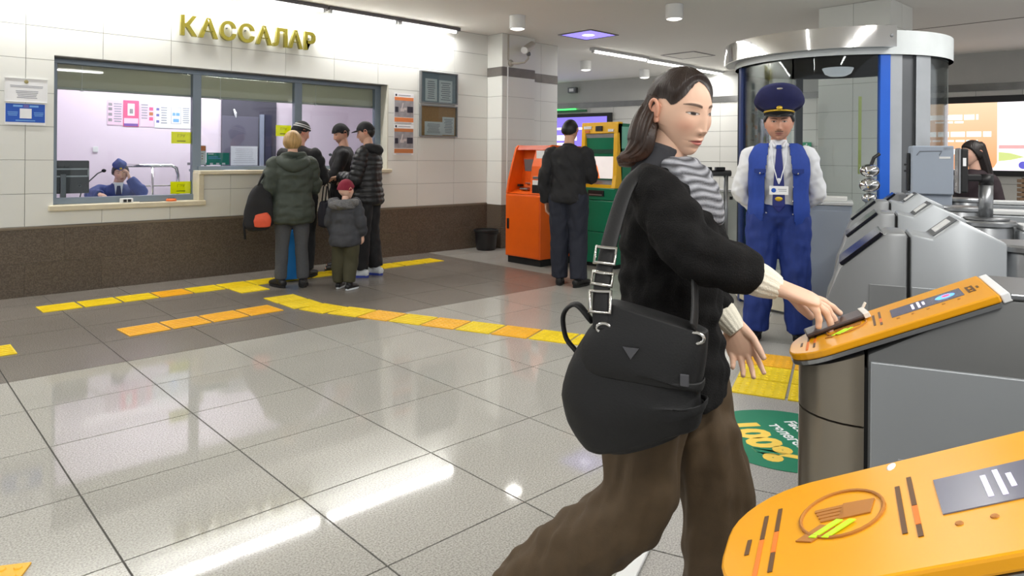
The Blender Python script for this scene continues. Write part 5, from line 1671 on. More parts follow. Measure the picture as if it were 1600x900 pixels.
def joints(h, sw=0.105, hw=0.052):
    J = {}
    J['pelvis'] = (0, 0, 0.54 * h); J['waist'] = (0, 0, 0.625 * h); J['chest'] = (0, 0.005 * h, 0.73 * h); J['neck'] = (0, -0.005 * h, 0.835 * h)
    J['head'] = (0, 0.015 * h, 0.93 * h)
    for s, k in ((1, 'R'), (-1, 'L')):
        J['sho' + k] = (s * sw * h, -0.005 * h, 0.792 * h)
        J['elb' + k] = (s * (sw + 0.03) * h, -0.02 * h, 0.64 * h)
        J['wri' + k] = (s * (sw + 0.035) * h, 0.02 * h, 0.49 * h)
        J['hip' + k] = (s * hw * h, 0, 0.52 * h)
        J['kne' + k] = (s * (hw + 0.004) * h, 0.01 * h, 0.285 * h)
        J['ank' + k] = (s * (hw + 0.008) * h, -0.012 * h, 0.045 * h)
        J['toe' + k] = (s * (hw + 0.02) * h, 0.105 * h, 0.018 * h)
    return J

def P5(p, a, b=None): return (p[0], p[1], p[2], a, a if b is None else b)
def mix(p, q, t): return tuple(p[i] * (1 - t) + q[i] * t for i in range(3))

def body_mesh(name, J, h, loc, rz, label, skin, hands, group=None, headrot=(0, 0, 0), head_scale=1.0, face=None, nlat=90, nlon=110, hvox=0.0042, jaw=0.30, wide=1.0, vox=0.011, nose=1.0):
    """one continuous body: trunk, neck, limbs, hands with fingers and a sculpted head. Returns body object, head matrix, head V/F/lon"""
    k = h
    sh = []
    sh.append(limb([P5(mix(J['hipR'], J['hipL'], .5), .075 * k, .055 * k), P5(J['pelvis'], .088 * k, .062 * k), P5(J['waist'], .072 * k, .052 * k), P5(J['chest'], .085 * k, .060 * k), P5(mix(J['chest'], J['neck'], .65), .070 * k, .050 * k), P5(J['neck'], .034 * k, .034 * k)], np.array(J['shoR']) - np.array(J['shoL'])))
    hd = np.array(J['head']); nk = np.array(J['neck'])
    sh.append(limb([P5(nk - (0, 0, .03 * k), .042 * k), P5(nk, .034 * k), P5(mix(nk, hd, .55), .031 * k), P5(mix(nk, hd, .85), .030 * k)], (1, 0, 0)))
    for s in 'RL':
        sh.append(limb([P5(mix(J['sho' + s], J['chest'], .35), .034 * k), P5(J['sho' + s], .033 * k), P5(mix(J['sho' + s], J['elb' + s], .5), .027 * k), P5(J['elb' + s], .023 * k), P5(mix(J['elb' + s], J['wri' + s], .35), .022 * k), P5(J['wri' + s], .0155 * k)]))
        sh.append(limb([P5(mix(J['hip' + s], J['pelvis'], .3), .055 * k), P5(J['hip' + s], .054 * k), P5(mix(J['hip' + s], J['kne' + s], .5), .044 * k), P5(J['kne' + s], .032 * k), P5(mix(J['kne' + s], J['ank' + s], .35), .032 * k), P5(J['ank' + s], .020 * k)]))
        a = J['ank' + s]; t = J['toe' + s]
        sh.append(limb([P5(mix(a, t, -.22)[:2] + (a[2] * .6,), .018 * k), P5(mix(a, t, .3)[:2] + (a[2] * .6,), .022 * k, .02 * k), P5(t, .02 * k, .010 * k)], (1, 0, 0)))
    V, F = voxel(sh, vox, 5)
    C = np.tile(np.array(S(*skin)[:3]), (len(V), 1))
    parts = [(V, F)]; cols = [C]
    for hs in hands:
        v, f = voxel(hs, hvox, 3)
        c = np.tile(np.array(S(*skin)[:3]), (len(v), 1))
        parts.append((v, f)); cols.append(c)
    HV, HF, LO = head_grid(nlat, nlon, jaw=jaw, wide=wide, nose=nose)
    hc = paint_face(HV, skin, **(face or {}))
    ev, ef = merge(ear_shapes())
    sc = head_scale * h * 0.131 / 0.225
    HM = Matrix.Translation(Vector(J['head'])) @ Matrix.Rotation(headrot[2], 4, 'Z') @ Matrix.Rotation(headrot[0], 4, 'X') @ Matrix.Rotation(headrot[1], 4, 'Y') @ Matrix.Scale(sc, 4)
    A = np.array(HM)
    tr = lambda q: q @ A[:3, :3].T + A[:3, 3]
    parts.append((tr(HV), HF)); cols.append(hc)
    ec = np.tile(np.array(S(*tuple(min(255, int(q * r)) for q, r in zip(skin, (1.0, .9, .88))))[:3]), (len(ev), 1))
    parts.append((tr(ev), ef)); cols.append(ec)
    V, F = merge(parts)
    o = mesh_obj(name, V, F, SKIN, None, np.concatenate(cols))
    o.location = loc; o.rotation_euler = (0, 0, rz)
    tag(o, label, 'person', group)
    return o, HM, (HV, HF, LO)

def hair_cap(HM, head, color, parent, mask, thick=0.012, seed=3, name='hair', mat_=None, ridge=0.0007, hl=0.35):
    """hair shell over the head grid; mask(V)->0..1, tapering to the hairline"""
    HV, HF, LO = head
    N = vnormals(HV, HF)
    m = np.clip(mask(HV), 0, 1)
    r = np.random.RandomState(seed)
    st = np.zeros(len(HV))
    for q in range(9):
        f = r.randint(24, 150); st += np.sin(LO * f + r.rand() * 6.28 + 3 * HV[:, 2] / 0.1 * r.rand()) / 3
    th_ = (0.0012 * (m > 0) + thick * sstep(m, 0.0, 0.95) + ridge * st * sstep(m, .1, .5))
    W = HV + N * th_[:, None]
    keep = [f for f in HF if min(m[i] for i in f) > 0.02]
    col = np.array(S(*color)[:3])[None, :] * (1 + hl * np.clip(st, -0.9, 1.6))[:, None]
    A = np.array(HM)
    return mesh_obj(name, W @ A[:3, :3].T + A[:3, 3], keep, mat_ or HAIRM, parent, np.clip(col, 0.001, 1))

def coat(J, k, hem, e=0.02, flare=0.0, bands=None, sleeve=None, neck_r=0.045, hemc=None, sleeve_e=None, sl_end=0.96, shoulder=1.0):
    """shapes of a jacket: trunk from hem to neck and two sleeves"""
    se = e if sleeve_e is None else sleeve_e
    p = J['pelvis']
    hc = hemc or (p[0], p[1], hem)
    ax = np.array(J['shoR']) - np.array(J['shoL'])
    keys = [P5(hc, .098 * k + e + flare, .075 * k + e + flare)]
    if hem < p[2] - 0.05: keys.append(P5(mix(hc, p, .8), .098 * k + e + flare * .5, .076 * k + e + flare * .4))
    keys += [P5(mix(p, J['waist'], .6), .088 * k + e, .066 * k + e), P5(mix(J['waist'], J['chest'], .5), .090 * k + e, .066 * k + e), P5(J['chest'], .096 * k + e, .070 * k + e), P5(mix(J['chest'], J['neck'], .55), .098 * k * shoulder + e, .060 * k + e * .8), P5(mix(J['chest'], J['neck'], .82), .078 * k + e * .6, .050 * k + e * .6), P5(J['neck'], neck_r * k + e * .3)]
    sh = [limb(keys, ax, 26, 7, (0.25, 0.3), bands)]
    for s in 'RL':
        S0, E, Wr = J['sho' + s], J['elb' + s], J['wri' + s]
        sh.append(limb([P5(mix(S0, J['chest'], .45), .036 * k + se * .3), P5(S0, .032 * k + se * .7), P5(mix(S0, E, .30), .034 * k + se * .9), P5(mix(S0, E, .6), .032 * k + se), P5(E, .030 * k + se), P5(mix(E, Wr, .5), .027 * k + se), P5(mix(E, Wr, sl_end), .022 * k + se * .8)], (0, 1, 0), 18, 9, (1, 0.2), bands))
    return sh

def trousers(J, k, e=0.012, hem=0.03, wide=0.0, top=None):
    sh = [limb([P5(mix(J['hipR'], J['hipL'], .5), .082 * k + e, .060 * k + e), P5(J['pelvis'], .092 * k + e, .066 * k + e), P5(top or mix(J['pelvis'], J['waist'], .6), .080 * k + e, .058 * k + e)], (1, 0, 0), 22, 5, (.5, .2))]
    for s in 'RL':
        H, K_, A = J['hip' + s], J['kne' + s], J['ank' + s]
        sh.append(limb([P5(mix(H, J['pelvis'], .4), .056 * k + e), P5(H, .057 * k + e, .060 * k + e), P5(mix(H, K_, .5), .047 * k + e + wide * .5), P5(K_, .036 * k + e + wide), P5(mix(K_, A, .5), .034 * k + e + wide), P5(mix(K_, A, 1.0 - hem), .030 * k + e + wide)], (1, 0, 0), 18, 7, (1, .15)))
    return sh

def shoe(J, s, k, parent, m, sole, ankle=0.0, name='shoe', e=1.0):
    a, t = np.array(J['ank' + s]), np.array(J['toe' + s])
    d = t - a; d[2] = 0; d = nrm(d)
    x = np.cross(d, (0, 0, 1))
    z0 = t[2] - 0.018 * k
    heel = a - d * 0.035 * k
    q = lambda s_, z, a1, b1: tuple(heel + d * s_ * k - (0, 0, heel[2]) + (0, 0, z0 + z * k)) + (a1 * k * e, b1 * k * e)
    sh = [limb([q(0.0, .028, .020, .022), q(.03, .030, .022, .026), q(.075, .026, .024, .022), q(.115, .022, .026, .018), q(.145, .019, .022, .014)], x, 16, 5)]
    sh.append(limb([tuple(a[:2]) + (z0 + .03 * k, .023 * k * e, .026 * k * e), tuple(a[:2]) + (z0 + (.05 + ankle) * k, .024 * k * e, .027 * k * e)], x, 14, 3, (1, .2)))
    V, F = voxel(sh, 0.006, 3)
    V[:, 2] = np.maximum(V[:, 2], z0 + 0.006 * k)
    o = mesh_obj(name, V, F, m, parent)
    ol = []
    for i in range(20):
        q_ = 2 * math.pi * i / 20
        ly = 0.092 * math.cos(q_); wx = (0.029 if math.cos(q_) > 0 else 0.025) * math.sin(q_)
        pt = heel + d * (0.072 + ly) * k * (1 if True else 1) + x * wx * k * e
        ol.append((pt[0], pt[1]))
    MB().prism(ol, z0, z0 + 0.014 * k).build('sole', sole, o)
    return o
# ------------------------------------------------------------------ the young woman at the gate
def ribbed(n, k, amp):
    return amp * np.sign(np.sin(np.linspace(0, 2 * np.pi, n, endpoint=False) * k))
mat('jacket_black', (17, 16, 16), 0.9, var=0.18, scale=90, bump=0.5, bscale=320, spec=0.25)
mat('trouser_brown', (80, 63, 41), 0.75, var=0.10, scale=30, bump=0.12, bscale=400)
mat('cream_knit', (226, 220, 202), 0.85, var=0.05, scale=200, bump=0.3, bscale=300)
mat('bag_black', (10, 10, 11), 0.6, var=0.12, scale=20, bump=0.08, bscale=250)
mat('scarf_knit', (170, 172, 178), 0.85, var=0.10, scale=60, attr='Col', bump=0.3, bscale=260)
mat('buckle', (206, 204, 198), 0.18, metal=1.0, var=0.02)
HO = gate_pos(-0.32, 0.10)
HRZ = AX - math.pi / 2
h = 1.58
J = joints(h)
J.update(pelvis=(0, .015, .83), waist=(0, .02, .95), chest=(0, .03, 1.10), neck=(0, .0, 1.290), head=(0.0, .040, 1.432),
         shoR=(.145, .015, 1.235), shoL=(-.150, .01, 1.245), elbR=(.225, .120, 1.115), wriR=(.180, .268, 1.052),
         elbL=(-.22, .0, 1.03), wriL=(-.20, .14, .875), hipR=(.085, .0, .80), hipL=(-.085, .03, .80),
         kneR=(.10, -.045, .47), ankR=(.10, -.37, .16), toeR=(.11, -.26, .03), kneL=(-.09, .125, .46), ankL=(-.09, .135, .07), toeL=(-.09, .28, .03))
d_ = (-.10, .93, -.30)
handR = fingers(J['wriR'], d_, (0, -.30, -.95), 'R', [(0.05, 0.2, 0.15), (0.24, 0.42, 0.30), (0.34, 0.48, 0.35), (0.45, 0.5, 0.35)], 0.10, 1.08, (0.55, 0.45, 0.45), 0.0080)
handR.append(limb([P5(J['elbR'], .030), P5(mix(J['elbR'], J['wriR'], .6), .028), P5(J['wriR'], .024, .019)], (1, 0, 0)))
handL = fingers(J['wriL'], (0, .38, -.92), (1, 0, 0), 'L', [(0.15, 0.15, 0.1), (0.35, 0.4, 0.25), (0.45, 0.45, 0.3), (0.5, 0.5, 0.3)], 0.08, 1.0, (0.5, 0.3, 0.25), 0.0085)
hero, HM, HD = body_mesh('person', J, h, HO, HRZ, 'young woman in a black jacket and brown trousers holding a phone over the orange gate', (226, 186, 160), [handR, handL],
                         headrot=(math.radians(-15), math.radians(0), math.radians(-33)), head_scale=1.0, nlat=220, nlon=260, hvox=0.0022, jaw=0.34, wide=1.0, nose=0.62,
                         face=dict(lips=(196, 118, 108), brow=(64, 46, 36), eye_open=0.45, blush=0.35))
# trousers
cloth('trousers', trousers(J, h, 0.013, 0.06, 0.022), M['trouser_brown'], hero, 0.0075, 3, 4, 0.0062, 75, (1, 1, .38))
# jacket
jk = coat(J, h, 0.745, 0.020, 0.012, sleeve_e=0.014, hemc=(0, .01, .745), sl_end=0.80)
cloth('jacket', jk, M['jacket_black'], hero, 0.007, 3, 9, 0.006, 60)
cl = [limb([P5((0, -.022, 1.262), .074, .064), P5((0, -.012, 1.305), .064, .060), P5((0, .002, 1.352), .060, .058)], (1, 0, 0), 24, 4, (.1, .1))]
cloth('collar', cl, mat('collar_grey', (58, 58, 62), 0.8, var=0.1, scale=60), hero, 0.005, 2, 5, 0.002, 40)
# grey streaked scarf tucked into the jacket front
sv = []
for (x0, z0, x1, z1, y) in ((0.09, 1.285, -0.09, 1.25, .085), (0.10, 1.262, -0.08, 1.215, .105), (0.105, 1.235, -0.06, 1.18, .118), (0.10, 1.205, -0.05, 1.15, .122), (0.075, 1.30, -0.10, 1.29, .06)):
    sv.append(limb([P5((x0, y - .035, z0), .018, .016), P5(((x0 + x1) / 2, y + .012, (z0 + z1) / 2 + .006), .024, .02), P5((x1, y, z1), .016, .015)], (0, 0, 1), 12, 6))
def scol(V):
    q = np.sin(V[:, 2] * 330 + 60 * V[:, 0] + 3 * np.sin(V[:, 0] * 50)) * 0.5 + 0.5
    a, b = np.array(S(168, 170, 176)[:3]), np.array(S(58, 58, 62)[:3])
    return a * q[:, None] + b * (1 - q[:, None])
cloth('scarf', sv, M['scarf_knit'], hero, 0.005, 3, 6, 0.004, 60, col=scol)
# knit cuffs
for s, lab in (('R', 0.80), ('L', 0.84)):
    E_, W_ = J['elb' + s], J['wri' + s]
    c = [limb([P5(mix(E_, W_, lab - .06), .040, .038), P5(mix(E_, W_, .92), .039, .035), P5(mix(E_, W_, 1.04), .036, .030), P5(mix(E_, W_, 1.13), .033, .025)], (1, 0, 0), 64, 8, (.2, .12), None, ribbed(64, 16, 0.025))]
    V, F = merge(c)
    mesh_obj('cuff', V, F, M['cream_knit'], hero)
# boots
for s in 'RL': shoe(J, s, h, hero, M['black_rubber'], M['black_rubber'], 0.01)
# hair: cap and the long fall behind the ear
def hero_mask(V):
    x, y, z = V.T
    side = np.interp(y, [-.1, -.05, -.034, -.018, .012, .030, .042], [-.10, -.09, -.03, .030, .034, .022, .022])
    front = np.interp(np.abs(x - .004), [0, .016, .032, .046, .058, .07], [.092, .084, .068, .048, .030, .022])
    w = sstep(y, .028, .05)
    hl = side * (1 - w) + front * w
    return sstep(z - hl, -0.002, 0.050)
hair_cap(HM, HD, (44, 33, 27), hero, hero_mask, 0.013, 5, hl=0.25)
A = np.array(HM)
hp = lambda x, y, z: tuple((np.array((x, y, z)) @ A[:3, :3].T + A[:3, 3]))
rd = np.random.RandomState(2)
rg = 0.09 * np.sin(np.linspace(0, 2 * np.pi, 48, endpoint=False) * 11) + 0.05 * rd.rand(48)
fall = []
fall.append(limb([hp(0.0, -.055, .055) + (.060, .040), hp(0.005, -.078, .0) + (.066, .034), (0.012, -.042, 1.39, .066, .036), (.024, -.052, 1.345, .062, .032), (.034, -.074, 1.32, .050, .022), (.044, -.104, 1.308, .028, .010)], (1, 0, 0), 48, 6, (1, .3), None, rg))
fall.append(limb([hp(.070, -.028, .03) + (.012, .022), hp(.076, -.034, -.02) + (.012, .022), (.066, -.026, 1.37, .013, .022), (.066, -.042, 1.335, .014, .022), (.070, -.088, 1.318, .009, .012)], (1, 0, 0), 24, 6, (1, .3), None, rg[:24]))
V, F = merge(fall)
N_ = vnormals(V, F)
stre = np.sin(V[:, 0] * 420 + V[:, 1] * 160) * 0.5 + np.sin(V[:, 0] * 900 + 1.7) * 0.3
hc_ = np.array(S(52, 38, 30)[:3])[None] * (1 + 0.4 * stre)[:, None]
lo_t = sstep(-V[:, 2], -1.36, -1.27)[:, None]
hc_ = hc_ * (1 - lo_t) + np.array(S(86, 56, 42)[:3])[None] * (1 + 0.4 * stre)[:, None] * lo_t
mesh_obj('hair_fall', V, F, HAIRM, hero, np.clip(hc_, .002, 1))

# phone in her hand
ph = empty('phone', HO, HRZ, 'dark phone in a pale case held under the fingers of the young woman', 'phone')
PR = Matrix.Translation((0.150, 0.405, 0.979)) @ Matrix.Rotation(math.radians(25), 4, 'X') @ Matrix.Rotation(math.radians(8), 4, 'Z')
MB().box(-.036, .036, -.07, .055, -.004, .003, PR).build('body', mat('phone_brown', (70, 56, 54), 0.35), ph, bevel=.003)
MB().box(-.0375, .0375, .048, .060, -.005, .005, PR).tube([tuple(PR @ Vector((-.034, .058, .003))), tuple(PR @ Vector((-.034, .068, .012)))], .003).build('case_lip', mat('case_white', (228, 224, 216), 0.4), ph, bevel=.002)
MB().box(-.033, .033, -.066, .048, -.0048, -.004, PR).build('screen', M['black_plastic'], ph)

# shoulder bag
bg = empty('shoulder_bag', HO, HRZ, 'large black shoulder bag with silver buckles hanging from the young woman', 'bag')
rings_ = [(.710, .035, .085, .040), (.722, .03, .128, .052), (.76, .015, .152, .062), (.81, .005, .152, .064), (.87, .018, .136, .056), (.93, .040, .118, .046), (.975, .052, .108, .034)]
Vb, Fb = limb([(.285, y, z, a, b) for z, y, a, b in rings_], (0, 1, 0), 40, 6, (.3, .2), None, None, 3.2)
Vb = Vb + vnormals(Vb, Fb) * wrinkle(Vb, 3, .004, 45)[:, None]
body = mesh_obj('body', Vb, Fb, M['bag_black'], bg)
Vf, Ff = limb([(.298, y + .004, z, a * 1.0, b * 0.98) for z, y, a, b in [(.855, .02, .130, .052), (.88, .022, .134, .056), (.93, .040, .120, .050), (.985, .052, .110, .038)]], (0, 1, 0), 40, 5, (.2, .2), None, None, 3.2)
mesh_obj('flap', Vf, Ff, M['bag_black'], bg)
strap = MB()
SP = [(.335, -.052, .955), (.320, -.058, 1.02), (.290, -.056, 1.10), (.240, -.050, 1.18), (.195, -.035, 1.255), (.150, -.015, 1.288), (.115, .0, 1.298), (.10, .055, 1.26), (.20, .112, 1.12), (.285, .135, 1.02), (.325, .140, .975)]
Vs, Fs_ = limb([p + (.019, .005) for p in SP], (0, 1, 0), 12, 5)
mesh_obj('strap', Vs, Fs_, M['bag_black'], bg)
for i, (p, q) in enumerate((((.297, -.056, 1.09), (.288, -.055, 1.115)), ((.310, -.058, 1.045), (.304, -.057, 1.062)), ((.327, -.056, .990), (.318, -.058, 1.025)))):
    d0 = (Vector(q) - Vector(p)).normalized()
    wy = (Vector((0, 1, 0)) - d0 * d0.y).normalized()
    ox = d0.cross(wy) * -.007
    if ox.x < 0: ox = -ox
    P_, Q_ = Vector(p) + ox - d0 * .004, Vector(q) + ox + d0 * .004
    MB().tube([P_ - wy * .023, P_ + wy * .023, Q_ + wy * .023, Q_ - wy * .023], .0045, 8, None, closed=True).build('buckle', M['buckle'], bg, smooth=True)
for (y, z) in ((-.045, .955), (.105, .945), (.145, .955)):
    rr_ = [(.336 - 0.01 * (y > .1), y + .016 * math.cos(q), z + .011 * math.sin(q)) for q in [2 * math.pi * k / 14 for k in range(14)]]
    MB().tube(rr_, .004, 8, None, closed=True).build('ring', M['buckle'], bg, smooth=True)
MB().prism([(-.017, .008), (.017, .008), (0, -.016)], 0, .003, frame_mat((.352, .018, .918), (0, 1, 0), (0, 0, 1))).build('triangle_badge', mat('badge_grey', (84, 84, 88), 0.4, metal=0.4), bg)
MB().box(.345, .350, .118, .136, .86, .885).build('side_tab', MATS['badge_grey'], bg, bevel=.002)
Vl, Fl = limb([(.285, -.090, .955, .014, .005), (.290, -.125, .99, .016, .005), (.29, -.155, .965, .012, .005), (.29, -.150, .915, .010, .005), (.285, -.128, .885, .009, .005)], (1, 0, 0), 10, 6)
mesh_obj('loose_strap_end', Vl, Fl, M['bag_black'], bg)
# ------------------------------------------------------------------ the other people
mat('parka_green', (58, 66, 58), 0.7, var=0.10, scale=20, bump=0.15, bscale=80)
mat('legging_grey', (74, 76, 80), 0.85, var=0.08, scale=60)
mat('boot_black', (20, 20, 22), 0.5, var=0.1)
mat('puffer_black', (22, 23, 26), 0.45, var=0.12, scale=14)
mat('cloth_black', (24, 24, 27), 0.8, var=0.1, scale=30)
mat('cloth_navy', (26, 30, 44), 0.75, var=0.08, scale=30)
mat('uniform_blue', (28, 62, 150), 0.75, var=0.08, scale=30, bump=0.1, bscale=300)
mat('uniform_blue_dark', (22, 48, 122), 0.75, var=0.08, scale=30)
mat('uniform_navy', (22, 26, 78), 0.75, var=0.08, scale=30)
mat('shirt_white', (226, 228, 232), 0.75, var=0.03, scale=20)
mat('braid_gold', (214, 178, 60), 0.35, metal=0.6)
mat('child_grey', (58, 60, 66), 0.75, var=0.1, scale=30)
mat('fur_grey', (110, 110, 112), 0.95, var=0.35, scale=90, bump=1.0, bscale=140)
mat('olive_cloth', (62, 60, 40), 0.8, var=0.1, scale=30)
mat('maroon_knit', (130, 28, 52), 0.85, var=0.12, scale=120, bump=0.4, bscale=160)
mat('knit_black', (26, 26, 28), 0.9, var=0.15, scale=120, bump=0.4, bscale=160)
mat('sneaker_white', (214, 220, 224), 0.5, var=0.05)
mat('sneaker_blue', (50, 66, 150), 0.5, var=0.05)
mat('bright_blue', (20, 130, 210), 0.6, var=0.05)
def short_mask(y0=.058, z_back=-.07, side=.02):
    def f(V):
        x, y, z = V.T
        hl = np.interp(y, [-.1, -.05, -.03, -.012, .012, .03, .055, .075, .095], [z_back, z_back, -.02, side, side + .004, side + .010, y0 - .012, y0, y0 + .01])
        return sstep(z - hl, -.003, .022)
    return f
def beanie(HM, head, parent, m, z0=.022, front=.035, thick=.014, puff=.0, name='knit_cap', roll=True, col=None, top=0.0):
    HV, HF, LO = head
    N = vnormals(HV, HF)
    x, y, z = HV.T
    hl = z0 + (front - z0) * sstep(y, -.02, .07)
    mk = z - hl
    W = HV + N * (thick + .002 * np.sign(np.sin(LO * 38)) * (mk < .03) + puff * sstep(z, .03, .11))[:, None]
    W[:, 2] += top * sstep(z, .06, .112)
    keep = [f for f in HF if min(mk[i] for i in f) > 0]
    A = np.array(HM)
    W = W @ A[:3, :3].T + A[:3, 3]
    o = mesh_obj(name, W, keep, m, parent, None if col is None else col(HV))
    sol = o.modifiers.new('thickness', 'SOLIDIFY'); sol.thickness = .006; sol.offset = -1
    return o

# --- woman in the green parka, seen from behind
h = 1.55
J = joints(h)
J.update(elbR=(.22, .10, 1.00), wriR=(.10, .30, 1.08), elbL=(-.235, -.01, 1.0), wriL=(-.21, .12, .90), ankR=(.105, -.03, .07), toeR=(.13, .12, .03), ankL=(-.105, .02, .07), toeL=(-.16, .16, .03), kneR=(.09, -.01, .43), kneL=(-.09, .02, .43))
hR = fingers(J['wriR'], (-.3, .9, -.1), (0, -.1, -1), 'R', RELAX, .05, .95, fr=.009)
hL = fingers(J['wriL'], (.1, .7, -.7), (1, 0, 0), 'L', [(.7, .6, .4)] * 4, .03, .95, fr=.009)
p1, HM, HD = body_mesh('person', J, h, (3.16, 6.56, 0), math.radians(-18), 'blond woman in a dark green parka with her back turned at the counter', (222, 178, 154), [hR, hL], 'people at the ticket window', (math.radians(-8), 0, math.radians(-22)))
pk = coat(J, h, .66, .052, .018, bands=(.135, .016), sleeve_e=.034, neck_r=.05)
cloth('parka', pk, M['parka_green'], p1, .0085, 3, 2, .006, 50)
hd_ = [limb([P5((-.13, -.055, 1.27), .038, .05), P5((-.09, -.115, 1.235), .05, .06), P5((0, -.14, 1.21), .055, .07), P5((.09, -.115, 1.235), .05, .06), P5((.13, -.05, 1.27), .036, .05)], (0, 1, 0), 18, 6),
       limb([P5((-.10, .02, 1.30), .026, .03), P5((-.085, -.06, 1.315), .03, .035), P5((0, -.095, 1.315), .03, .04), P5((.085, -.06, 1.315), .03, .035), P5((.10, .02, 1.30), .026, .03)], (0, 1, 0), 16, 6)]
cloth('hood', hd_, M['parka_green'], p1, .008, 3, 7, .007, 30)
cloth('leggings', trousers(J, h, .010, .05, .0), M['legging_grey'], p1, .008, 3, 3, .003, 30)
for s in 'RL': shoe(J, s, h, p1, M['boot_black'], M['black_rubber'], .055, 'boot', 1.12)
def full_mask(V):
    x, y, z = V.T
    hl = np.interp(y, [-.1, -.02, .02, .05, .075, .095], [-.095, -.08, -.03, .03, .055, .065])
    return sstep(z - hl, -.003, .03)
hair_cap(HM, HD, (176, 142, 92), p1, full_mask, .022, 8, 'hair', hl=.3)
# the backpack hanging from her arm
bp = empty('backpack', (2.84, 6.62, .60), math.radians(-18), 'black backpack with an orange pocket hanging beside the parka woman', 'backpack')
V, F = limb([(0, 0, .0, .10, .06), (0, 0, .05, .135, .085), (.01, 0, .22, .13, .085), (.03, 0, .36, .09, .06), (.045, 0, .42, .05, .035)], (1, 0, 0), 26, 6, (.5, .5), square=2.8)
V += vnormals(V, F) * wrinkle(V, 5, .006, 24)[:, None]
mesh_obj('body', V, F, M['cloth_black'], bp)
V, F = limb([(.03, -.07, .03, .075, .03), (.03, -.083, .09, .08, .03), (.02, -.075, .14, .06, .02)], (1, 0, 0), 18, 5, (.5, .5), square=3)
mesh_obj('front_pocket', V, F, mat('pocket_orange', (220, 88, 58), .7, var=.08, scale=20), bp)
for x in (-.02, .07):
    MB().tube([(x, -.02, .38), (x + .03, -.03, .46), (x + .06, -.01, .53), (x + .05, .03, .46), (x, .05, .36)], .009, 8).build('strap', M['cloth_black'], bp, smooth=True)
MB().tube([(-.11, -.03, .20), (-.135, -.03, .05), (-.12, -.02, -.10)], .011, 8).build('loose_strap', M['cloth_black'], bp, smooth=True)

# --- person in the striped knit cap beyond her
h = 1.66
J = joints(h)
J.update(elbR=(.22, .10, 1.05), wriR=(.12, .30, 1.16), elbL=(-.20, .12, 1.06), wriL=(-.08, .32, 1.16))
hR = fingers(J['wriR'], (-.3, .9, 0), (0, 0, -1), 'R', RELAX, .05, 1.0, fr=.009)
hL = fingers(J['wriL'], (.3, .9, 0), (0, 0, -1), 'L', RELAX, .05, 1.0, fr=.009)
p2, HM, HD = body_mesh('person', J, h, (3.44, 6.98, 0.011), math.radians(-50), 'person in a black striped knit cap facing the counter beyond the parka', (214, 160, 140), [hR, hL], 'people at the ticket window', (math.radians(-16), 0, math.radians(-38)), face=dict(eye_open=.5))
cloth('coat', coat(J, h, .80, .035, .0, bands=(.12, .010), sleeve_e=.02), M['cloth_black'], p2, .009, 3, 12, .005, 52)
cloth('trousers', trousers(J, h, .016, .04, .006), M['cloth_black'], p2, .009, 3, 13, .004, 56)
for s in 'RL': shoe(J, s, h, p2, M['boot_black'], M['black_rubber'], .01)
hair_cap(HM, HD, (60, 54, 50), p2, short_mask(.06, -.075, .0), .008, 9)
def stripes(V):
    q = ((np.abs(V[:, 2] - .052) < .006) | (np.abs(V[:, 2] - .072) < .004))[:, None]
    return np.where(q, np.array(S(190, 190, 190)[:3]), np.array(S(26, 26, 28)[:3]))
beanie(HM, HD, p2, mat('knit_striped', (30, 30, 30), .9, var=.15, scale=120, attr='Col', bump=.4, bscale=160), .0, .038, .016, .006, col=stripes)

# --- man in the plain black knit cap
h = 1.68
J = joints(h)
J.update(elbR=(.20, .12, 1.06), wriR=(.10, .33, 1.12), elbL=(-.21, .10, 1.06), wriL=(-.12, .32, 1.14))
hR = fingers(J['wriR'], (-.2, .9, 0), (0, 0, -1), 'R', RELAX, .05, 1.0, fr=.009)
hL = fingers(J['wriL'], (.2, .9, 0), (0, 0, -1), 'L', RELAX, .05, 1.0, fr=.009)
p3, HM, HD = body_mesh('person', J, h, (4.10, 7.22, 0), math.radians(58), 'man in a plain black knit cap and dark coat beyond the puffer jacket', (206, 160, 138), [hR, hL], 'people at the ticket window', (math.radians(-22), 0, math.radians(28)), face=dict(eye_open=.5, shadow_beard=(110, 90, 84)))
cloth('coat', coat(J, h, .82, .030, .0, sleeve_e=.016), M['cloth_black'], p3, .009, 3, 21, .005, 52)
cloth('trousers', trousers(J, h, .014, .04, .004), M['cloth_black'], p3, .009, 3, 22, .004, 56)
for s in 'RL': shoe(J, s, h, p3, M['boot_black'], M['black_rubber'], .01)
hair_cap(HM, HD, (30, 26, 24), p3, short_mask(.06, -.07, .0), .005, 10)
beanie(HM, HD, p3, M['knit_black'], .0, .036, .014, .004)

# --- man in the cap and the quilted jacket
h = 1.68
J = joints(h)
J.update(elbR=(.235, .06, 1.04), wriR=(.12, .27, 1.04), elbL=(-.225, .05, 1.06), wriL=(-.13, .27, 1.08), kneR=(.10, .0, .48), ankR=(.10, -.06, .075), toeR=(.14, .10, .03), ankL=(-.10, .03, .075), toeL=(-.12, .20, .03))
hR = fingers(J['wriR'], (-.2, .9, -.1), (0, -.1, -1), 'R', RELAX, .05, 1.0, fr=.009)
hL = fingers(J['wriL'], (.2, .9, -.1), (0, -.1, -1), 'L', RELAX, .05, 1.0, fr=.009)
p4, HM, HD = body_mesh('person', J, h, (4.06, 6.62, 0), math.radians(34), 'man in a black cap and black quilted jacket with white and blue sneakers', (208, 164, 142), [hR, hL], 'people at the ticket window', (math.radians(-14), 0, math.radians(12)))
cloth('quilted_jacket', coat(J, h, .80, .038, .004, bands=(.058, .014), sleeve_e=.022), M['puffer_black'], p4, .0075, 2, 31, .003, 52)
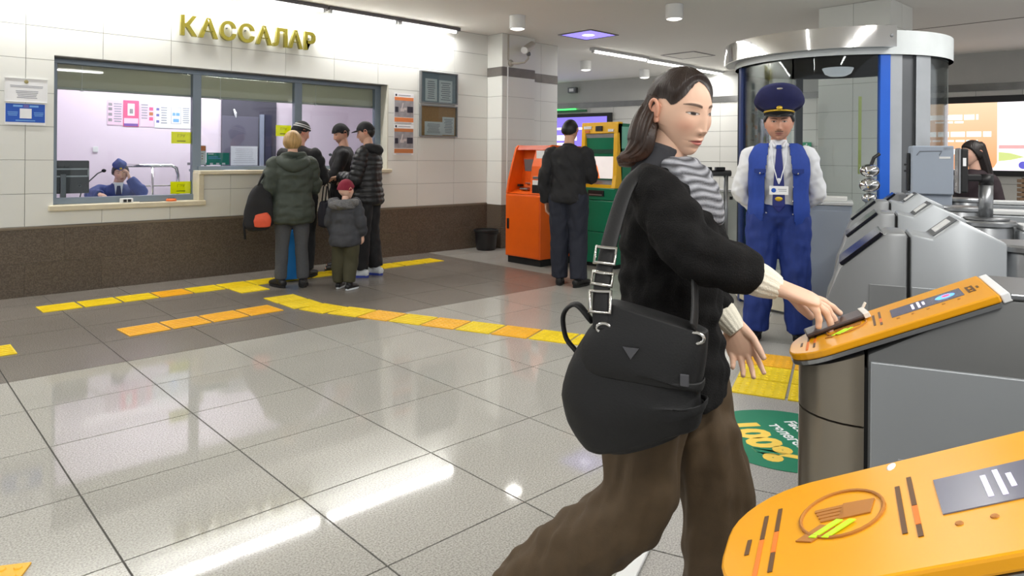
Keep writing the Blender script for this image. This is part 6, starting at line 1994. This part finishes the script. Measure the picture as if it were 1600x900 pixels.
cloth('hood', [limb([P5((-.11, -.02, 1.40), .030, .04), P5((-.075, -.095, 1.39), .04, .05), P5((0, -.125, 1.375), .042, .06), P5((.075, -.095, 1.39), .04, .05), P5((.11, -.02, 1.40), .030, .04)], (0, 1, 0), 18, 6)], M['cloth_black'], p4, .008, 3, 8, .006, 30)
cloth('trousers', trousers(J, h, .018, .05, .010), M['cloth_black'], p4, .009, 3, 32, .005, 56)
for s in 'RL': shoe(J, s, h, p4, M['sneaker_white'], M['sneaker_blue'], .01, 'sneaker', 1.12)
hair_cap(HM, HD, (26, 22, 20), p4, short_mask(.06, -.075, .0), .007, 11)
cp = beanie(HM, HD, p4, M['cloth_black'], .012, .040, .012, .006, 'baseball_cap')
A = np.array(HM)
V, F = limb([(-.062, .055, .040, .012, .004), (-.04, .10, .043, .03, .004), (0, .118, .044, .045, .004), (.04, .10, .043, .03, .004), (.062, .055, .040, .012, .004)], (0, 1, 0), 12, 5)
mesh_obj('cap_peak', V @ A[:3, :3].T + A[:3, 3], F, M['cloth_black'], p4)
# carrier bag at his far side
cb_ = empty('shopping_bag', (3.66, 6.78, .56), math.radians(30), 'dark carrier bag hanging between the parka woman and the capped man', 'bag')
V, F = limb([(0, 0, .0, .10, .05), (0, 0, .03, .12, .06), (0, 0, .22, .115, .05), (0, 0, .27, .105, .03)], (1, 0, 0), 24, 5, (.3, .2), square=3.2)
V += vnormals(V, F) * wrinkle(V, 8, .006, 30)[:, None]
mesh_obj('body', V, F, mat('bag_navy', (30, 30, 42), .6, var=.1), cb_)
for y in (-.02, .02): MB().tube([(-.07, y, .26), (-.04, y, .42), (.04, y, .46), (.07, y, .26)], .007, 8).build('handle', M['cloth_black'], cb_, smooth=True)

bb = empty('blue_bag', (3.27, 6.86, 0.011), math.radians(-20), 'bright blue carrier bag standing behind the legs of the parka woman', 'bag')
V, F = limb([(0, 0, .02, .11, .05), (0, 0, .05, .13, .06), (0, 0, .40, .12, .05), (0, 0, .52, .10, .025)], (1, 0, 0), 24, 5, (.3, .2), square=3.2)
V += vnormals(V, F) * wrinkle(V, 18, .006, 30)[:, None]
mesh_obj('body', V, F, M['bright_blue'], bb)
for y in (-.02, .02): MB().tube([(-.06, y, .50), (-.03, y, .62), (.03, y, .62), (.06, y, .50)], .007, 8).build('handle', M['bright_blue'], bb, smooth=True)
# --- child
h = 1.07
J = joints(h, .108, .058)
J.update(head=(0, .01, .972), neck=(0, -.005, .86), elbR=(.165, .0, .66), wriR=(.155, .06, .53), elbL=(-.165, .0, .66), wriL=(-.15, .06, .53), ankR=(.07, -.03, .05), toeR=(.085, .075, .022), ankL=(-.07, .02, .05), toeL=(-.09, .12, .022))
hR = fingers(J['wriR'], (0, .25, -.95), (-1, 0, 0), 'R', RELAX, .05, .68, fr=.010)
hL = fingers(J['wriL'], (0, .25, -.95), (1, 0, 0), 'L', RELAX, .05, .68, fr=.010)
ch, HM, HD = body_mesh('person', J, h, (3.50, 6.12, 0), math.radians(-58), 'small child in a maroon knit cap and grey hooded coat', (232, 190, 168), [hR, hL], 'people at the ticket window', (math.radians(-5), 0, math.radians(-18)), head_scale=1.38, nose=.6, jaw=.26)
cloth('coat', coat(J, h, .44, .042, .012, bands=(.10, .010), sleeve_e=.026), M['child_grey'], ch, .008, 3, 41, .005, 56)
cloth('fur_hood', [limb([P5((-.125, .035, .86), .03, .035), P5((-.11, -.06, .845), .045, .045), P5((0, -.125, .835), .05, .05), P5((.11, -.06, .845), .045, .045), P5((.125, .035, .86), .03, .035)], (0, 1, 0), 18, 6)], M['fur_grey'], ch, .008, 2, 42, .008, 70)
cloth('trousers', trousers(J, h, .022, .10, .010), M['olive_cloth'], ch, .008, 3, 43, .006, 30)
for s in 'RL': shoe(J, s, h, ch, M['boot_black'], M['sneaker_white'], .05, 'boot', 1.25)
beanie(HM, HD, ch, M['maroon_knit'], -.005, .036, .013, .003)

# --- man in black at the cash machine
h = 1.71
J = joints(h)
J.update(elbR=(.215, .05, 1.12), wriR=(.15, .30, 1.10), elbL=(-.245, -.03, 1.10), wriL=(-.25, .03, .84), ankR=(.115, -.03, .075), toeR=(.17, .14, .03), ankL=(-.10, .04, .075), toeL=(-.14, .21, .03), head=(0, .035, 1.582))
hR = fingers(J['wriR'], (-.1, .95, .05), (0, .05, -1), 'R', RELAX, .05, 1.0, fr=.009)
hL = fingers(J['wriL'], (.05, .2, -.97), (1, 0, 0), 'L', RELAX, .05, 1.0, fr=.009)
am, HM, HD = body_mesh('person', J, h, (5.31, 4.80, 0), math.radians(-62), 'man in a black jacket and navy trousers using the green cash machine', (200, 154, 130), [hR, hL], None, (math.radians(-14), 0, math.radians(-6)))
cloth('jacket', coat(J, h, .87, .036, -.006, sleeve_e=.024, shoulder=1.08), M['cloth_black'], am, .008, 4, 51, .007, 48)
cloth('collar', [limb([P5((0, -.03, 1.40), .075, .066), P5((0, -.02, 1.445), .066, .062)], (1, 0, 0), 22, 3, (.2, .1))], M['cloth_black'], am, .006, 2, 52, .002, 30)
cloth('trousers', trousers(J, h, .022, .02, .012), M['cloth_navy'], am, .008, 4, 53, .005, 62, (1, 1, .45))
for s in 'RL': shoe(J, s, h, am, M['boot_black'], M['black_rubber'], .01)
hair_cap(HM, HD, (20, 18, 18), am, short_mask(.060, -.055, .012), .010, 12, hl=.3)

# --- guard
h = 1.70
J = joints(h, .112)
J.update(elbR=(.262, -.06, 1.07), wriR=(.10, -.17, .90), elbL=(-.262, -.06, 1.07), wriL=(-.08, -.18, .92), hipR=(.095, 0, .88), hipL=(-.095, 0, .88), kneR=(.12, .01, .48), kneL=(-.12, .01, .48), ankR=(.15, -.02, .075), toeR=(.20, .14, .03), ankL=(-.15, -.02, .075), toeL=(-.20, .14, .03), head=(0, .02, 1.570))
hR = fingers(J['wriR'], (-.9, -.05, -.3), (0, -1, 0), 'R', RELAX, .05, 1.0, fr=.0095)
hL = fingers(J['wriL'], (.9, -.05, -.3), (0, -1, 0), 'L', RELAX, .05, 1.0, fr=.0095)
gd, HM, HD = body_mesh('person', J, h, (4.85, 2.35, 0), math.radians(117), 'guard in a blue vest, white shirt and peaked cap standing with hands behind his back', (204, 152, 128), [hR, hL], None, (math.radians(-4), 0, 0), nlat=150, nlon=180, jaw=.24, wide=1.10, head_scale=1.15,
                         face=dict(stache=(66, 50, 46), brow=(40, 32, 30), eye_open=.6, brow_drop=.004, lips=(150, 96, 88), shadow_beard=(150, 112, 98)))
cloth('shirt', coat(J, h, .93, .004, .0, sleeve_e=.012, neck_r=.040), M['shirt_white'], gd, .008, 4, 61, .005, 56)
cloth('shirt_collar', [limb([P5((0, .005, 1.415), .062, .060), P5((0, .005, 1.452), .056, .056)], (1, 0, 0), 22, 3, (.2, .1)), limb([P5((.045, .060, 1.43), .014, .02), P5((.03, .085, 1.40), .012, .018)], (1, 0, 0), 10, 4), limb([P5((-.045, .060, 1.43), .014, .02), P5((-.03, .085, 1.40), .012, .018)], (1, 0, 0), 10, 4)], M['shirt_white'], gd, .005, 2, 62, 0)
cloth('trousers', trousers(J, h, .026, .02, .014, (0, .0, .985)), M['uniform_blue_dark'], gd, .008, 4, 63, .005, 60, (1, 1, .45))
for s in 'RL': shoe(J, s, h, gd, M['boot_black'], M['black_rubber'], .01)
# vest: two front panels and a back, open in the middle
vest = limb([P5((0, .01, .80), .155, .128), P5((0, .012, .92), .198, .152), P5((0, .012, 1.05), .198, .146), P5((0, .012, 1.22), .200, .144), P5((0, .005, 1.33), .205, .118), P5((0, -.005, 1.395), .165, .088), P5((0, -.01, 1.43), .10, .07)], (1, 0, 0), 40, 6, (.2, .2))
VV, FF = voxel([vest], .007, 3)
VV = VV + vnormals(VV, FF) * wrinkle(VV, 65, .004, 24)[:, None]
ax_ = np.abs(VV[:, 0])
op = np.interp(VV[:, 2], [.78, .90, 1.20, 1.40], [.120, .096, .088, .066])
hemz = np.interp(ax_, [0, .10, .19], [.765, .775, .86])
out = ((VV[:, 1] > .02) & (ax_ < op)) | (VV[:, 2] < hemz) | (VV[:, 2] > 1.425)
FF2 = [f for f in FF if not any(out[i] for i in f)]
used = sorted({i for f in FF2 for i in f}); rem = {o_: n_ for n_, o_ in enumerate(used)}
vo = mesh_obj('vest', VV[used], [tuple(rem[i] for i in f) for f in FF2], M['uniform_blue'], gd)
so = vo.modifiers.new('thickness', 'SOLIDIFY'); so.thickness = .006; so.offset = 1
for s in (-1, 1):
    fl = MB().profile([(-.042, 0), (.042, 0), (.042, -.028), (0, -.040), (-.042, -.028)], -.004, .004, Matrix.Translation((s * .125, .152, 1.245)) @ Matrix.Rotation(-s * .45, 4, 'Z')).build('pocket_flap', M['uniform_blue_dark'], gd)
    MB().ball((s * .125, .160, 1.214), (.006, .003, .006)).build('snap', M['buckle'], fl, smooth=True)
for z in (1.22, 1.12, 1.02, .93): MB().ball((-.092, .158, z), (.005, .004, .005)).build('snap', M['buckle'], gd, smooth=True)
# tie with emblem, lanyard and badge
tie = MB()
tie.prism([(-.016, 1.415), (.016, 1.415), (.020, 1.385), (-.020, 1.385)], 0, .012, Matrix(((1, 0, 0, 0), (0, 0, 1, .090), (0, 1, 0, 0), (0, 0, 0, 1))))
tie_o = tie.build('tie_knot', M['uniform_blue'], gd, bevel=.003)
Vt, Ft = limb([(0, .100, 1.385, .017, .005), (0, .132, 1.28, .026, .005), (0, .152, 1.12, .036, .005), (0, .158, 1.00, .042, .005), (0, .157, .975, .034, .004), (0, .156, .945, .006, .003)], (1, 0, 0), 12, 6, square=3)
to = mesh_obj('tie', Vt, Ft, mat('tie_navy', (24, 36, 112), .6, var=.05), gd)
MB().ball((0, .1655, 1.035), (.026, .003, .016)).build('emblem', M['braid_gold'], to, smooth=True)
Ln = MB().tube([(.05, .085, 1.43), (.045, .130, 1.30), (.012, .165, 1.17), (0, .168, 1.14)], .0035, 6).tube([(-.05, .085, 1.43), (-.045, .130, 1.30), (-.012, .165, 1.17), (0, .168, 1.14)], .0035, 6).ball((0, .166, 1.165), (.012, .006, .016))
Ln.build('lanyard', M['shirt_white'], gd)
bd = MB().box(-.062, .062, .168, .171, 1.065, 1.125).build('badge', M['paper'], gd)
MB().lathe([(0, .001), (.016, .001), (.016, 0)], 16, Matrix.Translation((.034, .172, 1.095)) @ Matrix.Rotation(-math.pi / 2, 4, 'X')).build('badge_crest', M['blue_print'], bd)
MB().box(-.05, .005, .171, .1718, 1.10, 1.105).box(-.05, .0, .171, .1718, 1.088, 1.092).build('badge_print', M['ink'], bd)
hair_cap(HM, HD, (24, 20, 20), gd, short_mask(.062, -.05, .0), .007, 13)
# peaked cap
A = np.array(HM)
capM = HM @ Matrix.Translation((0, .004, .052)) @ Matrix.Rotation(math.radians(6), 4, 'X')
Ac = np.array(capM)
tc2 = lambda V: V @ Ac[:3, :3].T + Ac[:3, 3]
crown = MB().lathe([(.0845, 0.0), (.0865, .035), (.128, .065), (.150, .085), (.144, .098), (.09, .112), (.04, .122), (0, .124)], 48)
V = np.array(crown.v); V[:, 1] *= 1.12; V[:, 2] += np.where(V[:, 2] > .05, .42 * V[:, 1], 0) * sstep(V[:, 2], .05, .09) + .02 * sstep(V[:, 1], .0, .14) * sstep(V[:, 2], .06, .1)
cr = mesh_obj('cap_crown', tc2(V), crown.f, M['uniform_navy'], gd)
band = MB().lathe([(.087, .001), (.089, .001), (.0895, .034), (.087, .034)], 48)
V = np.array(band.v); V[:, 1] *= 1.12
mesh_obj('cap_band', tc2(V), band.f, M['cloth_black'], gd)
pkp = []
for i in range(13):
    q = math.radians(20 + 140 * i / 12)
    pkp.append((.088 * math.cos(q), .098 * math.sin(q), .004))
for i in range(13):
    q = math.radians(160 - 140 * i / 12)
    ex_ = .045 * math.sin((q - math.radians(20)) / math.radians(140) * math.pi)
    pkp.append(((.088 + .2 * ex_) * math.cos(q), (.098 + ex_ * 1.2) * math.sin(q), .004 - ex_ * .55))
V = np.array(pkp + [(x, y, z - .004) for x, y, z in pkp]); n_ = len(pkp)
F = [tuple(range(n_)), tuple(range(2 * n_ - 1, n_ - 1, -1))] + [(i, (i + 1) % n_, n_ + (i + 1) % n_, n_ + i) for i in range(n_)]
mesh_obj('cap_peak', tc2(V), F, M['black_plastic'], gd, smooth=False)
cord = [(.090 * math.cos(q), .104 * math.sin(q), .016 + .006 * math.sin(q)) for q in np.radians(np.linspace(15, 165, 16))]
V, F = limb([p + (.006,) for p in cord], (0, 0, 1), 8, 2)
mesh_obj('cap_cord', tc2(V), F, M['braid_gold'], gd)
V, F = blob((0, .110, .036), (.018, .006, .014)); mesh_obj('cap_badge', tc2(V), F, M['braid_gold'], gd)
V, F = blob((0, .158, .150), (.020, .008, .008)); mesh_obj('cap_emblem', tc2(V), F, M['buckle'], gd)

# --- cashier, seated behind the glass
h = 1.55
J = joints(h)
dz = -.38
J = {k: (v[0], v[1], v[2] + dz) for k, v in J.items()}
J.update(head=(-.02, .05, 1.045), neck=(0, .0, .905), hipR=(.085, 0, .46), hipL=(-.085, 0, .46), kneR=(.10, .40, .46), kneL=(-.10, .40, .46), ankR=(.10, .42, .08), ankL=(-.10, .42, .08), toeR=(.11, .57, .03), toeL=(-.11, .57, .03),
         elbL=(-.22, .18, .83), wriL=(-.105, .13, .975), elbR=(.26, .12, .80), wriR=(.18, .33, .815))
hL = fingers(J['wriL'], (.25, -.15, .95), (.9, 0, -.2), 'L', [(.5, .5, .3)] * 4, .03, .92, fr=.009)
hR = fingers(J['wriR'], (-.3, .9, -.1), (0, -.1, -1), 'R', RELAX, .05, .92, fr=.009)
cs, HM, HD = body_mesh('person', J, h, (2.13, 8.72, 0.06), math.radians(168), 'seated cashier in a blue uniform and garrison cap resting her cheek on her hand', (224, 176, 152), [hL, hR], None, (math.radians(-12), math.radians(8), math.radians(4)), face=dict(eye_open=.2, lips=(176, 96, 92)), wide=1.08)
cloth('uniform_jacket', coat(J, h, .52, .034, .0, sleeve_e=.022, neck_r=.04), M['uniform_blue_dark'], cs, .008, 3, 71, .005, 56)
cloth('skirt', trousers(J, h, .016, .1, 0), M['uniform_navy'], cs, .010, 3, 72, 0)
for s in 'RL': shoe(J, s, h, cs, M['boot_black'], M['black_rubber'], .0)
MB().prism([(-.045, .935), (.045, .935), (.03, .80), (-.03, .80)], 0, .014, Matrix(((1, 0, 0, 0), (0, 0, 1, .142), (0, 1, 0, 0), (0, 0, 0, 1)))).build('shirt_front', M['shirt_white'], cs, bevel=.005)
MB().prism([(-.016, .90), (.016, .90), (.03, .80), (-.03, .80)], 0, .010, Matrix(((1, 0, 0, 0), (0, 0, 1, .157), (0, 1, 0, 0), (0, 0, 0, 1)))).build('tie', M['uniform_navy'], cs, bevel=.003)
cloth('shirt_collar', [limb([P5((0, .015, .905), .060, .062), P5((0, .02, .935), .054, .056)], (1, 0, 0), 22, 3, (.2, .1))], M['shirt_white'], cs, .006, 2, 73, 0)
cloth('shirt_cuff', [limb([P5(mix(J['elbL'], J['wriL'], .8), .032), P5(mix(J['elbL'], J['wriL'], .98), .030)], (1, 0, 0), 16, 3, (.2, .2))], M['shirt_white'], cs, .006, 2, 74, 0)
hair_cap(HM, HD, (34, 26, 24), cs, short_mask(.058, -.08, -.03), .012, 14)
A = np.array(HM)
gc = []
V, F = limb([(0, -.100, .062, .020, .03), (0, -.06, .090, .066, .045), (0, 0, .100, .080, .050), (0, .06, .085, .062, .045), (0, .100, .060, .018, .026)], (1, 0, 0), 28, 6, (.4, .4))
V[:, 2] += .028 * np.exp(-(V[:, 0] / .03) ** 2) * sstep(V[:, 2], .08, .13)
V[:, 2] = np.maximum(V[:, 2], .048)
gcap = mesh_obj('garrison_cap', V @ A[:3, :3].T + A[:3, 3], F, M['uniform_blue_dark'], cs)
V, F = blob((0, .116, .075), (.016, .006, .013)); mesh_obj('cap_badge', V @ A[:3, :3].T + A[:3, 3], F, M['braid_gold'], cs)
# her chair
oc = empty('office_chair', (2.16, 8.86, 0), math.radians(168), 'dark office chair under the seated cashier', 'chair')
MB().box(-.23, .23, -.15, .28, .40, .45).build('seat', M['cloth_black'], oc, bevel=.02)
MB().box(-.20, .20, -.22, -.17, .50, .74).build('backrest', M['cloth_black'], oc, bevel=.02)
MB().tube([(0, 0, .40), (0, 0, .08)], .03, 10).build('column', M['steel_dark'], oc)
for k in range(5):
    q = 2 * math.pi * k / 5
    MB().tube([(0, 0, .09), (.28 * math.cos(q), .28 * math.sin(q), .03)], .016, 8).build('leg', M['black_plastic'], oc)

# --- dark haired woman beyond the gates
h = 1.47
J = joints(h)
hR = fingers(J['wriR'], (0, .2, -.97), (-1, 0, 0), 'R', RELAX, .05, .9, fr=.009)
hL = fingers(J['wriL'], (0, .2, -.97), (1, 0, 0), 'L', RELAX, .05, .9, fr=.009)
wb_, HM, HD = body_mesh('person', J, h, (6.42, 1.50, 0), math.radians(48), 'woman with long dark hair in a dark coat beyond the grey gates', (226, 182, 160), [hR, hL], None, (math.radians(-4), 0, 0), nose=.8)
cloth('coat', coat(J, h, .55, .028, .01, sleeve_e=.016), mat('coat_plum', (38, 24, 30), .8, var=.1, scale=30), wb_, .009, 4, 81, .005, 52)
cloth('trousers', trousers(J, h, .014, .04, .004), M['cloth_black'], wb_, .010, 3, 82, 0)
for s in 'RL': shoe(J, s, h, wb_, M['boot_black'], M['black_rubber'], .02)
hair_cap(HM, HD, (30, 22, 20), wb_, full_mask, .014, 15)
A = np.array(HM)
hp = lambda x, y, z: tuple((np.array((x, y, z)) @ A[:3, :3].T + A[:3, 3]))
V, F = limb([hp(0, -.045, .06) + (.066, .05), hp(0, -.055, -.02) + (.078, .052), (0, -.062, 1.22, .085, .048), (0, -.085, 1.08, .092, .044), (0, -.10, .95, .080, .034), (0, -.10, .90, .05, .02)], (1, 0, 0), 40, 6, (1, .4), None, 0.05 * np.sin(np.linspace(0, 2 * np.pi, 40, endpoint=False) * 13))
mesh_obj('long_hair', V, F, HAIRM, wb_, np.tile(np.array(S(32, 24, 22)[:3]), (len(V), 1)))
